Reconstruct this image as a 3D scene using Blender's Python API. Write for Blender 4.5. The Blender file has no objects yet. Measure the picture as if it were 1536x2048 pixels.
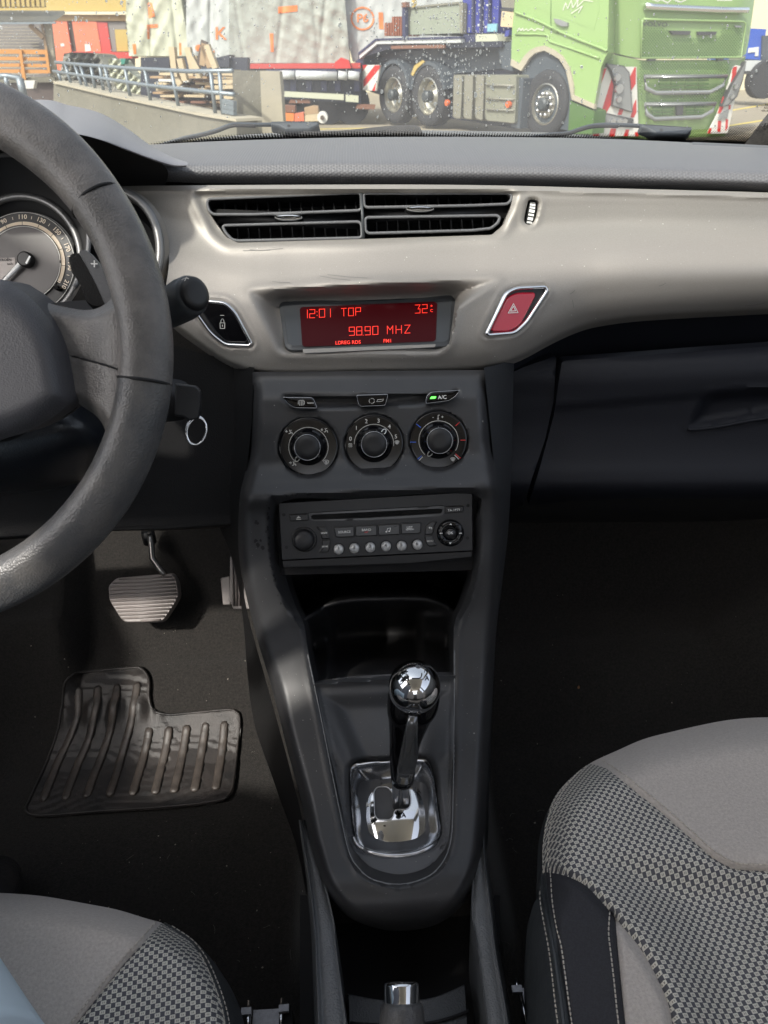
import bpy, math, random
import numpy as np
from mathutils import Vector, Matrix
from mathutils.geometry import delaunay_2d_cdt
random.seed(7); RNG = np.random.default_rng(7)
scene = bpy.context.scene
COL = scene.collection

# ------------------------------------------------------------------ camera, world, sun, exposure
FPX = 1420.0
EYE = np.array([0.0, 0.0, 1.1])
PITCH, ROLL, YAW, TILT = math.radians(32), math.radians(3), math.radians(.3), math.radians(-2.3)
def basis():
    F = np.array([math.sin(YAW)*math.cos(PITCH), math.cos(YAW)*math.cos(PITCH), -math.sin(PITCH)])
    R0 = np.array([math.cos(YAW), -math.sin(YAW), 0.0]); U0 = np.cross(R0, F)
    return F, math.cos(ROLL)*R0-math.sin(ROLL)*U0, math.cos(ROLL)*U0+math.sin(ROLL)*R0
CARM = Matrix.Translation(EYE.tolist()) @ Matrix.Rotation(TILT, 4, 'Y') @ Matrix.Translation((-EYE).tolist())
R3 = np.array(Matrix.Rotation(TILT, 3, 'Y'))
BAS = {'car': basis()}
BAS['world'] = tuple(R3 @ b for b in BAS['car'])
FRAME = 'car'
cam_d = bpy.data.cameras.new('camera'); cam = bpy.data.objects.new('camera', cam_d); COL.objects.link(cam)
F_, R_, U_ = BAS['world']
cam.matrix_world = Matrix(((R_[0], U_[0], -F_[0], EYE[0]), (R_[1], U_[1], -F_[1], EYE[1]), (R_[2], U_[2], -F_[2], EYE[2]), (0, 0, 0, 1)))
cam_d.sensor_fit = 'VERTICAL'; cam_d.lens = 6.8; cam_d.sensor_height = 6.8*2048/FPX; cam_d.sensor_width = 6.8*1536/FPX
cam_d.clip_start = .02; cam_d.clip_end = 600
cam_d.dof.use_dof = True; cam_d.dof.focus_distance = .72; cam_d.dof.aperture_fstop = 4.5
scene.camera = cam
SUN_EL, SUN_AZ = math.radians(45), math.radians(-140)      # azimuth from +Y towards +X
world = bpy.data.worlds.new('World'); scene.world = world; world.use_nodes = True
wn = world.node_tree; bg = wn.nodes['Background']
sky = wn.nodes.new('ShaderNodeTexSky'); sky.sky_type = 'NISHITA'; sky.sun_disc = False
sky.sun_elevation = SUN_EL; sky.sun_rotation = SUN_AZ; sky.air_density = 1.0; sky.dust_density = 3.5; sky.ozone_density = 1.0
hsv = wn.nodes.new('ShaderNodeHueSaturation'); hsv.inputs['Saturation'].default_value = .45; wn.links.new(sky.outputs[0], hsv.inputs['Color']); wn.links.new(hsv.outputs[0], bg.inputs[0]); bg.inputs[1].default_value = .15
sd_ = bpy.data.lights.new('sun', 'SUN'); sd_.energy = 2.2; sd_.angle = math.radians(2.5); sd_.color = (1, .95, .87)
sun = bpy.data.objects.new('sun', sd_); COL.objects.link(sun)
sdir = Vector((math.sin(SUN_AZ)*math.cos(SUN_EL), math.cos(SUN_AZ)*math.cos(SUN_EL), math.sin(SUN_EL)))
sun.rotation_euler = sdir.to_track_quat('Z', 'Y').to_euler()
scene.view_settings.view_transform = 'Standard'; scene.view_settings.look = 'None'
scene.view_settings.exposure = 1.1; scene.view_settings.gamma = 1.0
scene.cycles.use_denoising = True
scene.cycles.max_bounces = 8; scene.cycles.diffuse_bounces = 5; scene.cycles.glossy_bounces = 4; scene.cycles.transparent_max_bounces = 12
scene.cycles.sample_clamp_indirect = 6.0

# ------------------------------------------------------------------ rays and surfaces
def A(x): return np.atleast_1d(np.asarray(x, float))
def ray(px, py, fr=None):
    F, R, U = BAS[fr or FRAME]
    px, py = A(px), A(py)
    return F + np.outer((px-768)/FPX, R) - np.outer((py-1024)/FPX, U)
def P(px, py, Y):
    d = ray(px, py); return EYE + d*(A(Y)/d[:, 1])[:, None]
def PZ(px, py, Z):
    d = ray(px, py); return EYE + d*((A(Z)-EYE[2])/d[:, 2])[:, None]
class Plane:
    def __init__(s, p, n):
        s.p = np.asarray(p, float).reshape(3); n = np.asarray(n, float); n = n/np.linalg.norm(n)
        if n @ (EYE-s.p) < 0: n = -n
        s.n = n; s.fr = FRAME
    def __call__(s, px, py, lift=0.0):
        d = ray(px, py, s.fr); t = ((s.p+s.n*0-EYE) @ s.n)/(d @ s.n)
        return EYE + d*t[:, None] + s.n*np.asarray(lift).reshape(-1, 1)
    def off(s, h): q = Plane.__new__(Plane); q.p = s.p+s.n*h; q.n = s.n; q.fr = s.fr; return q
def plane3(a, b, c):
    a, b, c = [np.asarray(x).reshape(3) for x in (a, b, c)]
    return Plane(a, np.cross(b-a, c-a))
class Depth:
    def __init__(s, f, zmode=False): s.f = f; s.fr = FRAME; s.z = zmode
    def __call__(s, px, py, lift=0.0):
        d = ray(px, py, s.fr); v = s.f(A(px), A(py))
        t = (v-EYE[2])/d[:, 2] if s.z else v/d[:, 1]
        L = np.linalg.norm(d, axis=1)
        return EYE + d*(t - np.asarray(lift)/L)[:, None]
class Ball:
    def __init__(s, c, r): s.c = np.asarray(c).reshape(3); s.r = r; s.fr = FRAME
    def __call__(s, px, py, lift=0.0):
        d = ray(px, py, s.fr); d = d/np.linalg.norm(d, axis=1)[:, None]; oc = EYE-s.c; r = s.r+np.max(lift)
        b = d @ oc; disc = np.maximum(b*b-(oc @ oc-r*r), 0)
        return EYE + d*(-b-np.sqrt(disc))[:, None]
def cr(pts, n=8, closed=False):
    p = np.asarray(pts, float); N = len(p); out = []
    rng = range(N if closed else N-1)
    for i in rng:
        if closed: a, b, c, d = p[(i-1) % N], p[i], p[(i+1) % N], p[(i+2) % N]
        else: a, b, c, d = p[max(i-1, 0)], p[i], p[i+1], p[min(i+2, N-1)]
        for k in range(n):
            t = k/n
            out.append(.5*((2*b)+(c-a)*t+(2*a-5*b+4*c-d)*t*t+(3*b-a-3*c+d)*t**3))
    if not closed: out.append(p[-1])
    return np.array(out)
def rnd(pts, r, n=5):
    """polygon with rounded corners"""
    p = np.asarray(pts, float); N = len(p); out = []
    for i in range(N):
        a, b, c = p[i-1], p[i], p[(i+1) % N]
        u = (a-b); v = (c-b); lu, lv = np.linalg.norm(u), np.linalg.norm(v)
        q = min(r, lu*.45, lv*.45); s, e = b+u/lu*q, b+v/lv*q
        for k in range(n+1):
            t = k/n; out.append((1-t)**2*s+2*t*(1-t)*b+t*t*e)
    return np.array(out)
def ell(cx, cy, rx, ry=None, n=40, rot=0, a0=0, a1=360):
    ry = rx if ry is None else ry
    full = abs(a1-a0) >= 360
    t = np.radians(np.linspace(a0, a1, n, endpoint=not full)); x, y = rx*np.cos(t), ry*np.sin(t); c, s = math.cos(math.radians(rot)), math.sin(math.radians(rot))
    return np.stack([cx+x*c-y*s, cy+x*s+y*c], 1)
def area(p): x, y = p[:, 0], p[:, 1]; return .5*np.sum(x*np.roll(y, -1)-y*np.roll(x, -1))
def inset(p, d):
    p = np.asarray(p, float); s = 1 if area(p) > 0 else -1
    e = np.roll(p, -1, 0)-p; e /= np.maximum(np.linalg.norm(e, axis=1), 1e-9)[:, None]
    nn = np.stack([-e[:, 1], e[:, 0]], 1)*s
    v = nn+np.roll(nn, 1, 0); v /= np.maximum(np.linalg.norm(v, axis=1), .3)[:, None]
    return p+v*d
def inside(poly, x, y):
    r = np.zeros(len(x), bool); N = len(poly)
    for i in range(N):
        x1, y1 = poly[i]; x2, y2 = poly[i-1]
        if y1 == y2: continue
        c = ((y1 > y) != (y2 > y)) & (x < (x2-x1)*(y-y1)/(y2-y1)+x1); r ^= c
    return r
def sd(poly, x, y):
    """signed distance in px, positive inside"""
    x, y = A(x), A(y); d = np.full(len(x), 1e9); p = np.asarray(poly, float)
    q = np.roll(p, -1, 0)
    for a, b in zip(p, q):
        ex, ey = b-a; L = ex*ex+ey*ey+1e-12
        t = np.clip(((x-a[0])*ex+(y-a[1])*ey)/L, 0, 1)
        d = np.minimum(d, (x-a[0]-t*ex)**2+(y-a[1]-t*ey)**2)
    d = np.sqrt(d); return np.where(inside(p, x, y), d, -d)
def ld(line, x, y):
    d = np.full(len(x), 1e9); p = np.asarray(line, float)
    for a, b in zip(p[:-1], p[1:]):
        ex, ey = b-a; L = ex*ex+ey*ey+1e-12
        t = np.clip(((x-a[0])*ex+(y-a[1])*ey)/L, 0, 1)
        d = np.minimum(d, (x-a[0]-t*ex)**2+(y-a[1]-t*ey)**2)
    return np.sqrt(d)
def ss(a, b, x): t = np.clip((x-a)/(b-a), 0, 1); return t*t*(3-2*t)
def curve1(xk, yk, x):
    xk = np.asarray(xk, float); yk = np.asarray(yk, float); x = A(x)
    m = np.gradient(yk, xk); i = np.clip(np.searchsorted(xk, x)-1, 0, len(xk)-2)
    h = xk[i+1]-xk[i]; t = np.clip((x-xk[i])/h, 0, 1)
    return (2*t**3-3*t**2+1)*yk[i]+(t**3-2*t**2+t)*h*m[i]+(-2*t**3+3*t**2)*yk[i+1]+(t**3-t**2)*h*m[i+1]
def table(xs, vs, T):
    T = np.asarray(T, float)     # T[v][x]
    xs = np.asarray(xs, float)
    def f(x, v):
        x = A(x); v = A(v); cols = np.stack([curve1(vs, T[:, j], v) for j in range(len(xs))], 1)
        i = np.clip(np.searchsorted(xs, x)-1, 0, len(xs)-2); t = np.clip((x-xs[i])/(xs[i+1]-xs[i]), 0, 1); t = t*t*(3-2*t)
        k = np.arange(len(x)); return cols[k, i]*(1-t)+cols[k, i+1]*t
    return f

# ------------------------------------------------------------------ meshes
def patch(poly, surf, step=8, holes=(), rim=None):
    poly = np.asarray(poly, float); loops = [poly]+[np.asarray(h, float) for h in holes]
    pts, edges = [], []
    for L in loops:
        M = []
        for a, b in zip(L, np.roll(L, -1, 0)):
            n = max(1, int(np.linalg.norm(b-a)//(step*1.3)))
            for k in range(n): M.append(a+(b-a)*k/n)
        s = len(pts); pts += M; edges += [(s+i, s+(i+1) % len(M)) for i in range(len(M))]
    lo, hi = poly.min(0), poly.max(0)
    gx = np.arange(lo[0], hi[0], step); gy = np.arange(lo[1], hi[1], step*.87)
    X, Y = np.meshgrid(gx, gy); X = X+(np.arange(len(gy)) % 2)[:, None]*step*.5; X, Y = X.ravel(), Y.ravel()
    m = sd(poly, X, Y) > step*.45
    for h in loops[1:]: m &= sd(h, X, Y) < -step*.45
    pts += list(np.stack([X[m], Y[m]], 1))
    r = delaunay_2d_cdt([Vector(p) for p in pts], edges, [], 0, 1e-6)
    v2 = np.array([tuple(v) for v in r[0]]); f = np.array([t for t in r[2] if len(t) == 3])
    c = v2[f].mean(1); k = inside(poly, c[:, 0], c[:, 1])
    for h in loops[1:]: k &= ~inside(h, c[:, 0], c[:, 1])
    f = f[k]; V = surf(v2[:, 0], v2[:, 1])
    used = np.unique(f); remap = -np.ones(len(V), int); remap[used] = np.arange(len(used))
    V = V[used]; f = remap[f]
    V = list(map(tuple, V)); Fc = [tuple(t) for t in f.tolist()]
    if rim is not None:
        rim = np.asarray(rim, float); cnt = {}
        for t in Fc:
            for a, b in ((t[0], t[1]), (t[1], t[2]), (t[2], t[0])):
                if (b, a) in cnt: del cnt[(b, a)]
                else: cnt[(a, b)] = 1
        mp = {}
        for a, b in cnt:
            for q in (a, b):
                if q not in mp:
                    mp[q] = len(V); V.append(V[q]); V.append(tuple(np.array(V[q])+rim))
        for a, b in cnt: Fc.append((mp[b], mp[a], mp[a]+1, mp[b]+1))
    return V, Fc
def loft(rows, nu=6, nv=6, closed=False):
    """rows of 3D points; smooth both ways"""
    R = [cr(r, nu, closed) for r in rows]; R = np.array(R)
    n, m = R.shape[:2]
    G = cr(R.reshape(n, -1), nv).reshape(-1, m, 3) if n > 1 and nv > 1 else R
    n = len(G); V = list(map(tuple, G.reshape(-1, 3))); Fc = []
    mm = m if closed else m-1
    for i in range(n-1):
        for j in range(mm):
            Fc.append((i*m+j, i*m+(j+1) % m, (i+1)*m+(j+1) % m, (i+1)*m+j))
    return V, Fc
def Lrows(rows, **k): return loft([np.concatenate([P(a[0], a[1], a[2]) for a in r]) for r in rows], **k)
def Zrows(rows, **k): return loft([np.concatenate([PZ(a[0], a[1], a[2]) for a in r]) for r in rows], **k)
def loops(LL, cap0=False, cap1=True):
    n = len(LL[0]); V = []; Fc = []
    for L in LL: V += list(map(tuple, np.asarray(L)))
    for i in range(len(LL)-1):
        for j in range(n): Fc.append((i*n+j, i*n+(j+1) % n, (i+1)*n+(j+1) % n, (i+1)*n+j))
    if cap1:
        b = (len(LL)-1)*n; s = len(V); V += V[b:b+n]; Fc.append(tuple(range(s, s+n)))
    if cap0:
        s = len(V); V += V[0:n]; Fc.append(tuple(range(s, s+n))[::-1])
    return V, Fc
def plate(poly, surf, levels, cap=True):
    """levels: (inset px, height m) from the base outwards"""
    return loops([surf(*inset(poly, d).T, lift=h) for d, h in levels], cap1=cap)
def tube(pts, r, n=8, closed=False, caps=True, flat=1.0, up=None):
    p = np.asarray(pts, float); N = len(p); r = np.broadcast_to(np.asarray(r, float), (N,))
    if closed: t = np.roll(p, -1, 0)-np.roll(p, 1, 0)
    else: t = np.gradient(p, axis=0)
    t /= np.linalg.norm(t, axis=1)[:, None]+1e-12
    u = np.array(up, float) if up is not None else np.array([0, 0, 1.0])
    if up is None and abs(t[0] @ u) > .9: u = np.array([0, 1.0, 0])
    V, Fc = [], []
    for i in range(N):
        a = u-t[i]*(u @ t[i]); a /= np.linalg.norm(a)+1e-12; b = np.cross(t[i], a)
        if up is None: u = a
        for k in range(n):
            q = 2*math.pi*k/n; V.append(tuple(p[i]+r[i]*(math.cos(q)*a*flat+math.sin(q)*b)))
    for i in range(N if closed else N-1):
        j = (i+1) % N
        for k in range(n): Fc.append((i*n+k, i*n+(k+1) % n, j*n+(k+1) % n, j*n+k))
    if caps and not closed: Fc += [tuple(range(n))[::-1], tuple(range((N-1)*n, N*n))]
    return V, Fc
def prism(front, vec):
    f = np.asarray(front, float); n = len(f); b = f+np.asarray(vec, float)
    V = list(map(tuple, f))+list(map(tuple, b)); Fc = [tuple(range(n)), tuple(range(2*n-1, n-1, -1))]
    for i in range(n): Fc.append((i, n+i, n+(i+1) % n, (i+1) % n))
    return V, Fc
def box(c, s, ang=0.0):
    c = np.asarray(c, float); h = np.asarray(s, float)/2; V = []
    for x, y, z in ((-1,-1,-1),(1,-1,-1),(1,1,-1),(-1,1,-1),(-1,-1,1),(1,-1,1),(1,1,1),(-1,1,1)):
        X, Y = x*h[0], y*h[1]; V.append((c[0]+X*math.cos(ang)-Y*math.sin(ang), c[1]+X*math.sin(ang)+Y*math.cos(ang), c[2]+z*h[2]))
    return V, [(0,3,2,1),(4,5,6,7),(0,1,5,4),(1,2,6,5),(2,3,7,6),(3,0,4,7)]
def bar(a, b, w, h, up=(0, 0, 1)):
    a, b = np.asarray(a, float).reshape(3), np.asarray(b, float).reshape(3); t = b-a; t /= np.linalg.norm(t)
    s = np.cross(t, up); s /= np.linalg.norm(s); u = np.cross(s, t)
    q = [s*x*w/2+u*y*h/2 for x, y in ((-1,-1),(1,-1),(1,1),(-1,1))]
    return prism([a+k for k in q], b-a)
def join(ms):
    V, Fc = [], []
    for v, f in ms:
        s = len(V); V += list(v); Fc += [tuple(i+s for i in t) for t in f]
    return V, Fc
def ribbon(polys, w, surf, lift=.0005):
    V, Fc = [], []
    for pl in polys:
        pl = np.asarray(pl, float)
        for a, b in zip(pl[:-1], pl[1:]):
            t = (b-a)/(np.linalg.norm(b-a)+1e-9); n = np.array([-t[1], t[0]])*w/2; a2, b2 = a-t*w*.35, b+t*w*.35
            q = np.array([a2-n, b2-n, b2+n, a2+n]); s = len(V); V += list(map(tuple, surf(q[:, 0], q[:, 1], lift=lift))); Fc.append((s, s+1, s+2, s+3))
    return V, Fc
_tc = {}
def tmesh(s):
    if s not in _tc:
        cu = bpy.data.curves.new('t', 'FONT'); cu.body = s; cu.size = 1; cu.align_x = 'CENTER'; cu.align_y = 'CENTER'; cu.resolution_u = 3; cu.offset = .014
        o = bpy.data.objects.new('t', cu); COL.objects.link(o); bpy.context.view_layer.update()
        me = bpy.data.meshes.new_from_object(o.evaluated_get(bpy.context.evaluated_depsgraph_get()))
        _tc[s] = (np.array([v.co[:2] for v in me.vertices]).reshape(-1, 2), [tuple(p.vertices) for p in me.polygons])
        bpy.data.objects.remove(o); bpy.data.curves.remove(cu); bpy.data.meshes.remove(me)
    return _tc[s]
def text(s, px, py, size, surf, rot=0, lift=.0005, sx=1.0, bold=0, shear=0):
    v, f = tmesh(s); c, q = math.cos(math.radians(rot)), math.sin(math.radians(rot))
    x, y = (v[:, 0]*sx+v[:, 1]*shear)*size, -v[:, 1]*size
    return list(map(tuple, surf(px+x*c-y*q, py+x*q+y*c, lift=lift))), f

# ------------------------------------------------------------------ objects
BASE = {}
def fm(): return CARM if FRAME == 'car' else Matrix.Identity(4)
def props(o, label=None, cat=None, group=None, kind=None):
    if label: o['label'] = label
    if cat: o['category'] = cat
    if group: o['group'] = group
    if kind: o['kind'] = kind
    return o
def thing(name, label, cat, base, group=None, kind=None):
    b = np.asarray(base, float).reshape(3)
    o = bpy.data.objects.new(name, None); o.empty_display_size = .05; COL.objects.link(o)
    o.matrix_world = fm() @ Matrix.Translation(b.tolist()); BASE[o.name] = b
    return props(o, label, cat, group, kind)
def mk(name, vf, mat, parent=None, smooth=True, label=None, cat=None, group=None, kind=None, uv=None, sharp=None):
    V, Fc = vf; V = np.asarray(V, float).reshape(-1, 3)
    me = bpy.data.meshes.new(name)
    if parent is not None: b = BASE[parent.name]
    else: b = np.array([(V[:, 0].min()+V[:, 0].max())/2, (V[:, 1].min()+V[:, 1].max())/2, V[:, 2].min()])
    me.from_pydata((V-b).tolist(), [], Fc)
    me.validate()
    if smooth:
        me.shade_smooth()
        if sharp is not None: me.set_sharp_from_angle(angle=math.radians(sharp))
    if mat is not None: me.materials.append(mat)
    o = bpy.data.objects.new(name, me); COL.objects.link(o); BASE[o.name] = b
    if parent is not None: o.parent = parent
    else: o.matrix_world = fm() @ Matrix.Translation(b.tolist())
    return props(o, label, cat, group, kind)
def copy_tree(o, parent=None):
    c = o.copy(); COL.objects.link(c); BASE[c.name] = BASE.get(o.name)
    if parent is not None: c.parent = parent
    for ch in list(o.children): copy_tree(ch, c)
    return c

# ------------------------------------------------------------------ materials
def mat(name, col, rough=.5, metal=0.0, bump=None, coat=0.0, var=None, spec=.5, emit=None, sheen=0, alpha=None):
    m = bpy.data.materials.new(name); m.use_nodes = True; n = m.node_tree.nodes; l = m.node_tree.links
    b = n['Principled BSDF']; b.inputs['Base Color'].default_value = (*col, 1); b.inputs['Roughness'].default_value = rough; b.inputs['Metallic'].default_value = metal
    b.inputs['Specular IOR Level'].default_value = spec
    if coat: b.inputs['Coat Weight'].default_value = coat; b.inputs['Coat Roughness'].default_value = .05
    if sheen: b.inputs['Sheen Weight'].default_value = sheen
    if emit: b.inputs['Emission Color'].default_value = (*emit[0], 1); b.inputs['Emission Strength'].default_value = emit[1]
    tc = n.new('ShaderNodeTexCoord')
    if var:      # (scale, amount, second colour)
        t = n.new('ShaderNodeTexNoise'); t.inputs['Scale'].default_value = var[0]; t.inputs['Detail'].default_value = 5; t.inputs['Roughness'].default_value = .65
        l.new(tc.outputs['Object'], t.inputs['Vector'])
        r = n.new('ShaderNodeValToRGB'); r.color_ramp.elements[0].position = .5-var[1]; r.color_ramp.elements[1].position = .5+var[1]
        r.color_ramp.elements[0].color = (*col, 1); r.color_ramp.elements[1].color = (*var[2], 1)
        l.new(t.outputs[0], r.inputs[0]); l.new(r.outputs[0], b.inputs['Base Color'])
    if bump:
        bs = bump if isinstance(bump, list) else [bump]; prev = None
        for kind, sc, st, *_ in bs:
            if kind == 'grain': t = n.new('ShaderNodeTexVoronoi'); t.feature = 'DISTANCE_TO_EDGE' if len(_) else 'F1'
            else: t = n.new('ShaderNodeTexNoise'); t.inputs['Detail'].default_value = 4
            t.inputs['Scale'].default_value = sc; l.new(tc.outputs['Object'], t.inputs['Vector'])
            bp = n.new('ShaderNodeBump'); bp.inputs['Strength'].default_value = st; bp.inputs['Distance'].default_value = .32/sc
            l.new(t.outputs[0], bp.inputs['Height'])
            if prev: l.new(prev.outputs[0], bp.inputs['Normal'])
            prev = bp
        l.new(prev.outputs[0], b.inputs['Normal'])
    return m
M = {}
M['trim'] = mat('satin_silver_paint', (.265, .248, .226), .50, .35, [('noise', 2200, .35)], var=(900, .2, (.31, .291, .266)))
M['pad'] = None
M['soft'] = mat('soft_grey_plastic', (.11, .112, .118), .55, 0, [('grain', 900, .5)])
M['hood'] = mat('hood_plastic', (.20, .20, .22), .5, 0, [('grain', 1100, .5)])
M['black'] = mat('black_plastic', (.012, .012, .013), .45)
M['tray'] = mat('tray_plastic', (.032, .032, .034), .42, 0, [('grain', 1200, .3)])
M['deep'] = mat('matt_black', (.006, .006, .007), .8)
M['gloss'] = mat('gloss_black', (.004, .004, .005), .10, 0, spec=.45)
M['satin'] = mat('satin_console_paint', (.042, .0425, .0445), .42, .0, [('noise', 2500, .3)], spec=.5, var=(14, .25, (.028, .028, .030)))
M['slate'] = mat('slate_plastic', (.050, .055, .060), .42, 0, [('grain', 1500, .25)])
M['console'] = mat('grained_console_plastic', (.038, .04, .043), .42, 0, [('grain', 700, .7)])
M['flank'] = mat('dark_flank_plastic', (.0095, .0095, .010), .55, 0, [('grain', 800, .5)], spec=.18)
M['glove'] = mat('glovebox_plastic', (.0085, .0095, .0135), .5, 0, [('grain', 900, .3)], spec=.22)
M['inner'] = mat('gear_panel_plastic', (.085, .087, .093), .42, 0, [('grain', 1800, .35)], var=(60, .3, (.076, .078, .083)))
M['bezel'] = mat('dark_satin_metal', (.20, .20, .20), .4, .6)
M['rail'] = mat('grained_rail_plastic', (.13, .135, .14), .42, 0, [('grain', 600, 1.0)])
M['ridge'] = mat('grip_ridge_gloss', (.20, .205, .21), .16, .7, spec=.8)
M['edge'] = mat('painted_edge_highlight', (.16, .165, .17), .35)  # pale colour stands in for the highlight line along the console's inner edge
M['cap'] = mat('silver_button_cap', (.62, .62, .61), .32, .35)
M['chrome'] = mat('chrome', (.78, .79, .80), .06, 1.0)
M['dullchrome'] = mat('satin_chrome', (.45, .46, .48), .22, 1.0, var=(300, .3, (.36, .37, .39)))
M['alu'] = mat('brushed_aluminium', (.66, .66, .67), .28, 1.0, [('noise', 900, .2)])
M['steel'] = mat('steel', (.42, .40, .38), .3, .9, [('noise', 400, .3)])
M['wheel'] = mat('steering_wheel_plastic', (.092, .088, .085), .38, 0, [('grain', 760, .5), ('noise', 90, .1)], var=(38, .13, (.155, .145, .138)))
M['leather'] = mat('wheel_rim_leather', (.066, .067, .070), .36, 0, [('grain', 740, .6), ('noise', 70, .12)], var=(40, .16, (.11, .105, .10)))
M['airbag'] = mat('airbag_cover', (.06, .06, .067), .48, 0, [('grain', 900, .5)])
M['white'] = mat('white_print', (.88, .88, .86), .6)
M['dimwhite'] = mat('pale_print', (.60, .59, .56), .6)
M['redprint'] = mat('red_print', (.6, .03, .03), .5)
M['blueprint'] = mat('blue_print', (.03, .12, .6), .5)
M['carpet'] = mat('black_carpet', (.018, .0173, .0164), .95, 0, [('noise', 650, 1.0), ('grain', 900, 1.0)], var=(330, .16, (.034, .031, .0285)), spec=.1, sheen=.15)
M['mat'] = mat('rubber_heel_mat', (.015, .0145, .0145), .42, 0, [('grain', 900, .8)], var=(22, .16, (.040, .034, .031)))
M['rubber'] = mat('pedal_rubber', (.21, .185, .175), .42, 0, [('noise', 300, .3)])
M['red'] = mat('hazard_red', (.50, .012, .035), .25, 0, coat=.4)
M['led'] = mat('green_led', (.02, .3, .02), .4, emit=((.1, .9, .08), 1.6))
M['screen'] = mat('red_lcd', (.022, .002, .003), .45, spec=.12, emit=((.16, .002, .008), .07))
M['lcd'] = mat('lcd_segments', (.8, .05, .03), .4, emit=((1, .03, .015), .48))
M['suede'] = mat('grey_suede_fabric', (.45, .405, .37), .95, 0, [('noise', 900, 1.0), ('grain', 1400, .6)], var=(420, .16, (.57, .52, .475)), spec=.1, sheen=.3)
M['blackfab'] = mat('black_seat_fabric', (.040, .040, .044), .9, 0, [('grain', 1300, 1.0)], spec=.2, var=(900, .1, (.05, .05, .056)))
M['vinyl'] = mat('seat_vinyl', (.045, .049, .052), .42, 0, [('grain', 1000, .5), ('noise', 30, .2)])
M['thread'] = mat('cream_thread', (.62, .57, .50), .8)
M['jeans'] = mat('pale_blue_denim', (.72, .85, .93), .9, 0, [('noise', 1500, .6)])
M['shoe'] = mat('black_shoe', (.02, .02, .022), .4, 0, [('noise', 60, .6)])

def dotted(name, col, col2, pitch, axis=None):
    """moulded hexagonal dot grain on the dashboard top"""
    m = mat(name, col, .5); n = m.node_tree.nodes; l = m.node_tree.links; b = n['Principled BSDF']
    tc = n.new('ShaderNodeTexCoord'); uvn = n.new('ShaderNodeUVMap')
    sep = n.new('ShaderNodeSeparateXYZ'); l.new(tc.outputs['UV'], sep.inputs[0])
    def mth(op, a, bb=None):
        k = n.new('ShaderNodeMath'); k.operation = op
        for i, v in enumerate((a, bb)):
            if v is None: continue
            if isinstance(v, (int, float)): k.inputs[i].default_value = v
            else: l.new(v, k.inputs[i])
        return k.outputs[0]
    w = 2*math.pi/pitch
    a = mth('SINE', mth('MULTIPLY', sep.outputs[0], w)); c = mth('SINE', mth('MULTIPLY', mth('ADD', mth('MULTIPLY', sep.outputs[0], .5), mth('MULTIPLY', sep.outputs[1], .866)), w))
    d = mth('SINE', mth('MULTIPLY', mth('SUBTRACT', mth('MULTIPLY', sep.outputs[1], .866), mth('MULTIPLY', sep.outputs[0], .5)), w))
    h = mth('ADD', a, mth('SUBTRACT', c, d))
    bp = n.new('ShaderNodeBump'); bp.inputs['Strength'].default_value = .35; bp.inputs['Distance'].default_value = .0002; l.new(h, bp.inputs['Height']); l.new(bp.outputs[0], b.inputs['Normal'])
    r = n.new('ShaderNodeMapRange'); r.inputs[1].default_value = -2.6; r.inputs[2].default_value = 2.6; l.new(h, r.inputs[0])
    mx = n.new('ShaderNodeMix'); mx.data_type = 'RGBA'; mx.inputs[6].default_value = (*col, 1); mx.inputs[7].default_value = (*col2, 1); l.new(r.outputs[0], mx.inputs[0]); l.new(mx.outputs[2], b.inputs['Base Color'])
    return m
M['pad'] = dotted('dashboard_dot_grain', (.115, .115, .122), (.155, .155, .165), .0030)
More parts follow.
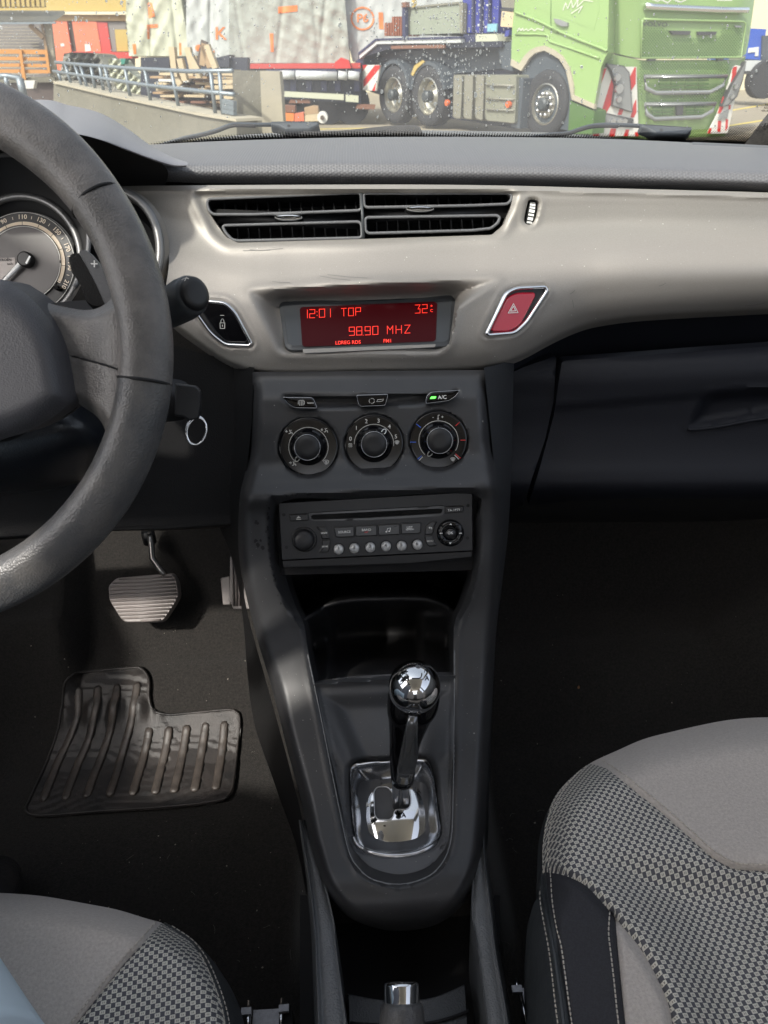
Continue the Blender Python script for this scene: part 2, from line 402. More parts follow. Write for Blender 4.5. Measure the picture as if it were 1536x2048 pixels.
def woven(name):
    """block weave: pale squares offset row by row on charcoal"""
    m = mat(name, (.2, .2, .2), .85, spec=.15); n = m.node_tree.nodes; l = m.node_tree.links; b = n['Principled BSDF']
    tc = n.new('ShaderNodeTexCoord'); mp = n.new('ShaderNodeMapping'); l.new(tc.outputs['UV'], mp.inputs[0]); mp.inputs['Rotation'].default_value = (0, 0, math.radians(-9)); mp.inputs['Scale'].default_value = (1/.0070, 1/.0062, 1)
    sep = n.new('ShaderNodeSeparateXYZ'); l.new(mp.outputs[0], sep.inputs[0])
    def mth(op, a, bb=None, cc=None):
        k = n.new('ShaderNodeMath'); k.operation = op
        for i, v in enumerate((a, bb, cc)):
            if v is None: continue
            if isinstance(v, (int, float)): k.inputs[i].default_value = v
            else: l.new(v, k.inputs[i])
        return k.outputs[0]
    x, y = sep.outputs[0], sep.outputs[1]
    row = mth('FLOOR', mth('MULTIPLY', y, 2.0)); par = mth('MODULO', mth('ADD', row, 1000), 2)
    xs = mth('ADD', x, mth('MULTIPLY', par, .5)); fx = mth('FRACT', xs); fy = mth('FRACT', mth('MULTIPLY', y, 2.0))
    bx = mth('LESS_THAN', fx, .56)
    ex = mth('ABSOLUTE', mth('SUBTRACT', fx, .28)); ey = mth('ABSOLUTE', mth('SUBTRACT', fy, .5))
    dot = mth('MULTIPLY', mth('LESS_THAN', mth('ABSOLUTE', mth('SUBTRACT', ex, .08)), .04), mth('LESS_THAN', ey, .2))
    pale = mth('MULTIPLY', bx, mth('LESS_THAN', ey, .44))
    nz = n.new('ShaderNodeTexNoise'); nz.inputs['Scale'].default_value = 1800; l.new(tc.outputs['UV'], nz.inputs['Vector'])
    mx = n.new('ShaderNodeMix'); mx.data_type = 'RGBA'; mx.inputs[6].default_value = (.125, .125, .14, 1); mx.inputs[7].default_value = (.80, .77, .68, 1); l.new(pale, mx.inputs[0])
    m2 = n.new('ShaderNodeMix'); m2.data_type = 'RGBA'; m2.inputs[7].default_value = (.16, .15, .13, 1); l.new(mx.outputs[2], m2.inputs[6]); l.new(mth('MULTIPLY', dot, .8), m2.inputs[0])
    m3 = n.new('ShaderNodeMix'); m3.data_type = 'RGBA'; m3.blend_type = 'MULTIPLY'; m3.inputs[0].default_value = .35; l.new(m2.outputs[2], m3.inputs[6]); l.new(nz.outputs[0], m3.inputs[7])
    l.new(m3.outputs[2], b.inputs['Base Color'])
    bp = n.new('ShaderNodeBump'); bp.inputs['Strength'].default_value = .7; bp.inputs['Distance'].default_value = .0008; l.new(mth('ADD', pale, mth('MULTIPLY', nz.outputs[0], .5)), bp.inputs['Height']); l.new(bp.outputs[0], b.inputs['Normal'])
    return m
M['woven'] = woven('woven_block_fabric')
def setuv(o, fn):
    me = o.data; uv = me.uv_layers.new(name='UVMap'); co = np.array([v.co[:] for v in me.vertices])+BASE[o.name]
    U = fn(co); idx = np.array([l.vertex_index for l in me.loops]); uv.data.foreach_set('uv', U[idx].ravel())
    return o
def vdark(x, y): return y+.0524*(x-755)      # the car sits a little rolled in the picture
# ================================================================== CAR: shell, floor
FRAME = 'car'
def cx(name, vf, m, parent, **k): return mk(name, vf, m, parent, **k)
# carpet floor with toeboard, central tunnel and sills
def floor_z(x, y):
    z = .28 + .07*ss(.66, .80, y) + .30*ss(.80, 1.05, y)**1.0 + .25*ss(1.0, 1.12, y)
    z = z + .13*ss(.13, .08, abs(x))*ss(.34, .44, y)
    z = z + .18*ss(.60, .74, abs(x))
    fr = ss(-.455, -.475, x)*ss(.74, .80, y)*(1-ss(1.02, 1.1, y))      # dead pedal block at the left
    z = z + fr*.10
    wr = ss(.47, .62, x)*ss(.60, .80, y); z = z + wr*.16
    return z + .0015*np.sin(x*37+y*11)*np.sin(y*29)
xs = np.linspace(-.8, .8, 240); ys = np.linspace(-1.2, 1.12, 300)
X, Y = np.meshgrid(xs, ys); Z = floor_z(X.ravel(), Y.ravel())
V = np.stack([X.ravel(), Y.ravel(), Z], 1); n_ = len(xs)
Fc = [(i*n_+j, i*n_+j+1, (i+1)*n_+j+1, (i+1)*n_+j) for i in range(len(ys)-1) for j in range(n_-1)]
mk('floor', (V, Fc), M['carpet'], label='black needle-felt carpet over both footwells and the sills', kind='structure')
E1 = thing('carpet_debris', 'pale grit and stray hairs caught in the black footwell carpet', 'grit', [0, .5, .28], kind='stuff')
# grit + hairs
ms = []
def carpet_pt(px, py):
    d = ray(px, py)[0]; t = .4
    for _ in range(400):
        q = EYE+d*t
        if q[2] <= floor_z(np.array([q[0]]), np.array([q[1]]))[0]: break
        t += .003
    return q
for k in range(1100):
    if k < 750: px, py = RNG.uniform(60, 620), RNG.uniform(1250, 2000)
    else: px, py = RNG.uniform(970, 1480), RNG.uniform(1120, 1700)
    q = carpet_pt(px, py); s = .0004+.0012*RNG.random()**6
    ms.append(box(q+[0, 0, s*.6], [s, s*RNG.uniform(.6, 1.6), s], RNG.uniform(0, 3)))
mk('grit', join(ms), mat('grit', (.30, .27, .23), .8), E1, smooth=False)
ms = []
for px, py in [(795, 1720)]+[(RNG.uniform(100, 610), RNG.uniform(1400, 2040)) for _ in range(26)]+[(RNG.uniform(975, 1150), RNG.uniform(1500, 1900)) for _ in range(8)]:
    if px > 780 and px < 900: px = 335
    q = carpet_pt(px, py)+[0, 0, .002]; a = RNG.uniform(0, 6.3); L = RNG.uniform(.004, .012); c = RNG.uniform(-.8, .8)
    t = np.linspace(0, 1, 7); ms.append(tube(np.stack([q[0]+L*t*np.cos(a+c*t), q[1]+L*t*np.sin(a+c*t), q[2]+.001*np.sin(t*3)], 1), .00010, 3))
mk('hair', join(ms), mat('pale_hair', (.28, .26, .23), .6), E1)
crumb = mk('crumb', loops([P(*ell(1157, 1378, r, n=8).T, .52)*1.0+[0, 0, h] for r, h in ((3.2, 0), (3.4, .002), (1.6, .004))]), mat('crumb', (.5, .26, .14), .8), label='small orange crumb lying on the passenger carpet', cat='crumb')
qq = carpet_pt(1157, 1378); crumb.matrix_world = CARM @ Matrix.Translation(qq.tolist())

# shell (roof behind the camera, doors below the windows, pillars)
shell = thing('passenger_cabin', 'dark door trims, pillars and pale roof lining around the cabin', 'cabin', [0, -.4, .2])
M['liner'] = mat('roof_liner', (.66, .65, .62), .9); M['door'] = mat('door_trim', (.12, .12, .12), .6, 0, [('grain', 700, .4)])
mk('roof_lining', box([0, -.47, 1.50], [1.2, 1.50, .03]), M['liner'], shell)
for s in (-1, 1):
    mk('door_trim', box([s*.77, .1, .58], [.06, 1.9, .74]), M['door'], shell)
    mk('pillar', bar([s*.60, .26, 1.47], [s*.70, 1.0, 1.0], .07, .06), M['door'], shell)
    mk('pillar', bar([s*.60, -.55, 1.49], [s*.76, -.45, .95], .12, .08), M['door'], shell)
mk('rear_bulkhead', box([0, -1.22, .6], [1.5, .05, .8]), M['door'], shell)
mk('firewall', box([0, 1.135, .60], [1.5, .03, .70]), M['deep'], shell)

# ================================================================== DASHBOARD
dash = thing('dashboard', 'dark dashboard with dotted grey top pad and wide curved silver trim panel', 'dashboard', [0, .8, .85])
# top pad
pr = [[(-700, 360, .92), (-300, 320, .98), (250, 292, 1.0), (420, 283, 1.02), (600, 277, 1.03), (768, 274, 1.03), (1000, 274, 1.03), (1250, 279, 1.02), (1536, 294, .99), (1900, 318, .92), (2300, 350, .86)],
      [(-700, 380, .84), (-300, 345, .87), (250, 308, .90), (420, 299, .91), (600, 293, .92), (768, 291, .92), (1000, 292, .92), (1250, 297, .91), (1536, 311, .88), (1900, 335, .83), (2300, 365, .78)],
      [(-700, 400, .78), (-300, 370, .80), (250, 330, .825), (420, 323, .835), (600, 320, .84), (768, 319, .84), (1000, 321, .84), (1250, 327, .835), (1536, 340, .81), (1900, 362, .77), (2300, 395, .73)],
      [(-700, 420, .77), (-300, 385, .79), (250, 343, .812), (420, 338, .82), (600, 337, .825), (768, 337, .825), (1000, 340, .823), (1250, 346, .817), (1536, 357, .797), (1900, 378, .76), (2300, 410, .72)],
      [(-700, 432, .77), (-300, 398, .79), (250, 355, .813), (420, 353, .82), (600, 353, .824), (768, 354, .824), (1000, 356, .823), (1250, 362, .817), (1536, 370, .797), (1900, 388, .76), (2300, 420, .72)],
      [(-700, 445, .79), (-300, 412, .81), (250, 368, .825), (420, 367, .832), (600, 368, .836), (768, 369, .836), (1000, 372, .835), (1250, 376, .83), (1536, 383, .81), (1900, 400, .775), (2300, 430, .735)]]
o = mk('top_pad', Lrows(pr, nu=8, nv=8), M['pad'], dash)
def uvpad(c):
    s = c[:, 1]-(c[:, 2]-1.02)*1.0
    return np.stack([c[:, 0], s], 1)
def gridv(o, nrow):
    co = np.array([v.co[:] for v in o.data.vertices]).reshape(nrow, -1, 3); dd_ = np.linalg.norm(np.diff(co, axis=0), axis=2); cu = np.concatenate([np.zeros((1, co.shape[1])), np.cumsum(dd_, 0)])
    return np.stack([co[..., 0].ravel()+5, cu.ravel()+5], 1)
_g = gridv(o, 5*8+1); setuv(o, lambda c: _g)
mk('defroster_strip', Lrows([[(1385, 284, .985), (1560, 292, .98), (1750, 303, .96)], [(1385, 291, .975), (1560, 299, .97), (1750, 312, .95)]], nu=6, nv=2), M['soft'], dash)
# hood over the instruments
hr = [[(-200, 232, .86), (60, 200, .88), (140, 211, .89), (200, 226, .895), (250, 254, .885), (300, 290, .86), (345, 314, .83), (374, 324, .80)],
      [(-200, 262, .76), (60, 232, .76), (140, 236, .77), (200, 248, .785), (250, 272, .79), (300, 300, .79), (345, 319, .79), (375, 327, .787)],
      [(-200, 300, .70), (60, 268, .69), (140, 262, .70), (200, 274, .72), (250, 293, .745), (300, 313, .76), (345, 328, .775), (374, 331, .782)],
      [(-200, 310, .70), (60, 276, .69), (140, 268, .70), (200, 280, .72), (250, 300, .75), (300, 319, .765), (345, 333, .778), (370, 334, .785)],
      [(-200, 300, .78), (60, 268, .78), (140, 262, .79), (200, 272, .80), (250, 292, .81), (300, 312, .81), (345, 327, .80), (368, 331, .79)]]
mk('instrument_hood', Lrows(hr, nu=8, nv=8), M['hood'], dash)
mk('hood_lining', Lrows([[(-250, 294, .715), (60, 262, .705), (140, 258, .72), (200, 267, .745), (300, 308, .775)], [(-250, 370, .80), (60, 345, .80), (140, 345, .80), (240, 350, .80), (335, 340, .80)], [(-250, 420, .84), (60, 420, .84), (140, 420, .84), (240, 400, .83), (330, 372, .82)]], nu=6, nv=6), M['deep'], dash)
# silver trim
bot = cr([(60, 520), (200, 560), (300, 610), (345, 655), (400, 697), (450, 730), (500, 749), (560, 756), (768, 753), (900, 751), (975, 744), (1040, 722), (1100, 690), (1150, 667), (1200, 653), (1300, 641), (1536, 628), (1800, 616), (2200, 600)], 8)
top_ = cr([(60, 374), (340, 371), (768, 369), (1000, 371), (1200, 376), (1536, 385), (1800, 396), (2200, 420)], 8)
fb = lambda x: np.interp(x, bot[:, 0], bot[:, 1]); ft = lambda x: np.interp(x, top_[:, 0], top_[:, 1])
TV = [0, .06, .14, .25, .38, .5, .62, .75, .88, 1]
TT = table([60, 340, 560, 768, 960, 1200, 1536, 2200], TV,
    [[.800, .803, .800, .800, .800, .800, .790, .73],
     [.790, .795, .792, .792, .792, .794, .785, .725],
     [.788, .790, .788, .787, .788, .791, .783, .722],
     [.780, .784, .780, .778, .780, .786, .780, .720],
     [.765, .770, .758, .750, .755, .770, .770, .712],
     [.750, .752, .732, .722, .730, .752, .755, .700],
     [.738, .735, .713, .706, .714, .741, .744, .690],
     [.730, .722, .701, .696, .704, .738, .742, .688],
     [.722, .712, .694, .689, .700, .740, .748, .692],
     [.720, .708, .694, .690, .706, .752, .765, .710]])
def Dp(*p): return [(360+x/2.021, 340+y/2.021) for x, y in p]
V_OUT = rnd(Dp((52, 104), (75, 84), (740, 76), (1345, 78), (1370, 96), (1352, 160), (1300, 262), (740, 296), (190, 304), (130, 260), (90, 180)), 14)
V_HOLE = rnd(Dp((108, 132), (125, 116), (735, 92), (1325, 94), (1345, 112), (1335, 155), (1310, 215), (1262, 262), (740, 279), (232, 294), (188, 272), (150, 222), (112, 162)), 6)
D_OUT = rnd(Dp((278, 500), (290, 482), (700, 458), (1262, 438), (1290, 446), (1120, 560), (1090, 705), (1050, 742), (430, 748), (392, 735)), 8)
D_IN = rnd(Dp((408, 556), (425, 541), (1090, 517), (1108, 530), (1092, 690), (1065, 705), (460, 724), (440, 716)), 8)
LOCK = rnd(Dp((58, 577), (103, 521), (190, 530), (232, 572), (302, 700), (286, 718), (182, 714), (120, 664)), 12)
HAZ = rnd(Dp((1226, 662), (1308, 492), (1352, 470), (1474, 464), (1488, 488), (1402, 620), (1352, 666), (1240, 675)), 12)
WHEELP = cr([(1056, 403), (1062, 398), (1070, 398), (1077, 403), (1077, 412), (1071, 436), (1064, 447), (1055, 449), (1049, 444), (1049, 434)], 4, True)
def Ftrim(x, y):
    v = (y-ft(x))/(fb(x)-ft(x)); Y = TT(x, v)
    s = sd(V_OUT, x, y)
    Y = Y - .0022*np.exp(-((s+5)/10.0)**2) + .004*ss(-2, 14, s)
    so = sd(D_OUT, x, y); si = -sd(D_IN, x, y)
    t = np.where(si <= 0, 1, np.clip(so, 0, None)/(np.clip(so, 0, None)+np.maximum(si, 1e-6)))
    dep = .012+.030*ss(700, 560, y)
    Y = Y + dep*ss(0, 1, t) - .0012*np.exp(-((so+4)/9.0)**2)
    for b in (LOCK, HAZ, WHEELP):
        q = sd(b, x, y); Y = Y+.0025*ss(-4, 2, q)-.001*np.exp(-((q+7)/5.0)**2)
    Y = Y + .022*ss(16, 0, fb(x)-y)**2
    Y = Y - .003*np.exp(-((y-ft(x)-9)/5.0)**2)
    return Y
S_TR = Depth(Ftrim)
gr = cr([(205, 372), (280, 400), (322, 450), (338, 510), (330, 580), (315, 615)], 6)
poly = np.concatenate([[p for p in top_[::2] if 205 < p[0] < 2150], [p for p in bot[::-2] if 318 < p[0] < 2150], gr[::-1]])
mk('silver_trim', patch(poly, S_TR, 5, [V_HOLE, WHEELP, inset(D_IN, -2), inset(LOCK, 5), inset(HAZ, 5)], rim=[0, .012, -.004]), M['trim'], dash, sharp=50)
mk('shadow_gap', Lrows([[(100, 362, .85), (768, 364, .86), (1536, 378, .835), (2200, 412, .76)], [(100, 376, .84), (768, 378, .85), (1536, 390, .825), (2200, 424, .75)]], nu=8, nv=2), M['deep'], dash)
# ---- air vents
vp = plane3(P(450, 400, .800), P(1010, 395, .800), P(720, 470, .786))
mk('vent_duct', patch(rnd(Dp((90, 90), (1365, 70), (1365, 280), (180, 310)), 4), vp.off(-.055), 30), M['deep'], dash)
mk('vent_duct_wall', loops([vp(*V_HOLE.T, lift=0.004), vp(*inset(V_HOLE, -4).T, lift=-.056)], cap1=False), M['black'], dash)
vents = []
VL = {'L': dict(top=[(112, 140), (120, 122), (720, 96), (732, 104), (734, 160), (722, 168), (300, 184), (140, 184), (122, 172)],
                bot=[(176, 234), (186, 228), (720, 213), (733, 222), (736, 268), (728, 278), (234, 290), (212, 284), (188, 258)], tab=(441, 198, 60, 14), mid=(130, 180, 730, 205)),
      'R': dict(top=[(742, 104), (752, 99), (1322, 98), (1338, 106), (1334, 130), (1318, 142), (1180, 148), (756, 156), (744, 148)],
                bot=[(748, 204), (758, 196), (1278, 188), (1290, 196), (1282, 218), (1254, 240), (1180, 248), (762, 260), (750, 250)], tab=(968, 164, 60, 14), mid=(745, 175, 1330, 160))}
for side in 'LR':
    d = VL[side]
    for nm in ('top', 'bot'):
        lp = rnd(Dp(*d[nm]), 5); pts = vp(*lp.T, lift=.004)
        mk('louvre_frame', tube(pts, .0016, 8, closed=True, flat=1.0), M['soft'], dash)
        back = vp(*inset(lp, 1).T, lift=-.018)
        mk('louvre_vane', loops([pts, back], cap1=False), M['black'], dash)
    a, b = Dp((d['mid'][0], d['mid'][1]), (d['mid'][2], d['mid'][3]))
    m0, m1 = vp(a[0], a[1], -.006)[0], vp(b[0], b[1], -.006)[0]
    mk('louvre_vane', bar(m0, m1, .014, .0015, up=vp.n), M['black'], dash)
    # upright fins behind
    xs_ = np.linspace(d['mid'][0]+40, d['mid'][2]-20, 13)
    ft0 = None
    for x in xs_:
        p = Dp((x, d['mid'][1]-60 if side == 'L' else 100), (x+14, 285 if side == 'L' else 255))
        q0, q1 = vp(p[0][0], p[0][1], -.016)[0], vp(p[1][0], p[1][1], -.016)[0]
        mk('fin', bar(q0, q1, .0013, .014, up=vp.n), M['black'], dash)
    tx, ty, rx, ry = d['tab']; c = Dp((tx, ty))[0]
    mk('vent_tab', plate(ell(c[0], c[1], rx/2.02, ry/2.02, 30), vp, [(0, -.004), (0, .004), (.8, .007), (2.4, .0085), (4.5, .0088)]), M['chrome'], dash)
a, b = Dp((733, 95), (742, 285)); mk('vent_divider', bar(vp(a[0], a[1], .003)[0], vp(b[0], b[1], .003)[0], .0028, .006, up=vp.n), M['slate'], dash)
# thumb wheel
wp = Plane(S_TR(1063, 425)[0], [0, -.86, .5])
q0, q1 = wp(1067, 400, -.014)[0], wp(1059, 447, -.014)[0]; mid = (q0+q1)/2; ax = np.cross(q1-q0, wp.n); ax /= np.linalg.norm(ax); rr = .0155
tw = mk('thumb_wheel', tube([mid-ax*.0042, mid-ax*.0034, mid+ax*.0034, mid+ax*.0042], [rr*.94, rr, rr, rr*.94], 40), M['black'], dash, sharp=40)
BASE[tw.name] = BASE[dash.name]
u_ = (q1-q0)/np.linalg.norm(q1-q0)
for k in range(-3, 4):
    an = k*.24; c = mid+(wp.n*math.cos(an)+u_*math.sin(an))*rr
    mk('grip_mark', bar(c-ax*.0028, c+ax*.0028, .0018 if k % 2 else .0028, .0009, up=(wp.n*math.cos(an)+u_*math.sin(an))), M['white'], tw, smooth=False)
mk('thumb_wheel_well', loops([S_TR(*WHEELP.T), S_TR(*inset(WHEELP, 1).T, lift=-.02)]), M['deep'], dash)
# ---- clock and radio display
sp = plane3(S_TR(620, 612)[0]-[0, .003, 0], S_TR(890, 600)[0]-[0, .003, 0], S_TR(740, 690)[0]-[0, .003, 0])
dsp = mk('display', plate(rnd(Dp((412, 545), (1102, 517), (1088, 690), (1070, 700), (450, 716), (436, 706)), 6), sp, [(-7, -.006), (-6, .0), (0, .001), (1.5, .0015)]), M['slate'], dash, sharp=40)
SCR = rnd(Dp((484, 562), (492, 554), (1028, 532), (1040, 540), (1034, 685), (1026, 692), (504, 714), (494, 708)), 5)
mk('screen', patch(SCR, sp.off(.0021), 20), M['screen'], dsp)
SEG = {'1': [[(.5, 0), (.5, 1)]], '2': [[(0, 0), (1, 0), (1, .5), (0, .5), (0, 1), (1, 1)]], '3': [[(0, 0), (1, 0), (.6, .5), (1, .5), (1, 1), (0, 1)]], '0': [[(0, 0), (1, 0), (1, 1), (0, 1), (0, 0)]],
       'T': [[(0, 0), (1, 0)], [(.5, 0), (.5, 1)]], 'O': [[(0, 0), (1, 0), (1, 1), (0, 1), (0, 0)]], 'P': [[(0, 1), (0, 0), (1, 0), (1, .5), (0, .5)]], '9': [[(1, .5), (0, .5), (0, 0), (1, 0), (1, 1), (0, 1)]],
       '8': [[(0, 0), (1, 0), (1, 1), (0, 1), (0, 0)], [(0, .5), (1, .5)]], 'M': [[(0, 1), (0, 0), (.5, .5), (1, 0), (1, 1)]], 'H': [[(0, 0), (0, 1)], [(1, 0), (1, 1)], [(0, .5), (1, .5)]], 'Z': [[(0, 0), (1, 0), (0, 1), (1, 1)]],
       ':': [[(.4, .25), (.4, .33)], [(.4, .7), (.4, .78)]], '.': [[(.2, .95), (.2, 1.0)]]}
scs = sp.off(.0024)
def lcd(txt, x, y, w, h, gap, ang):
    out = []; c, s = math.cos(math.radians(ang)), math.sin(math.radians(ang))
    for ch in txt:
        if ch in SEG:
            for pl in SEG[ch]: out.append([(x+(u*w-vv*.06*w)*c-vv*h*s, y+(u*w)*s+vv*h*c) for u, vv in pl])
        st = w+gap if ch not in ':.' else gap*.9
        x += st*c; y += st*s
    return out
def dl(txt, X, Y, W, H, G, name='digits'):
    p = Dp((X, Y))[0]; mk(name, ribbon(lcd(txt, p[0], p[1], W/2.021, H/2.021, G/2.021, -2.6), 1.15, scs), M['lcd'], dsp, smooth=False)
dl('1', 505, 567, 20, 33, 8); dl('2', 524, 566, 21, 33, 8); dl(':', 546, 565, 20, 33, 8); dl('0', 563, 564, 22, 33, 8); dl('1', 598, 563, 20, 33, 8); dl('TOP', 652, 561, 20, 31, 9, 'letters')
dl('32', 950, 547, 20, 33, 9); dl('98', 684, 637, 21, 33, 9); dl('.', 736, 637, 22, 33, 8); dl('90', 748, 635, 21, 33, 10); dl('MHZ', 838, 632, 22, 32, 13, 'letters')
def dtxt(s, X, Y, size): p = Dp((X, Y))[0]; mk('caption', text(s, p[0], p[1], size, scs, rot=-1.5, lift=0), M['lcd'], dsp, smooth=False)
dtxt('LD', 640, 699, 10); dtxt('REG RDS', 691, 697, 10); dtxt('FM1', 839, 691, 10); dtxt('C', 1017, 569, 8); dtxt('\u00b0', 1017, 556, 12)
mk('display_ledge', patch(rnd(Dp((496, 724), (1034, 704), (1030, 716), (498, 740)), 2), sp.off(.003), 12), M['trim'], dash)
# ---- door lock button, hazard button
def framed(poly, nm, face, ins=7):
    c = poly.mean(0); e = [poly[np.argmin(poly[:, 0])], poly[np.argmax(poly[:, 0])], poly[np.argmax(poly[:, 1])], poly[np.argmin(poly[:, 1])]]
    pl = plane3(S_TR(*(c+[-30, 10]))[0], S_TR(*(c+[30, -20]))[0], S_TR(*(c+[0, 35]))[0])
    b = mk(nm, plate(ins, pl, [(-2, -.002), (-2, .0012), (0, .0024), (1, .0028)]), face, dash, sharp=45)
    mk('bezel_well', patch(inset(poly, 3), pl.off(.0004), 12), M['black'], b)
    mk('bezel', loops([pl(*inset(poly, d).T, lift=h) for d, h in ((-1, -.006), (0, .001), (2, .0048), (5, .0052), (7.5, .0035), (8.5, .001), (8.5, -.002))], cap1=False), M['chrome'], b)
    return b, pl.off(.0034), c
LOCKI = rnd(Dp((92, 566), (112, 545), (188, 546), (222, 582), (274, 684), (268, 696), (190, 694), (148, 655)), 9); HAZI = rnd(Dp((1252, 650), (1322, 516), (1356, 500), (1436, 498), (1372, 622), (1332, 648)), 9)
lb, lpn, lc = framed(LOCK, 'lock_button', M['gloss'], LOCKI)
c = Dp((172, 622))[0]
mk('padlock_mark', join([ribbon([[(c[0]-4.8, c[1]-2), (c[0]+4.8, c[1]-2), (c[0]+4.4, c[1]+9), (c[0]-4.4, c[1]+9), (c[0]-4.8, c[1]-2)]], 1.2, lpn), ribbon([ell(c[0], c[1]-3, 3.2, 7, 12, a0=180, a1=360)], 1.2, lpn), ribbon([[(c[0], c[1]+2), (c[0], c[1]+5)]], 1.6, lpn), ribbon([[(c[0]-4, c[1]-17), (c[0]+3, c[1]-17)]], 1.0, lpn)]), M['dimwhite'], lb, smooth=False)
hb, hpn, hc = framed(HAZ, 'hazard_button', M['red'], HAZI)
c = Dp((1345, 562))[0]
tri = lambda s: [(c[0]+1, c[1]-11*s), (c[0]+10*s, c[1]+7*s), (c[0]-9.5*s, c[1]+8*s), (c[0]+1, c[1]-11*s)]
mk('warning_triangle', join([ribbon([tri(1)], 1.3, hpn), ribbon([tri(.52)], 1.4, hpn)]), M['white'], hb, smooth=False)

# ---- lower dashboard, glovebox
def curveY(xs_, ys_): return lambda v: curve1(xs_, ys_, v)
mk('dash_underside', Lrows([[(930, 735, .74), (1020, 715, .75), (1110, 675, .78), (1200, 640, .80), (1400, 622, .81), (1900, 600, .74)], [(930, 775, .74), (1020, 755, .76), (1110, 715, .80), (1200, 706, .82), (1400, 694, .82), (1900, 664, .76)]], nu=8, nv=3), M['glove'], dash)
GV = [690, 716, 740, 800, 860, 920, 950, 975, 1000, 1020]
GYv = [.790, .765, .755, .748, .742, .728, .716, .712, .725, .76]
HND = rnd([(1372, 856), (1398, 800), (1424, 781), (1536, 775), (1750, 762), (1750, 800), (1536, 834), (1440, 852), (1385, 859)], 16)
def Fglove(x, y):
    vy = y+.05*(x-1250)*ss(1000, 1536, x)*.9*ss(980, 700, y)
    Y = curve1(GV, GYv, vy)-.00006*np.clip(x-1100, 0, 900)
    s = sd(HND, x, y); Y = Y+.010*ss(0, 22, s)-.0012*np.exp(-((s+2)/3.0)**2)
    Y = Y-.006*ss(840, 800, y+ (x-1200)*.1)*0
    cre = 815-(x-1120)*.085; Y = Y-.004*ss(cre+6, cre-6, y)
    return Y
GL = rnd([(1124, 722), (1260, 713), (1536, 693), (1900, 664), (1900, 1010), (1536, 1001), (1300, 996), (1150, 1001), (1056, 1013), (1080, 935), (1108, 830)], 8)
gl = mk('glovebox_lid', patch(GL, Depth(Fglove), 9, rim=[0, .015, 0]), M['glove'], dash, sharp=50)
mk('handle_lip', tube(Depth(Fglove)(*cr([(1376, 859), (1400, 858), (1440, 853), (1490, 843), (1536, 836), (1700, 812)], 5).T, lift=.001), .0022, 8), M['glove'], gl)
SP = rnd([(975, 768), (1045, 735), (1112, 712), (1108, 800), (1090, 880), (1045, 1013), (1010, 1030), (975, 1020)], 6)
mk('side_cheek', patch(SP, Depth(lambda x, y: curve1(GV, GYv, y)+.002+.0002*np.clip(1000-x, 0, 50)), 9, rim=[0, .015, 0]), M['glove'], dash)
mk('dash_backing', Lrows([[(860, 700, .86), (1200, 690, .86), (2000, 640, .86)], [(860, 900, .84), (1200, 900, .84), (2000, 900, .84)], [(860, 1030, .84), (1200, 1025, .84), (2000, 1025, .84)], [(860, 1050, .95), (1200, 1045, .95), (2000, 1045, .95)]], nu=4, nv=4), M['deep'], dash)
# knee panel under the column
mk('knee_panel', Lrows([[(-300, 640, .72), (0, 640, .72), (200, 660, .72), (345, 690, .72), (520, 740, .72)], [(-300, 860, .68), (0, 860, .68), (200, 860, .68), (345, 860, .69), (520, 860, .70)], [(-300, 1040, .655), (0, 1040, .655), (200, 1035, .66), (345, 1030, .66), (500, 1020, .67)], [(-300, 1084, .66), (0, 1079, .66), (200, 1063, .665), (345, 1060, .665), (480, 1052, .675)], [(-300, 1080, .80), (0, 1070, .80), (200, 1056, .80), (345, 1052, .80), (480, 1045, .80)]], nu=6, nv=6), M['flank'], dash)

# ================================================================== CENTRE CONSOLE
con = thing('centre_console', 'long dark satin centre console tapering from the dashboard to the handbrake', 'console', [0, .5, .45])
B_L = cr([(505, 744), (504, 830), (500, 900), (489, 950), (479, 1000), (477, 1100), (490, 1180), (515, 1280), (545, 1380), (575, 1500), (602, 1600), (622, 1690), (650, 1775), (690, 1828), (740, 1853), (800, 1862), (870, 1850), (920, 1815), (950, 1760), (965, 1700), (973, 1600), (978, 1500), (985, 1380), (993, 1250), (1001, 1100), (1001, 1010), (994, 955), (985, 900), (979, 830), (974, 740)], 5)
HOLE = cr([(543, 1003), (562, 996), (700, 990), (850, 985), (940, 983), (951, 990), (958, 1050), (955, 1120), (940, 1190), (914, 1245), (909, 1300), (908, 1450), (906, 1600), (902, 1680), (886, 1725), (855, 1755), (800, 1770), (745, 1760), (715, 1735), (697, 1700), (679, 1620), (655, 1500), (635, 1400), (620, 1330), (612, 1290), (604, 1250), (575, 1210), (552, 1150), (541, 1080)], 4, True)
HOLE2 = cr([(563, 1004), (700, 997), (946, 987), (948, 1050), (948, 1110), (944, 1150), (926, 1205), (910, 1245), (907, 1300), (906, 1450), (904, 1600), (900, 1680), (884, 1723), (854, 1752), (800, 1767), (746, 1757), (717, 1733), (699, 1700), (681, 1620), (657, 1500), (637, 1400), (622, 1330), (614, 1290), (608, 1250), (590, 1210), (572, 1155), (563, 1100)], 4, True)
CV = [700, 755, 800, 860, 920, 955, 985, 1010, 1060, 1130, 1250, 1350, 1500, 1600, 1700, 1770, 1820, 1870]
CY = [.672, .662, .650, .634, .620, .602, .588, .592, .588, .576, .556, .528, .466, .424, .381, .352, .338, .336]
basey = lambda x, y: curve1(CV, CY, vdark(x, y))
TRO = rnd([(563, 792), (700, 793), (870, 787), (917, 781), (918, 787), (895, 799), (870, 806), (760, 812), (660, 815), (602, 815), (575, 805)], 6)
DIAL = [(617, 894, 58), (748, 888, 58), (877, 881, 57)]
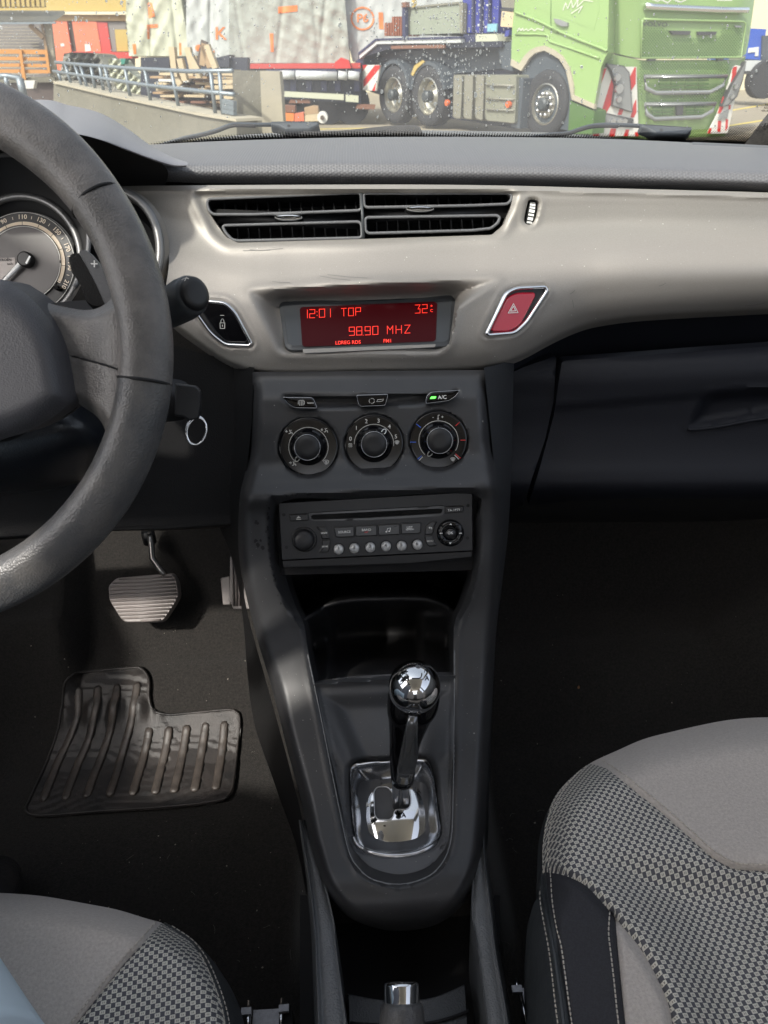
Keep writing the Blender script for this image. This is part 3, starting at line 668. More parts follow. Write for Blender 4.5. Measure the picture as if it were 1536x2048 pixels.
def Fcon(x, y):
    Y = basey(x, y); s = sd(B_L, x, y)
    k = np.clip(1-s/26, 0, 1); Y = Y+.020*k**2.6*ss(745, 790, y+20*(s > 60))
    h = -sd(HOLE, x, y)
    am_ = .0015+.0045*ss(1290, 1220, y); Y = Y+am_*np.clip(1-h/6, 0, 1)**2*(h >= 0)+np.where(h < 0, am_+.016*ss(0, 18, -h)*ss(1270, 1200, y), 0)
    Y = Y-.0008*np.exp(-((h-8)/4.0)**2)
    t = sd(TRO, x, y); Y = Y+.010*ss(-2, 5, t)
    for a, b, r in DIAL:
        q = r-np.hypot(x-a, y-b); Y = Y+.0065*ss(-3, 2, q)
    Y = Y+.010*ss(60, 0, y-742)*(y < 800)
    Y = Y+.004*ss(0, 1, np.abs(x-740)/260)
    return Y
S_CON = Depth(Fcon)
mk('console_shell', patch(B_L, S_CON, 6, [HOLE2], rim=[0, .03, -.02]), M['satin'], con, sharp=60)
# flanks
def Lr(pts): return pts
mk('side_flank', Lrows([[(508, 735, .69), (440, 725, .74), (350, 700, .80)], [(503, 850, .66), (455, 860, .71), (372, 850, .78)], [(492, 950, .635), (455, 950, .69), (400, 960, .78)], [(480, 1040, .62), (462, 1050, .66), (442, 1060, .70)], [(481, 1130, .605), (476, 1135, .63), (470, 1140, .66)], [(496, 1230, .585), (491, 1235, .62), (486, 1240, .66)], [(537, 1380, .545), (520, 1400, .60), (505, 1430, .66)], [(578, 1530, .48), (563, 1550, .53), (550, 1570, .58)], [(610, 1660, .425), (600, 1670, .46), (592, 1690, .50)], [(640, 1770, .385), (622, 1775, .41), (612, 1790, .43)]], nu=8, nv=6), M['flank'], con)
mk('side_flank', Lrows([[(968, 735, .67), (1000, 728, .70), (1028, 715, .74)], [(980, 850, .65), (1003, 850, .68), (1025, 850, .72)], [(990, 950, .63), (1008, 955, .66), (1022, 960, .70)], [(998, 1060, .62), (1008, 1062, .65), (1016, 1065, .69)], [(996, 1160, .61), (1002, 1163, .64), (1004, 1170, .68)], [(990, 1260, .585), (992, 1262, .62), (992, 1270, .66)], [(983, 1380, .55), (984, 1382, .59), (986, 1390, .63)], [(975, 1500, .50), (978, 1505, .53), (981, 1510, .57)], [(970, 1640, .44), (974, 1645, .47), (977, 1650, .50)], [(955, 1770, .39), (968, 1765, .41), (980, 1775, .43)]], nu=8, nv=6), M['console'], con)
# tray under the radio
def Ftray(x, y):
    v = y-30*np.clip(np.abs(x-763)/146, 0, 1.1)**4-(-.03*(x-763))
    Y = curve1([1090, 1115, 1135, 1165, 1182, 1193, 1201, 1214, 1240, 1275, 1300, 1340, 1375], [.60, .70, .80, .79, .70, .628, .622, .66, .70, .70, .665, .585, .565], v)
    w = ss(78, 100, np.abs(x-753))*ss(1215, 1235, y); Y = Y-.035*w
    e = -sd(HOLE2, x, y); Y = Y - (Y-basey(x, y)-.02)*ss(-14, 2, e)*.9
    return Y
mk('storage_tray', patch(rnd([(560, 1108), (950, 1093), (952, 1150), (932, 1205), (913, 1245), (912, 1352), (780, 1356), (625, 1368), (608, 1290), (602, 1250), (572, 1190)], 5), Depth(Ftray), 5), M['tray'], con)
# gear panel
DISH = rnd([(640, 1385), (905, 1375), (872, 1520), (886, 1640), (884, 1690), (840, 1708), (760, 1712), (712, 1690), (700, 1640), (702, 1531)], 18)
GATE = cr([(699, 1545), (704, 1530), (720, 1524), (780, 1520), (840, 1516), (857, 1522), (868, 1548), (878, 1620), (883, 1660), (876, 1680), (850, 1697), (800, 1706), (750, 1704), (718, 1692), (706, 1660), (700, 1600)], 4, True)
CREASE1 = [(642, 1395), (704, 1531)]; CREASE2 = [(899, 1372), (862, 1518)]
def Fgear(x, y):
    Y = basey(x, y)+.009
    s = sd(DISH, x, y); Y = Y+.010*ss(0, 40, s)
    l = ss(0, 26, -sd(rnd([(648, 1380), (896, 1372), (864, 1520), (705, 1531)], 3), x, y)); Y = Y-.004*l*ss(1545, 1500, y)
    h = sd(HOLE, x, y); Y = Y+.0015*np.exp(-((h-9)/1.6)**2)*(y > 1340)+.0012*np.exp(-((h-15)/1.6)**2)*(y > 1690)-.001*ss(12, 8, h)
    g = sd(GATE, x, y); Y = Y+.010*ss(-3, 3, g)+.003*np.exp(-((g+4)/3.0)**2)
    tl = 1362-(x-632)*.06; Y = Y-.003*np.exp(-((y-tl-6)/5.0)**2)+.012*ss(5, 0, y-tl)
    return Y
S_GP = Depth(Fgear)
mk('gear_panel', patch(np.array([p for p in inset(HOLE2, -3) if p[1] > 1362] if False else [(626, 1364), (640, 1361), (700, 1353), (780, 1348), (860, 1345), (911, 1344), (911, 1450), (909, 1600), (905, 1682), (888, 1728), (856, 1758), (800, 1773), (743, 1763), (712, 1737), (694, 1701), (676, 1621), (652, 1500), (632, 1400)]), S_GP, 4.5, rim=[0, .02, -.02]), M['inner'], con, sharp=60)
# ---- climate panel controls
cp = plane3(S_CON(690, 860)[0], S_CON(810, 855)[0], S_CON(750, 935)[0])
climate = thing('climate_controls', 'three black rotary heater dials with chrome arcs below a row of buttons', 'heater controls', S_CON(748, 930)[0])
def Kp(*p): return [(560+x/3.84, 740+y/3.84) for x, y in p]
def onp(cxp, cyp, r, h, n=48, pl=None):
    """real circle on the plane with axis along its normal"""
    pl = pl or cp; c = pl(cxp, cyp)[0]; e = pl(cxp+10, cyp)[0]-c; a = e/np.linalg.norm(e); b = np.cross(pl.n, a)
    t = np.linspace(0, 2*np.pi, n, endpoint=False); return c+pl.n*h+r*(np.outer(np.cos(t), a)+np.outer(np.sin(t), b))
pxm = np.linalg.norm(cp(758, 888)[0]-cp(748, 888)[0])/10
for i, (a, b, r) in enumerate(DIAL):
    L = cp
    ring = mk('dial_plate', loops([onp(a, b, r*pxm*1.0, -.010), onp(a, b, r*pxm*1.0, .0000), onp(a, b, (r-1.5)*pxm, .0004), onp(a, b, (r-4)*pxm, .0003)]), M['gloss'], climate, sharp=40)
    k = mk('dial_knob', loops([onp(a, b, 37*pxm, .0), onp(a, b, 36*pxm, .0022), onp(a, b, 33*pxm, .003), onp(a, b, 27*pxm, .0105), onp(a, b, 26*pxm, .0122), onp(a, b, 25*pxm, .013), onp(a, b, 24*pxm, .0122), onp(a, b, 23*pxm, .0128), onp(a, b, 10*pxm, .0134), onp(a, b, 1*pxm, .0135)]), M['gloss'], climate)
    mk('knob_cap', loops([onp(a, b, 24*pxm, .0128), onp(a, b, 23*pxm, .0136), onp(a, b, 10*pxm, .0141), onp(a, b, .5*pxm, .0142)]), M['black'], k)
    mk('knob_ring', tube(onp(a, b, 25*pxm, .0131, 60), .0004, 6, closed=True), M['dullchrome'], k)
    a0, a1 = [(-225, 45), (-180, 5), (-225, 30)][i]
    arc = [ell(a, b, 39.5, n=30, a0=a0, a1=a1)]
    mk('arc_mark', ribbon(arc, 1.1, cp.off(.0006)), M['dimwhite'], ring, smooth=False)
    an = math.radians([132, -52, 125][i]); c = cp(a+31*math.cos(an), b+31*math.sin(an), .0068)[0]; u = cp(a+40*math.cos(an), b+40*math.sin(an), .003)[0]-cp(a+22*math.cos(an), b+22*math.sin(an), .011)[0]; u /= np.linalg.norm(u)
    v_ = np.cross(u, cp.n); v_ /= np.linalg.norm(v_); t = np.linspace(0, 2*np.pi, 16, endpoint=False)
    mk('pointer', tube(c+np.outer(np.cos(t)*.0042, u)+np.outer(np.sin(t)*.0019, v_)+np.cross(v_, u)*0, .00045, 5, closed=True), M['white'] if i == 1 else M['dimwhite'], k)
ink = cp.off(.0006)
def ktxt(s, X, Y, size, m=M['dimwhite'], rot=0): p = Kp((X, Y))[0]; return mk('marking', text(s, p[0], p[1], size, ink, rot=rot, lift=0), m, climate, smooth=False)
for s, X, Y in (('0', 541, 529), ('1', 586, 446), ('2', 663, 395), ('3', 757, 391), ('4', 840, 435), ('5', 890, 512)): ktxt(s, X, Y, 11.5)
ktxt('-', 1176, 362, 9); ktxt('+', 1247, 362, 9)
def kst(lines, w, m): mk('marking', ribbon([Kp(*l) for l in lines], w, ink), m, climate, smooth=False)
kst([[(1048, 415), (1080, 441)]], 1.6, M['blueprint']); kst([[(1004, 554), (1042, 554)]], 1.6, M['blueprint']); kst([[(1086, 660), (1058, 684)]], 1.6, M['blueprint']); kst([[(1094, 668), (1068, 694)]], 1.6, M['dimwhite'])
kst([[(1376, 403), (1350, 428)]], 1.6, M['redprint']); kst([[(1388, 539), (1422, 539)]], 1.6, M['redprint']); kst([[(1350, 646), (1384, 676)]], 2, M['redprint']); kst([[(1341, 654), (1372, 684)]], 1.6, M['dimwhite'])
kst([[(1214, 348), (1214, 378)], [(1214, 348), (1224, 346)]], 1.2, M['dimwhite']); kst([[(1211, 376), (1217, 376)]], 2.6, M['dimwhite'])
fan = []
for k in range(4):
    an = k*90+45; fan.append([tuple(p) for p in ell(540+9*math.cos(math.radians(an)), 578+9*math.sin(math.radians(an)), 6, n=9)])
kst(fan, 1.6, M['dimwhite'])
def person_icon(X, Y, arrow):
    g = [[(X+4, Y-14), (X+10, Y+4), (X+22, Y+4), (X+24, Y+16)], [(X+14, Y-12), (X+18, Y-12)], [(X+10, Y+10), (X-2, Y+14)]]
    g += [[(X-20, Y-12), (X-20, Y+2), (X-26, Y-4)], [(X-20, Y+2), (X-13, Y-4)]] if arrow == 'd' else [[(X-26, Y-6), (X-10, Y-6), (X-16, Y-12)], [(X-10, Y-6), (X-16, Y+1)]]
    return g
kst(person_icon(70, 475, 'd'), 1.5, M['dimwhite']); kst(person_icon(342, 462, 'd'), 1.5, M['dimwhite']); kst(person_icon(98, 718, 'r'), 1.5, M['dimwhite'])
def demist(X, Y, s): return [[(X-20*s, Y-10*s), (X-8*s, Y-16*s), (X+8*s, Y-16*s), (X+20*s, Y-10*s), (X+14*s, Y+8*s), (X-14*s, Y+8*s), (X-20*s, Y-10*s)], [(X-6*s, Y-8*s), (X-6*s, Y+16*s)], [(X, Y-8*s), (X, Y+16*s)], [(X+6*s, Y-8*s), (X+6*s, Y+16*s)]]
kst(demist(355, 708, 1), 1.3, M['dimwhite']); kst(demist(898, 556, .8), 1.3, M['dimwhite']); kst(demist(1328, 686, .8), 1.3, M['dimwhite'])
# buttons above the dials
bp_ = plane3(S_CON(600, 803)[0], S_CON(890, 796)[0], S_CON(740, 812)[0]+[0, -.004, -.002]); bp_ = Plane(S_CON(745, 825)[0]-[0, .001, 0], cp.n)
bink = bp_.off(.0062)
def kbtn(poly, sym):
    b = mk('push_button', plate(rnd(Kp(*poly), 3), bp_, [(0, -.004), (0, .0035), (1.2, .0052), (3, .0056)]), M['gloss'], climate, sharp=50)
    mk('button_edge', tube(bp_(*rnd(Kp(*poly), 3).T, lift=.0046), .00045, 5, closed=True), M['dullchrome'], b)
    return b
b1 = kbtn([(26, 212), (245, 214), (262, 228), (287, 292), (120, 290), (70, 262)], 0)
mk('heated_screen_symbol', join([ribbon([Kp(*l) for l in [[(140, 262), (142, 240), (150, 233), (178, 233), (187, 240), (187, 262), (182, 262)], [(152, 242), (152, 272)], [(164, 242), (164, 272)], [(176, 242), (176, 272)]]], 1.3, bink), ribbon([Kp((210, 250), (255, 250), (258, 256), (215, 257), (210, 250))], .9, bink)]), M['dimwhite'], b1, smooth=False)
b2 = kbtn([(588, 196), (826, 188), (822, 215), (806, 272), (620, 280), (602, 255)], 0)
mk('recirculation_symbol', join([ribbon([Kp(*[tuple(p) for p in ell(705, 238, 20, n=9, a0=a, a1=a+85)])], 1.6, bink) for a in (15, 135, 255)]+[ribbon([Kp((742, 244), (750, 228), (796, 224), (788, 238), (742, 244))], .9, bink)]), M['dimwhite'], b2, smooth=False)
b3 = kbtn([(1128, 196), (1160, 172), (1376, 158), (1340, 205), (1290, 236), (1120, 258), (1118, 235)], 0)
p = Kp((1246, 210))[0]; mk('button_lettering', text('A/C', p[0], p[1], 10.5, bink, rot=-4, lift=0, bold=1), M['white'], b3, smooth=False)
mk('indicator_light', patch(rnd(Kp((1150, 222), (1162, 204), (1202, 202), (1192, 220)), 1.5), bink, 8), M['led'], b3)

# ================================================================== CAR RADIO
def Rp(*p): return [(530+x/3.413, 980+y/3.413) for x, y in p]
rp_ = plane3(P(567, 1020, .606), P(945, 1000, .606), P(760, 1108, .586))
radio = thing('car_radio', 'black car radio with disc slot and six silver preset buttons', 'radio', rp_(757, 1110)[0])
FACE = rnd(Rp((92, 88), (1415, 12), (1418, 408), (1412, 414), (122, 478), (115, 470)), 3)
mk('faceplate', plate(FACE, rp_, [(-3, -.02), (0, -.002), (0, 0), (1.2, .0008)]), mat('radio_plastic', (.016, .016, .018), .38, 0, [('noise', 2500, .1)]), radio, sharp=40)
mk('lower_strip', plate(rnd(Rp((118, 482), (1414, 418), (1412, 456), (1000, 500), (124, 530)), 3), rp_, [(-1, -.02), (0, -.002), (1, 0)]), M['black'], radio, sharp=40)
rf = rp_.off(.0008)
SL_O = rnd(Rp((296, 158), (1226, 108), (1220, 170), (1180, 180), (700, 206), (330, 212), (306, 202)), 5)
SL_I = rnd(Rp((312, 178), (330, 168), (1190, 126), (1214, 132), (1206, 156), (1190, 162), (700, 192), (336, 204), (316, 198)), 7)
mk('slot_surround', patch(SL_O, Depth(lambda x, y: np.zeros(len(x))) if False else rf.off(.0012), 8, [SL_I], rim=[0, .0016, 0]), mat('slot_plastic', (.05, .05, .052), .3, 0, coat=.2), radio, sharp=40)
mk('disc_slot', patch(SL_I, rf.off(.0003), 8), mat('slot_brush', (.004, .004, .004), .95, 0, [('noise', 900, .8)]), radio)
for c in ((128, 169), (146, 392), (1386, 107), (1383, 328)):
    p = Rp(c)[0]; mk('release_hole', patch(ell(p[0], p[1], 3.4, n=14), rf.off(.0003), 6), M['deep'], radio)
def rbtn(poly, nm='push_button', m=None, r=2, h=.0016):
    return mk(nm, plate(rnd(Rp(*poly), r), rf, [(0, -.001), (0, h*.8), (1, h), (2.2, h*1.05)]), m or M['rbtn'], radio, sharp=50)
M['rbtn'] = mat('radio_button', (.013, .013, .014), .3, 0, coat=.15)
rk = rf.off(.0020)
def rtxt(s, X, Y, size, par, m=None, rot=-3.2): p = Rp((X, Y))[0]; mk('button_lettering', text(s, p[0], p[1], size, rk, rot=rot, lift=0), m or M['white'], par, smooth=False)
b = rbtn([(165, 165), (294, 159), (298, 207), (172, 214)]); mk('eject_symbol', join([(list(map(tuple, rk(*np.array(Rp((214, 194), (245, 192), (229, 176))).T))), [(0, 1, 2)]), ribbon([Rp((214, 201), (245, 199))], 1.0, rk)]), M['dimwhite'], b, smooth=False)
b = rbtn([(1230, 112), (1358, 105), (1352, 150), (1225, 160)]); rtxt('TA / PTY', 1290, 137, 6.5, b)
b = rbtn([(350, 248), (405, 246), (428, 275), (448, 332), (388, 334), (378, 290)], r=3); rtxt('MODE', 404, 294, 4.5, b)
b = rbtn([(390, 340), (450, 338), (445, 395), (430, 424), (365, 426), (388, 390)], r=3); rtxt('DARK', 409, 386, 4.5, b)
b = rbtn([(466, 252), (610, 244), (612, 318), (505, 324), (482, 318)], r=3); rtxt('SOURCE', 542, 287, 6.6, b)
b = rbtn([(615, 243), (764, 235), (766, 311), (617, 318)]); rtxt('BAND', 692, 272, 6.8, b); rtxt('AST', 692, 288, 4.5, b, M['redprint'])
b = rbtn([(770, 235), (920, 227), (922, 303), (772, 311)])
mk('note_symbol', join([ribbon([Rp((832, 284), (836, 262), (856, 258), (852, 280))], 1.2, rk), (list(map(tuple, rk(*ell(*Rp((828, 285))[0], 1.8, n=8).T))), [tuple(range(8))]), (list(map(tuple, rk(*ell(*Rp((848, 281))[0], 1.8, n=8).T))), [tuple(range(8))])]), M['white'], b, smooth=False)
b = rbtn([(926, 226), (1068, 218), (1064, 290), (1045, 298), (928, 302)], r=3); rtxt('LIST', 988, 257, 6.8, b); rtxt('REFRESH', 989, 270, 4.2, b)
b = rbtn([(1128, 214), (1180, 210), (1158, 245), (1146, 300), (1088, 306), (1096, 250)], r=4); mk('return_symbol', ribbon([Rp((1138, 266), (1138, 256), (1120, 257)), Rp((1126, 251), (1119, 257), (1127, 263))], 1.1, rk), M['white'], b, smooth=False)
b = rbtn([(1088, 310), (1146, 306), (1152, 345), (1178, 378), (1120, 386), (1096, 360)], r=4); rtxt('MENU', 1127, 349, 4.8, b, M['dimwhite'])
def ron(X, Y, R, h, n=32): p = Rp((X, Y))[0]; return onp(p[0], p[1], R/3.413*pxr, h, n, rf)
pxr = np.linalg.norm(rf(765, 1060)[0]-rf(755, 1060)[0])/10
mk('volume_ring', loops([ron(268, 338, 88, -.001), ron(268, 338, 88, .001), ron(268, 338, 82, .0016), ron(268, 338, 78, .0004)]), M['rbtn'], radio)
mk('volume_knob', loops([ron(268, 338, 72, 0), ron(268, 338, 71, .005), ron(268, 338, 68, .0075), ron(268, 338, 62, .009), ron(268, 338, 50, .0100), ron(268, 338, 30, .0108), ron(268, 338, 1, .0110)]), mat('volume_knob_rubber', (.022, .022, .024), .42, 0, [('noise', 1200, .3)]), radio)
for k, (X, Y) in enumerate([(504, 401), (611, 394), (719, 388), (826, 381), (932, 378), (1039, 371)]):
    pb = mk('preset_button', loops([ron(X, Y, 39, -.001), ron(X, Y, 39, .0012), ron(X, Y, 34, .0016)]), M['rbtn'], radio)
    mk('silver_cap', loops([ron(X, Y, 34, .001), ron(X, Y, 34, .004), ron(X, Y, 31, .0056), ron(X, Y, 16, .0066), ron(X, Y, 1, .0069)]), M['cap'], pb)
    p = Rp((X, Y+1))[0]; mk('button_number', text(str(k+1), p[0]-.5, p[1]-1.5, 9.5, rf.off(.0071), rot=-3, lift=0), M['soft'], pb, smooth=False)
nav = mk('menu_ring', loops([ron(1264, 292, 93, -.001), ron(1264, 292, 93, .003), ron(1264, 292, 88, .005), ron(1264, 292, 66, .0062), ron(1264, 292, 46, .005), ron(1264, 292, 43, .002)], cap1=False), M['gloss'], radio)
mk('ok_button', loops([ron(1264, 296, 39, 0), ron(1264, 296, 39, .0045), ron(1264, 296, 35, .0056), ron(1264, 296, 1, .0058)]), M['rbtn'], radio)
rq = rf.off(.0066)
p = Rp((1265, 297))[0]; mk('button_lettering', text('OK', p[0], p[1]-1, 7.5, rq, rot=-3, lift=0), M['white'], nav, smooth=False)
def tri_(pts): return (list(map(tuple, rq(*np.array(Rp(*pts)).T))), [(0, 1, 2)])
mk('arrow_symbols', join([tri_([(1259, 238), (1277, 238), (1268, 226)]), tri_([(1256, 358), (1274, 357), (1265, 370)]), tri_([(1201, 300), (1201, 290), (1190, 296)]), tri_([(1211, 300), (1211, 290), (1201, 295)]), tri_([(1326, 290), (1326, 300), (1336, 295)]), tri_([(1336, 290), (1336, 300), (1346, 295)])]), M['white'], nav, smooth=False)
for an in (42, 138, 222, 318):
    mk('ring_joint', ribbon([[(1264/3.413+530+math.cos(math.radians(an))*14, 292/3.413+980+math.sin(math.radians(an))*14), (1264/3.413+530+math.cos(math.radians(an))*26, 292/3.413+980+math.sin(math.radians(an))*26)]], 1.6, rq.off(-.0002)), M['deep'], nav, smooth=False)
el_ = np.array([p for p in np.roll(HOLE2, -30, 0)]); k0 = [p for p in HOLE2 if p[1] > 1255]
kk = np.argmin([abs(p[1]-1300)+(p[0] < 800)*1e3 for p in HOLE2]); seq = np.roll(HOLE2, -kk, 0); seq = seq[:np.argmax((seq[:, 1] < 1300) & (seq[:, 0] < 700))]
mk('inner_edge_highlight', tube(S_CON(*inset(HOLE2, -2.2)[[int(np.argmin(np.hypot(*(HOLE2-p).T))) for p in seq]].T, lift=.0003), .0008, 6), M['edge'], con)
chips = []
for k in range(46):
    u = RNG.random()
    if u < .55: px, py, s = 536+RNG.normal()*1.5, RNG.uniform(1005, 1210), RNG.uniform(1, 2.6); px += max(0, py-1100)*.22
    elif u < .8: px, py, s = RNG.uniform(555, 640), 991+RNG.normal()*1.5, RNG.uniform(.8, 2)
    else: px, py, s = 515+RNG.normal()*5, RNG.choice([1046, 1085, 1092])+RNG.normal()*4, RNG.uniform(1.5, 4)
    e = ell(px, py, s, s*RNG.uniform(1, 1.8), 7)+RNG.normal(size=(7, 2))*s*.25; chips.append((list(map(tuple, S_CON(*e.T, lift=.0004))), [tuple(range(7))]))
mk('paint_chips', join(chips), M['deep'], con, smooth=False, kind='stuff')
dust = []
for k in range(420):
    px, py = RNG.uniform(500, 985), RNG.uniform(750, 1850)
    if not inside(inset(B_L, 6), A(px), A(py))[0] or inside(inset(HOLE, -4), A(px), A(py))[0]: continue
    s = .35+RNG.exponential(.25); e = ell(px, py, s, s*RNG.uniform(.6, 1.4), 5); dust.append((list(map(tuple, S_CON(*e.T, lift=.0004))), [tuple(range(5))]))
for k in range(170):
    px, py = RNG.uniform(640, 900), RNG.uniform(1370, 1760); 
    if inside(GATE, A(px), A(py))[0] or not inside(inset(HOLE2, 5), A(px), A(py))[0]: continue
    s = .35+RNG.exponential(.25); e = ell(px, py, s, s, 5); dust.append((list(map(tuple, S_GP(*e.T, lift=.0004))), [tuple(range(5))]))
mk('dust_specks', join(dust), mat('dust', (.30, .29, .27), .9), con, smooth=False, kind='stuff')
sc_ = []
for (x0, y0, x1, y1) in ((486, 501, 566, 497), (500, 499, 540, 500), (545, 563, 580, 565), (640, 552, 700, 560), (655, 549, 735, 556), (1318, 572, 1332, 566), (1140, 588, 1150, 580), (1490, 612, 1530, 606), (1145, 600, 1148, 616), (742, 720, 744, 724)): sc_.append([(x0, y0), ((x0+x1)/2, (y0+y1)/2+1.2), (x1, y1)])
mk('scuff_marks', ribbon(sc_, 1.0, S_TR, .0004), mat('scuff', (.16, .155, .15), .6), dash, smooth=False, kind='stuff')
dt = []
for k in range(260):
    px, py = RNG.uniform(350, 1536), RNG.uniform(380, 740)
    if sd(V_OUT, px, py)[0] > 0 or sd(D_OUT, px, py)[0] > 0 or not (ft(px)+6 < py < fb(px)-8) or px < 400: continue
    s = .3+RNG.exponential(.22); dt.append((list(map(tuple, S_TR(*ell(px, py, s, s, 5).T, lift=.0004))), [tuple(range(5))]))
mk('dust_specks', join(dt), mat('dust_pale', (.62, .60, .56), .9), dash, smooth=False, kind='stuff')
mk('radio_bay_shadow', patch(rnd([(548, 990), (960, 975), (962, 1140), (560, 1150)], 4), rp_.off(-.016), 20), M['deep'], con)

# ================================================================== GEAR LEVER AND GATE
def Gp(*p): return [(560+x/3.2, 1300+y/3.2) for x, y in p]
gate = thing('gear_gate', 'chrome gear selector plate with cut-out slots below the black lever', 'selector plate', S_GP(790, 1690)[0])
GO = inset(GATE, 2)
GI = rnd(Gp((548, 872), (600, 858), (700, 850), (830, 850), (905, 866), (922, 900), (938, 1180), (920, 1225), (860, 1268), (740, 1284), (620, 1276), (562, 1250), (550, 1180), (540, 950)), 6)
SLOT = rnd(Gp((600, 905), (622, 876), (690, 876), (716, 905), (730, 940), (735, 862), (815, 860), (830, 900), (838, 960), (832, 1000), (812, 1020), (735, 1022), (722, 1070), (700, 1088), (628, 1086), (606, 1060)), 6)
gp0 = S_GP(700, 1700)[0]
gpl = plane3(S_GP(760, 1560)[0], S_GP(820, 1560)[0], S_GP(790, 1680)[0]).off(-.002)
def Fgo(x, y):
    a = gpl(x, y)[:, 1]; s = -sd(GI, x, y); o_ = sd(GO, x, y); t = np.clip(s, 0, None)/(np.clip(s, 0, None)+np.clip(o_, 1e-6, None))
    edge = basey(x, y)+.009
    return a*(1-ss(0, 1, t)) + (edge+.004)*ss(0, 1, t)
mk('gate_surround', patch(GO, Depth(Fgo), 4, [GI]), M['dullchrome'], gate, sharp=60)
Sgp = Depth(lambda x, y: gpl(x, y)[:, 1]-.0035*np.clip(1-((x-790)/62)**2-((y-1635)/85)**2, -.5, 1))
cpl = mk('chrome_plate', patch(GI, Sgp, 4, [SLOT], rim=-gpl.n*.002), M['chrome'], gate, sharp=30)
mk('slot_edge', tube(Sgp(*SLOT.T, lift=.0003), .0007, 6, closed=True), M['alu'], gate)
mk('slot_gaiter', patch(inset(SLOT, -4), gpl.off(-.006), 5), mat('gaiter_felt', (.075, .072, .068), .95, 0, [('noise', 300, 1)], var=(60, .3, (.03, .03, .03))), gate)
lip = cr(Gp((470, 1195), (486, 1235), (530, 1272), (620, 1305), (740, 1318), (870, 1300), (970, 1255), (1012, 1205), (1026, 1150)), 5)
mk('lower_lip', tube(S_GP(*lip.T, lift=.003), [.0012+.0014*math.sin(math.pi*i/(len(lip)-1)) for i in range(len(lip))], 8), M['alu'], gate)
gi = Depth(lambda x, y: Sgp.f(x, y)-.0006)
def gtxt(s, X, Y, size, surf, par, m, rot=-2): p = Gp((X, Y))[0]; mk('marking', text(s, p[0], p[1], size, surf, rot=rot, lift=0), m, par, smooth=False)
gtxt('M', 566, 992, 13, gi, gate, M['white'], 6); gtxt('A', 792, 1057, 13, gi, gate, M['deep']); gtxt('N', 745, 1040, 7, gi, gate, M['deep']); gtxt('-', 668, 1120, 16, gi, gate, M['deep']); gtxt('R', 890, 905, 13, gi, gate, M['deep']); gtxt('+', 648, 853, 10, gi, gate, M['deep'])
mk('plate_groove', ribbon([[tuple(q) for q in rnd(Gp((865, 880), (880, 860), (905, 862), (925, 900), (930, 950), (915, 970), (885, 965), (868, 920)), 4)]], .8, gi, 0), M['dullchrome'], gate, smooth=False)
lever = thing('gear_lever', 'gear lever with round chrome knob on a glossy black grip', 'gear lever', P(804, 1585, .424)[0])
kc = P(829, 1373, .452)[0]; KR = .0232
def lat(rows, nphi=28):
    out = []
    for (x, y, hw, Y, dep) in rows:
        c = P(x, y, Y)[0]; e = P(x+hw, y, Y)[0]-c; R = np.linalg.norm(e); e /= R; w = np.array([0, -1.0, .25]); w /= np.linalg.norm(w); w = w-e*(w @ e); w /= np.linalg.norm(w)
        t = np.linspace(0, 2*np.pi, nphi, endpoint=False); rr_ = R*np.ones(nphi)
        out.append(c+np.outer(np.cos(t)*R, e)+np.outer(np.sin(t)*R*dep, w))
    return out
B = [(829, 1360, 48, .465, .7), (828, 1390, 52, .463, .85), (824, 1420, 50, .459, .9), (819, 1440, 42, .456, .9), (812, 1475, 33, .452, .95), (808, 1500, 29, .449, 1.0), (806, 1530, 26, .445, 1.0), (805, 1560, 23, .441, 1.0), (805, 1567, 20, .44, 1.0)]
BB = cr(np.array(B), 4)
mk('grip', loops(lat(BB)), M['gloss'], lever, sharp=50)
mk('grip_ridge', tube(np.concatenate([P(x, y, Y) for x, y, Y in ((826, 1432, .430), (824, 1450, .4275), (821, 1480, .427), (818, 1510, .4265), (812, 1540, .4265), (808, 1562, .427))]), [.004, .0055, .0065, .0085, .0085, .0075], 14, flat=.55), M['ridge'], lever)
# knob: sphere, slightly egg-shaped towards the grip
LL = []
axis = P(815, 1450, .450)[0]-kc; axis /= np.linalg.norm(axis); e1 = np.cross(axis, [0, 1, 0]); e1 /= np.linalg.norm(e1); e2 = np.cross(axis, e1)
t = np.linspace(0, 2*np.pi, 48, endpoint=False)
for k in range(1, 26):
    a = math.pi*k/29; h = -math.cos(a)*KR; r = math.sin(a)*KR
    if h > 0: h *= 1.12
    LL.append(kc+axis*h+r*(np.outer(np.cos(t), e1)+np.outer(np.sin(t), e2)))
knob = mk('chrome_knob', loops(LL, cap0=True), M['chrome'], lever)
bs = Ball(kc, KR+.0002)
gtxt('M', 811, 182, 14, bs, knob, M['deep'], 0); gtxt('A', 941, 182, 13, bs, knob, M['deep'], 0); gtxt('N', 935, 134, 10, bs, knob, M['deep'], 0); gtxt('R', 927, 100, 9, bs, knob, M['deep'], 0)
gtxt('+', 807, 140, 15, bs, knob, M['deep'], 0)
mk('marking', ribbon([Gp((800, 224), (830, 222)), Gp((845, 181), (890, 181), (902, 176), (908, 160), (906, 86))], 1.8, bs), M['deep'], knob, smooth=False)
for x0, x1 in ((783, 800), (803, 818)):
    mk('shift_rod', tube([P(x0+8, 1560, .437)[0], gpl(x0+8, 1620, -.02)[0]], .0035, 10), M['alu'], lever)

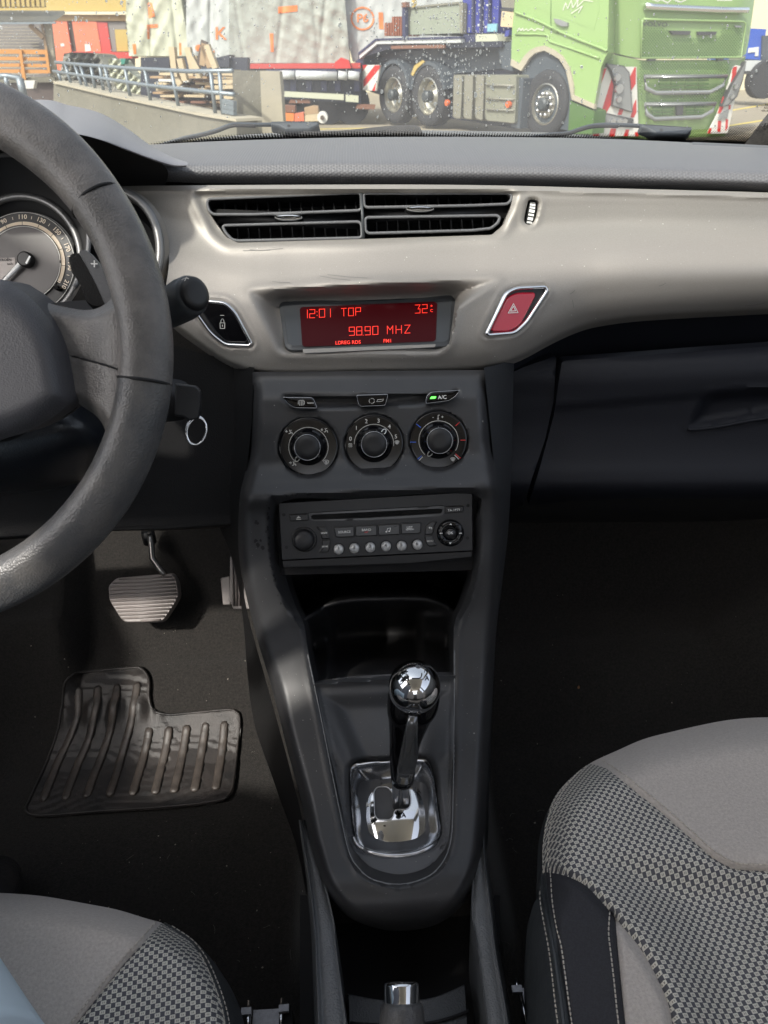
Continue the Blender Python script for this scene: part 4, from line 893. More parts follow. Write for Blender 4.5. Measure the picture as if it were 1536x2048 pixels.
# ================================================================== HANDBRAKE AND REAR CONSOLE
rear = thing('handbrake_console', 'narrow grained plastic console well running back beside the handbrake', 'console', PZ(800, 2050, .40)[0])
def strip(rows, z, zo, zi):
    R = []
    for y, xl, xr, sgn in rows:
        w = xr-xl; outer, inner = (xl, xr) if sgn < 0 else (xr, xl)
        d = 1 if sgn < 0 else -1
        R.append([PZ(outer-d*7, y, zo)[0]+[0, 0, 0], PZ(outer, y, z-.008)[0], PZ(outer+d*.2*w, y, z)[0], PZ(outer+d*.6*w, y, z+.002)[0], PZ(outer+d*.9*w, y, z-.001)[0], PZ(inner, y, z-.012)[0], PZ(inner, y, z-.012)[0]+[0, 0, -zi]])
    return loft([np.array(r) for r in R], nu=5, nv=5)
mk('side_rail', strip([(1640, 598, 612, -1), (1700, 608, 628, -1), (1760, 617, 648, -1), (1850, 626, 670, -1), (1900, 629, 674, -1), (2048, 634, 694, -1), (2200, 640, 712, -1)], .468, .29, .12), M['rail'], rear)
mk('side_rail', strip([(1600, 955, 968, 1), (1690, 950, 968, 1), (1760, 945, 976, 1), (1830, 942, 985, 1), (1900, 953, 993, 1), (2048, 972, 1019, 1), (2200, 986, 1036, 1)], .468, .29, .12), M['rail'], rear)
mk('well_floor', Zrows([[(600, 1790, .36), (800, 1790, .36), (1000, 1790, .36)], [(600, 1990, .352), (800, 1990, .35), (1000, 1990, .352)], [(600, 2300, .35), (800, 2300, .35), (1000, 2300, .35)]]), M['deep'], rear)
mk('cup_shelf', loft([np.concatenate([PZ(x, y, z) for x, y, z in r]) for r in ([(693, 1992, .36), (750, 2002, .36), (808, 2006, .36), (870, 1998, .36), (928, 1975, .36)], [(693, 1990, .412), (750, 2000, .414), (808, 2004, .414), (870, 1996, .414), (928, 1972, .412)], [(698, 2002, .418), (750, 2012, .42), (808, 2016, .42), (870, 2008, .42), (930, 1985, .418)], [(700, 2150, .416), (750, 2150, .416), (808, 2150, .416), (870, 2150, .416), (940, 2150, .416)])], nu=6, nv=5), M['console'], rear)
mk('shelf_groove', tube(np.concatenate([PZ(x, y, .4205) for x, y in cr([(700, 2046), (760, 2050), (820, 2050), (880, 2042), (938, 2022)], 5)]), .0012, 6), M['deep'], rear)
hbk = thing('handbrake', 'handbrake lever with black grained grip and chrome release button', 'handbrake', PZ(805, 2048, .44)[0])
hp = [PZ(803, 1962, .500)[0]]; ax_ = PZ(806, 2160, .470)[0]-hp[0]; ax_ /= np.linalg.norm(ax_)
rb = .0136; h0 = hp[0]
mk('release_button', tube([h0+ax_*d for d in (0, .0015, .003, .016)], [rb*.86, rb*.97, rb, rb], 36), M['chrome'], hbk, sharp=50)
mk('grip', tube([h0+ax_*d for d in (.0135, .0150, .018, .03, .0335, .0345, .0355, .09, .2)], [.0140, .0158, .0168, .0172, .0174, .0166, .0174, .0178, .018], 36), M['leather'], hbk, sharp=60)

# ================================================================== STEERING WHEEL
Cw = np.array([-.3153, .4618, .957]); tt = math.radians(28.9); ww = math.radians(-1.07)
wn_ = np.array([math.sin(ww)*math.cos(tt), -math.cos(ww)*math.cos(tt), math.sin(tt)])
wa = np.cross([0, 0, 1.0], wn_); wa /= np.linalg.norm(wa); wb = np.cross(wn_, wa)
if wa[0] < 0: wa, wb = -wa, -wb
if wb[2] < 0: wb = -wb
def wpt(r, ang, h=0.0): a = math.radians(ang); return Cw+r*(math.cos(a)*wa+math.sin(a)*wb)+wn_*h
sw = thing('steering_wheel', 'black grained steering wheel with worn rim, at the left edge', 'steering wheel', Cw-np.array([0, 0, .18]))
RM, RT = .1675, .0172
def rimsec(a0, a1, m, n=60, closed=False, r=RT):
    V, Fc = [], []; ks = 28
    angs = np.linspace(a0, a1, n, endpoint=not closed)
    for a in angs:
        o_ = (wpt(1, a)-Cw); bulge = 1+.12*math.exp(-((((a+180) % 360)-180-52)/16)**2)
        for k in range(ks):
            q = 2*math.pi*k/ks; rr_ = r*(1+.05*math.cos(3*q))*bulge
            V.append(tuple(wpt(RM, a)+o_*math.cos(q)*rr_*1.0+wn_*math.sin(q)*rr_*.92))
    N = len(angs)
    for i in range(N if closed else N-1):
        j = (i+1) % N
        for k in range(ks): Fc.append((i*ks+k, i*ks+(k+1) % ks, j*ks+(k+1) % ks, j*ks+k))
    return V, Fc
SEAM1, SEAM2 = 32, -9.5
mk('rim', rimsec(SEAM1+.25, 360-SEAM1+180*0+(-SEAM1)*0, M, 150), M['wheel'], sw) if False else None
mk('rim', rimsec(SEAM1, 150, M, 70), M['wheel'], sw)
mk('rim_insert', rimsec(SEAM2, SEAM1, M, 40, r=RT*1.0), M['wheel'], sw)
mk('rim', rimsec(-170, SEAM2, M, 100), M['leather'], sw)
mk('rim_insert', rimsec(150, 190, M, 30), M['wheel'], sw)
for a in (SEAM1, SEAM2): mk('seam', tube([wpt(RM, a)+(wpt(1, a)-Cw)*math.cos(q)*RT*.99+wn_*math.sin(q)*RT*.92 for q in np.linspace(0, 2*np.pi, 40, endpoint=False)], .0011, 6, closed=True), M['deep'], sw)
wpl = Plane(Cw, wn_)
def Fsp(x, y):
    q = wpl(x, y)
    return q[:, 1]
SPK = np.concatenate([cr([(-60, 600), (40, 597), (75, 600), (120, 612), (170, 620), (200, 614), (222, 596), (229, 568), (226, 530), (214, 495)], 5), [(275, 560), (292, 640), (290, 720), (275, 790)], cr([(240, 880), (226, 900), (216, 880), (207, 852), (192, 832), (168, 815), (140, 802), (60, 800), (-60, 800)], 5)])
SPO = SPK
def Fspoke(x, y):
    Y = wpl.off(.004)(x, y)[:, 1]; s = sd(SPO, x, y); k = np.clip(1-s/22, 0, 1)
    Y = Y + .012*k**2 - .006*ss(150, 230, x)
    l = ld([(120, 706), (200, 728), (275, 752), (345, 772)], x, y)
    return Y+.0012*np.exp(-(l/2.0)**2)
mk('spoke', patch(SPK, Depth(Fspoke), 6, rim=[0, .02, -.01]), M['wheel'], sw, sharp=60)
mk('seam', tube(Depth(Fspoke)(*cr([(120, 706), (200, 727), (240, 740)], 6).T, lift=.0002), .0008, 6), M['deep'], sw)
HUB = cr([(-500, 560), (-200, 552), (-20, 556), (30, 573), (70, 604), (102, 645), (122, 690), (134, 740), (142, 795), (130, 815), (90, 845), (40, 868), (-20, 885), (-250, 960), (-480, 900), (-560, 700)], 5, True)
def Fhub(x, y):
    Y = wpl.off(.028)(x, y)[:, 1]; s = sd(HUB, x, y); k = np.clip(1-s/60, 0, 1)
    return Y+.016*k**2.5
mk('airbag_cover', patch(HUB, Depth(Fhub), 9, rim=[0, .03, -.01]), M['airbag'], sw, sharp=60)
mk('hub', patch(cr([(-400, 580), (0, 580), (70, 600), (150, 625), (165, 720), (160, 805), (120, 838), (60, 862), (-20, 890), (-400, 950)], 4, True), Depth(lambda x, y: wpl.off(-.012)(x, y)[:, 1]), 14), M['black'], sw)
# gear paddle behind the wheel
pad_ = thing('shift_paddle', 'dark shift paddle with a plus sign behind the wheel spoke', 'shift paddle', P(185, 600, .52)[0])
pf = Plane(P(180, 560, .515)[0], [.1, -.85, .5])
mk('paddle_face', plate(rnd([(158, 506), (172, 500), (190, 514), (212, 545), (234, 582), (232, 600), (218, 616), (212, 612), (196, 575), (178, 540)], 6), pf, [(0, -.012), (0, .002), (2, .004)]), M['soft'], pad_, sharp=50)
mk('paddle_blade', plate(rnd([(134, 516), (142, 504), (158, 503), (176, 530), (196, 568), (216, 612), (190, 616), (172, 606), (160, 570), (140, 540)], 6), pf, [(-1, -.02), (0, -.003), (3, .0)]), M['flank'], pad_, sharp=50)
mk('plus_sign', ribbon([[(183, 528), (195, 528)], [(189, 522), (189, 534)]], 2.4, pf.off(.005)), M['white'], pad_, smooth=False)
# stalk
stk = thing('wiper_stalk', 'black wiper stalk with round end cap beside the wheel', 'stalk', P(300, 640, .55)[0])
s0, s1 = P(255, 665, .60)[0], P(391, 586, .50)[0]; sa = (s1-s0)/np.linalg.norm(s1-s0)
mk('stalk_body', tube([s0, s0+(s1-s0)*.5, s0+(s1-s0)*.72, s0+(s1-s0)*.86, s0+(s1-s0)*.95, s1-sa*.003], [.010, .0115, .0125, .0128, .0120, .0108], 32, flat=1.15), M['hood'] if False else M['slate'], stk)
mk('end_cap', tube([s1-sa*.004, s1-sa*.001, s1+sa*.0012, s1+sa*.002], [.0103, .0103, .0092, .006], 28, flat=1.15), M['black'], stk)
sf = Plane(P(372, 560, .488)[0], [-.1, -.8, .6]); mk('wiper_symbol', ribbon([[(364, 560), (372, 556), (378, 558)], [(370, 562), (374, 554)]], 1.2, sf), M['dimwhite'], stk, smooth=False)
# key
key = thing('ignition_key', 'black car key in the ignition with a steel split ring', 'key', P(385, 850, .58)[0])
kp = Plane(P(385, 800, .565)[0], [.2, -.9, .35])
mk('key_head', plate(rnd([(350, 766), (392, 771), (402, 780), (403, 812), (399, 838), (378, 841), (370, 834), (350, 832)], 5), kp, [(0, -.008), (0, .003), (2, .0055), (4, .006)]), M['black'], key, sharp=50)
mk('lock_barrel', tube([P(310, 800, .64)[0], P(352, 800, .585)[0]], [.022, .018], 24), M['black'], key)
mk('split_ring', tube(kp(*ell(393, 861, 20, 28, 44, rot=8).T, lift=.0015), .0010, 8, closed=True), M['chrome'], key)
mk('split_ring', tube(kp(*ell(393.8, 862, 19, 27, 44, rot=14).T, lift=.003), .0009, 8, closed=True), M['chrome'], key)
# column shroud
shr = thing('steering_column', 'glossy black steering column shroud behind the lower wheel rim', 'column shroud', P(100, 960, .6)[0])
mk('shroud', Lrows([[(-300, 700, .56), (-60, 700, .56), (60, 740, .565), (140, 790, .57), (190, 830, .575), (225, 850, .59), (250, 860, .64)], [(-300, 850, .52), (-60, 850, .525), (60, 845, .53), (140, 850, .535), (190, 868, .55), (222, 885, .58), (245, 895, .63)], [(-300, 930, .53), (-60, 930, .53), (60, 925, .535), (140, 915, .545), (185, 915, .56), (210, 920, .59), (232, 930, .63)], [(-300, 985, .58), (-60, 984, .58), (60, 980, .58), (120, 972, .585), (165, 962, .59), (195, 950, .61), (215, 950, .64)], [(-300, 980, .68), (-60, 980, .68), (60, 978, .68), (120, 970, .68), (165, 960, .68), (195, 948, .68), (215, 948, .68)]], nu=7, nv=7), mat('shroud_plastic', (.014, .016, .020), .28, 0, [('grain', 700, .3)]), shr)
mk('upper_shroud', Lrows([[(60, 610, .66), (200, 600, .66), (300, 620, .66), (340, 640, .66)], [(60, 700, .58), (200, 690, .58), (290, 700, .59), (330, 740, .62)], [(60, 800, .59), (200, 800, .59), (290, 820, .60), (335, 830, .63)]], nu=5, nv=5), M['deep'], shr)

# ================================================================== INSTRUMENTS
ipl = Plane(P(47, 527, .74)[0], [0, -.90, .43])
ins = thing('instrument_cluster', 'round speedometer with white needle in a deep black binnacle', 'speedometer', ipl(47, 640)[0])
M['dial'] = mat('dial_black', (.010, .010, .011), .45); M['dialgrey'] = mat('dial_grey', (.10, .092, .09), .5); M['ivory'] = mat('dial_ivory', (.62, .54, .44), .6, emit=((.6, .5, .38), .12))
mk('binnacle', loops([ipl(*ell(60, 500, 150, 175, 60).T, lift=.035), ipl(*ell(52, 512, 128, 140, 60).T, lift=.012), ipl(*ell(47, 527, 106, n=60).T, lift=-.004)], cap1=False), M['black'], ins)
mk('bezel_ring', tube(ipl(*ell(49, 522, 118, 125, 90).T, lift=.006), .0035, 10, closed=True), M['bezel'], ins)
mk('hood_bezel', tube(ipl(*ell(56, 497, 150, 160, 90, a0=180, a1=395).T, lift=.035), .0022, 8), M['soft'], ins)
dial = mk('dial_face', patch(ell(47, 527, 104, n=60), ipl, 14), M['dial'], ins)
mk('inner_disc', loops([ipl(*ell(47, 527, 76, n=60).T, lift=.0), ipl(*ell(47, 527, 76, n=60).T, lift=.0022), ipl(*ell(47, 527, 74, n=60).T, lift=.0028)]), M['dialgrey'], dial, sharp=40)
i1 = ipl.off(.0006)
mk('outer_circle', ribbon([ell(47, 527, 102, n=70)], 1.0, i1), M['dimwhite'], dial, smooth=False)
mk('inner_circle', ribbon([ell(47, 527, 74, n=70)], 1.4, ipl.off(.0032)), M['dimwhite'], dial, smooth=False)
def pol(r, a): return (47+r*math.sin(math.radians(a)), 527-r*math.cos(math.radians(a)))
sp_ang = lambda v: -1.5+(v-110)*1.18
mk('scale_band', ribbon([[pol(80, a) for a in np.linspace(sp_ang(0), sp_ang(210), 60)]], 7, i1), M['ivory'], dial, smooth=False)
for v in range(0, 220, 10):
    if v % 20 == 10: mk('scale_tick', ribbon([[pol(77, sp_ang(v)), pol(86, sp_ang(v))]], 1.1, i1.off(.0003)), M['ivory'] if False else M['dial'], dial, smooth=False); mk('speed_number', text(str(v), *pol(93, sp_ang(v)), 12.5, i1, rot=sp_ang(v), lift=0), M['ivory'], dial, smooth=False)
    else: mk('scale_tick', ribbon([[pol(90, sp_ang(v)), pol(95, sp_ang(v))]], 1.0, i1), M['ivory'], dial, smooth=False)
i2 = ipl.off(.0034)
mk('maker_plate', patch(rnd([(-40, 518), (30, 515), (31, 530), (2, 560), (-40, 562)], 2), i2, 12), mat('pale_plate', (.42, .38, .36), .6), dial)
mk('lettering', text('CITRO\u00cbN', 7, 520, 7.5, i2.off(.0003), rot=-1, lift=0), M['deep'], dial, smooth=False); mk('lettering', text('km/h', 20, 528, 5.5, i2.off(.0003), rot=-1, lift=0), M['deep'], dial, smooth=False)
nd = [i2.off(.004)(*p)[0] for p in ((56, 512), (4, 566), (-40, 612))]
mk('needle', join([tube(nd, [.0028, .0016, .0008], 8), ]), M['white'], ins)
mk('needle_hub', loops([onp(55, 521, .0075, h, 28, i2) for h in (0, .006)]+[onp(55, 521, .0060, .0072, 28, i2)]), M['black'], ins)
mk('hub_stripe', bar(i2.off(.0074)(52, 527)[0], i2.off(.0074)(60, 512)[0], .0018, .0004, up=i2.n), M['white'], ins, smooth=False)
mk('trip_button', loops([onp(120, 578, .0026, h, 18, ipl) for h in (0, .008)]+[onp(120, 578, .002, .009, 18, ipl)]), M['gloss'], ins)
# right-hand gauge
ip2 = Plane(P(250, 520, .76)[0], [0, -.90, .43])
g2 = thing('rev_counter', 'smaller gauge with red lit digits mostly hidden behind the wheel', 'gauge', ip2(240, 600)[0])
mk('gauge_ring', tube(ip2(*ell(238, 510, 94, 116, 70, a0=-95, a1=95).T, lift=.020), .0045, 10), M['bezel'], g2)
mk('gauge_bowl', loops([ip2(*ell(238, 510, 92, 114, 50).T, lift=.0), ip2(*ell(236, 515, 78, 95, 50).T, lift=-.012)]), M['black'], g2)
mk('gauge_outer', loft([ip2(*ell(240, 508, 104, 128, 24, a0=-95, a1=95).T, lift=.008), ip2(*ell(239, 510, 97, 120, 24, a0=-95, a1=95).T, lift=.022), ip2(*ell(238, 510, 91, 113, 24, a0=-95, a1=95).T, lift=.010), ip2(*ell(238, 510, 88, 108, 24, a0=-95, a1=95).T, lift=-.01)], nu=1, nv=4), M['trim'], g2)
i3 = ip2.off(-.0112); mk('lit_digits', join([text('1', 229, 560, 16, i3), text('2', 246, 560, 16, i3), text('D', 224, 572, 22, i3)]), M['lcd'], g2, smooth=False)

# ================================================================== PEDALS AND MAT
bpl = Plane(P(288, 1195, .83)[0], [0, -.75, .62])
bk = thing('brake_pedal', 'wide brake pedal with ribbed grey rubber pad on a bent steel arm', 'pedal', bpl(290, 1243)[0])
BPO = rnd([(216, 1172), (232, 1156), (345, 1146), (354, 1162), (358, 1192), (346, 1214), (328, 1240), (318, 1244), (250, 1245), (240, 1236), (218, 1200)], 7)
mk('pedal_pad', plate(BPO, bpl, [(-1, -.012), (0, -.002), (2, 0)]), M['rubber'], bk, sharp=50)
for k in range(13):
    y = 1156+k*7.1; xs_ = [x for x in np.arange(205, 370, 1.0) if inside(inset(BPO, 3), np.array([x]), np.array([y-(x-288)*.05]))[0]]
    if len(xs_) > 20: mk('pad_rib', bar(bpl(xs_[0], y-(xs_[0]-288)*.05, .0012)[0], bpl(xs_[-1], y-(xs_[-1]-288)*.05, .0012)[0], .0034, .0018, up=bpl.n), M['rubber'], bk)
mk('pedal_arm', tube(np.concatenate([P(x, y, Y) for x, y, Y in ((299, 1066, .90), (303, 1090, .885), (305, 1118, .87), (318, 1136, .86), (330, 1150, .85))]), [.0045]*5, 10, flat=1.4), M['steel'], bk)
mk('arm_bracket', tube([P(295, 1063, .90)[0], P(300, 1085, .90)[0]], .010, 12), M['black'], bk)
gas = thing('accelerator_pedal', 'narrow ribbed accelerator pedal half hidden behind the console side', 'pedal', P(470, 1215, .82)[0])
gpl2 = Plane(P(470, 1165, .80)[0], [-.2, -.75, .55])
mk('pedal_pad', plate(rnd([(459, 1112), (520, 1108), (520, 1218), (466, 1219), (458, 1200)], 4), gpl2, [(-1, -.012), (0, -.002), (1.5, 0)]), M['rubber'], gas, sharp=50)
for x in (466, 472, 478, 484): mk('pad_rib', bar(gpl2(x, 1118, .0015)[0], gpl2(x+2, 1212, .0015)[0], .0022, .003, up=gpl2.n), M['rubber'], gas)
mk('pedal_side', plate(rnd([(441, 1156), (460, 1152), (462, 1210), (446, 1210)], 3), gpl2.off(-.01), [(0, -.01), (0, 0), (1.5, .001)]), M['rubber'], gas)
sb = P(238, 1137, .93)[0]
mk('footwell_bolt', loops([sb+np.array([.013*math.cos(a)*s, -.02*(1-s), .012*math.sin(a)*s]) for a in [0]] if False else [np.array([sb+np.array([.0135*s*math.cos(a), -h, .0125*s*math.sin(a)]) for a in np.linspace(0, 6.283, 20, endpoint=False)]) for s, h in ((1, 0), (1, .006), (.8, .012), (.4, .015))]), mat('grey_cap', (.09, .08, .08), .6), label='small round grey cap on the bulkhead behind the brake pedal', cat='bolt cap')
# heel mat
def fmat(x, y):
    d = ray(x, y); t = np.full(len(d), .45)
    for _ in range(3000//6):
        q = EYE+d*t[:, None]; z = floor_z(q[:, 0], q[:, 1]); m = q[:, 2] > z+.004
        if not m.any(): break
        t = np.where(m, t+.0022, t)
    return (EYE+d*t[:, None])
class OnFloor:
    def __init__(s, h=0): s.h = h
    def __call__(s, px, py, lift=0.0): q = fmat(A(px), A(py)); q[:, 2] += s.h+np.asarray(lift)+.012*np.exp(-((q[:, 1]-.735)/.014)**2)*np.sin(q[:, 0]*90)**2*ss(-.325, -.345, q[:, 0])+.0006*np.sin(q[:, 1]*160)*ss(.68, .75, q[:, 1]); return q
HM = cr([(143, 1352), (160, 1345), (262, 1336), (283, 1337), (298, 1352), (302, 1372), (302, 1400), (310, 1422), (326, 1430), (400, 1424), (455, 1419), (474, 1424), (483, 1440), (478, 1500), (470, 1570), (462, 1592), (440, 1606), (350, 1618), (200, 1628), (100, 1636), (62, 1634), (50, 1620), (60, 1596), (90, 1530), (112, 1470), (124, 1430), (126, 1390), (130, 1366)], 4, True)
hm = thing('heel_mat', 'ribbed black rubber heel mat, scuffed brown, on the driver footwell carpet', 'floor mat', PZ(270, 1500, .28)[0])
mk('mat_sheet', patch(HM, OnFloor(.002), 5), M['mat'], hm)
mk('mat_border', tube(OnFloor(.003)(*inset(HM, 3).T), .0024, 6, closed=True, flat=.8), M['mat'], hm)
def Mp(*p): return [(x/2.56, 1300+y/2.56) for x, y in p]
RIBS = [[(404, 200), (400, 330), (370, 430), (300, 580), (220, 785)], [(503, 190), (498, 320), (450, 480), (390, 620), (335, 775)], [(602, 182), (592, 330), (545, 490), (480, 660), (445, 760)], [(706, 172), (688, 330), (645, 480), (600, 640), (560, 758)],
        [(768, 405), (755, 480), (725, 600), (680, 750)], [(868, 400), (850, 520), (820, 640), (795, 745)], [(960, 392), (940, 520), (915, 640), (890, 738)], [(1056, 380), (1035, 520), (1015, 640), (996, 732)], [(1152, 372), (1138, 520), (1120, 640), (1105, 722)]]
M['ribm'] = mat('worn_mat_rib', (.032, .028, .026), .45, 0, [('noise', 400, .5)], var=(60, .2, (.080, .066, .056)))
for r in RIBS:
    l = cr(Mp(*r), 6); n = len(l); mk('mat_rib', tube(OnFloor(.003)(l[:, 0], l[:, 1]), [.003]+[.0060]*(n-2)+[.003], 10, flat=.38, up=(0, 0, 1)), M['ribm'], hm)

# ================================================================== SEATS
def seat_surface(outline, ztop, bol, drop=.055, w=70, extra=None):
    def f(x, y):
        s = sd(outline, x, y); k = np.clip(1-s/w, 0, 1); z = ztop-drop*k**2.4
        if extra is not None: z = z+extra(x, y)
        return z
    return Depth(f, zmode=True)
def stitches(line, surf, L=9, gap=5, r=.00055):
    pl = cr(line, 10); q = np.concatenate([[0], np.cumsum(np.linalg.norm(np.diff(pl, axis=0), axis=1))]); out = []
    s = 0
    while s+L < q[-1]:
        xs_ = [np.interp(s+L*t, q, pl[:, 0]) for t in (0, .5, 1)]; ys_ = [np.interp(s+L*t, q, pl[:, 1]) for t in (0, .5, 1)]
        pt = surf(xs_, ys_, lift=[.0004, .0011, .0004]); out.append(tube(pt, r, 5)); s += L+gap
    return join(out)
def uvflat(c): return c[:, :2]*1.0
def Sp(*p): return [(976+x/2.743, 1400+y/2.743) for x, y in p]
OUTP = np.concatenate([cr(Sp((2500, 130), (1900, 100), (1536, 95), (1350, 106), (1200, 131), (1000, 176), (850, 216), (700, 281), (600, 326), (556, 350), (500, 388), (430, 452), (370, 525), (330, 620), (308, 720), (299, 850), (299, 960), (285, 1060), (246, 1130), (231, 1250), (229, 1400), (240, 1550), (236, 1700), (255, 1860), (300, 2150)), 5), Sp((2500, 2150))])
SEAMF = cr(Sp((556, 350), (640, 372), (720, 430), (830, 520), (920, 590), (1010, 670), (1100, 748), (1200, 840), (1280, 895), (1360, 927), (1450, 936), (1536, 936), (1800, 930), (2500, 900)), 5)
CHKL = cr(Sp((318, 945), (400, 957), (480, 987), (540, 1022), (600, 1082), (660, 1150), (720, 1222), (780, 1292), (830, 1355), (880, 1435), (930, 1530), (970, 1620), (1000, 1710), (1020, 1860), (1050, 2150)), 5)
BOLR = cr(Sp((672, 1160), (698, 1200), (705, 1280), (715, 1400), (730, 1550), (745, 1700), (762, 1860), (790, 2150)), 5)
VINR = cr(Sp((318, 945), (325, 1050), (345, 1150), (368, 1250), (390, 1400), (415, 1550), (440, 1700), (462, 1860), (500, 2150)), 5)
def exP(x, y):
    a = ld(SEAMF, x, y); b = ld(CHKL, x, y); c = ld(VINR, x, y)
    z = -.004*np.exp(-(a/5.0)**2)-.007*np.exp(-(b/9.0)**2)-.004*np.exp(-(c/5.0)**2)-.004*np.exp(-(ld(BOLR, x, y)/4.0)**2)
    bx = ss(0, 140, sd(np.concatenate([CHKL, Sp((2500, 2150), (2500, 900), (700, 700))]), x, y))
    return z - .022*bx*ss(1620, 1800, y)
SEP = seat_surface(OUTP, .545, None, drop=.06, w=75, extra=exP)
ps = thing('upholstered_seat', 'passenger seat cushion with grey suede front and block-woven centre', 'car seat', PZ(1400, 1900, .30)[0])
fr = np.concatenate([OUTP[(OUTP[:, 0] >= SEAMF[0][0]-1) & (OUTP[:, 1] < 1600)], SEAMF[::-1][:-1]])
i0 = np.argmin(np.hypot(*(OUTP-SEAMF[0]).T))
fr = np.concatenate([OUTP[:i0+1], SEAMF[1:]])
o = mk('front_panel', patch(fr, SEP, 8), M['suede'], ps)
i1_ = np.argmin(np.hypot(*(OUTP-np.array(Sp((299, 950))[0])).T))
ck = np.concatenate([OUTP[i0:i1_+1], CHKL, [(2500*1/2.743+976, 2150/2.743+1400)], SEAMF[::-1]])
def clean(p): 
    p = np.asarray(p); k = [0]
    for i in range(1, len(p)):
        if np.hypot(*(p[i]-p[k[-1]])) > .6: k.append(i)
    if np.hypot(*(p[k[-1]]-p[0])) < .6: k = k[:-1]
    return p[k]
ck = clean(ck)
o = mk('woven_centre', patch(ck, SEP, 7), M['woven'], ps); setuv(o, uvflat)
ix = np.argmin(np.hypot(*(CHKL-BOLR[0]).T))
mk('bolster', patch(clean(np.concatenate([CHKL[:ix+1], BOLR, VINR[::-1]])), SEP, 7), M['blackfab'], ps)
mk('suede_insert', patch(clean(np.concatenate([CHKL[ix:], BOLR[::-1]])), SEP, 7), M['suede'], ps)
mk('vinyl_side', patch(clean(np.concatenate([OUTP[i1_:-1], VINR[::-1]])), SEP, 7), M['vinyl'], ps)
i2_ = len(OUTP)-1
sk = OUTP[:-1]; top3 = SEP(sk[:, 0], sk[:, 1]); cen = top3.mean(0)
def skirt(top3, h1, h2, n=4):
    L = [top3]; c = top3.mean(0)
    for hh, o_ in ((.02, .004), (.06, .002), (h1, -.01), (h2, -.03)):
        q = top3.copy(); v = q[:, :2]-c[:2]; v /= np.linalg.norm(v, axis=1)[:, None]; q[:, :2] += v*o_; q[:, 2] = q[:, 2]-hh; L.append(q)
    V = np.concatenate(L); n = len(top3); Fc = [(i*n+j, i*n+j+1, (i+1)*n+j+1, (i+1)*n+j) for i in range(len(L)-1) for j in range(n-1)]
    return V, Fc
mk('skirt', skirt(top3, .10, .17), M['vinyl'], ps)
mk('piping', tube(SEP(*cr(Sp((300, 960), (300, 1060), (318, 1150), (340, 1270), (365, 1400), (385, 1550), (405, 1700), (425, 1860)), 6).T, lift=.001), .0018, 8), M['vinyl'], ps)
lines = [Sp((500, 396), (425, 468), (362, 560), (322, 680), (303, 800), (301, 950), (285, 1080), (302, 1200), (330, 1350), (350, 1500), (367, 1650), (385, 1800), (400, 1950)),
         Sp((540, 362), (440, 455), (382, 560), (345, 680), (327, 850), (343, 960), (352, 1100), (376, 1250), (401, 1350), (422, 1500), (442, 1650), (463, 1800), (480, 1950)),
         Sp((668, 1160), (662, 1280), (675, 1400), (692, 1550), (707, 1700), (725, 1850)),
         [(x+7, y-9) for x, y in Sp((610, 355), (720, 425), (830, 515), (920, 585), (1010, 665), (1100, 743), (1200, 834), (1280, 888), (1360, 920), (1450, 926), (1536, 926), (1800, 920))]]
mk('stitching', join([stitches(l, SEP, 7, 3.4) for l in lines]), M['thread'], ps, kind='stuff')
# driver seat
def Lp(*p): return [(x/2.4, 1700+y/2.4) for x, y in p]
OUTD = np.concatenate([cr(Lp((-1100, 330), (-600, 220), (-200, 198), (0, 206), (200, 221), (400, 255), (560, 286), (700, 328), (778, 350), (850, 382), (925, 428), (1000, 505), (1060, 585), (1105, 675), (1133, 765), (1155, 850), (1185, 1000), (1220, 1300)), 5), Lp((-1100, 1300))])
SEAMD = cr(Lp((778, 350), (735, 392), (690, 445), (620, 520), (550, 605), (480, 690), (430, 755), (360, 845), (250, 990), (100, 1190), (20, 1300)), 5)
PIPD = cr(Lp((790, 356), (860, 400), (925, 450), (985, 535), (1032, 640), (1068, 745), (1088, 840), (1110, 1000), (1135, 1300)), 5)
def exD(x, y): return -.004*np.exp(-(ld(SEAMD, x, y)/4.0)**2)-.003*np.exp(-(ld(PIPD, x, y)/4.0)**2)
SED = seat_surface(OUTD, .545, None, drop=.06, w=60, extra=exD)
ds = thing('upholstered_seat', 'driver seat cushion corner with worn grey suede and woven side', 'car seat', PZ(200, 2000, .30)[0])
j0 = np.argmin(np.hypot(*(OUTD-SEAMD[0]).T)); 
mk('front_panel', patch(clean(np.concatenate([OUTD[:j0+1], SEAMD[1:], Lp((-1100, 1300))])), SED, 8), M['suede'], ds)
o = mk('woven_centre', patch(clean(np.concatenate([PIPD, SEAMD[::-1]])), SED, 7), M['woven'], ds); setuv(o, uvflat)
mk('vinyl_side', patch(clean(np.concatenate([OUTD[j0:-1], PIPD[::-1]])), SED, 6), M['vinyl'], ds)
mk('skirt', skirt(SED(*OUTD[:-1].T), .10, .17), M['vinyl'], ds)
mk('piping', tube(SED(*PIPD.T, lift=.0012), .0015, 8), M['vinyl'], ds)
mk('stitching', join([stitches(l, SED, 7.5, 3.6) for l in ([(x-7, y-5) for x, y in Lp((765, 355), (690, 440), (620, 515), (550, 600), (480, 685), (430, 750), (360, 840), (250, 985))], Lp((800, 356), (900, 415), (960, 500), (1005, 590), (1040, 680), (1065, 760), (1080, 840), (1095, 950)), [(x+5, y-2) for x, y in PIPD[2:60:3]])]), M['thread'], ds, kind='stuff')
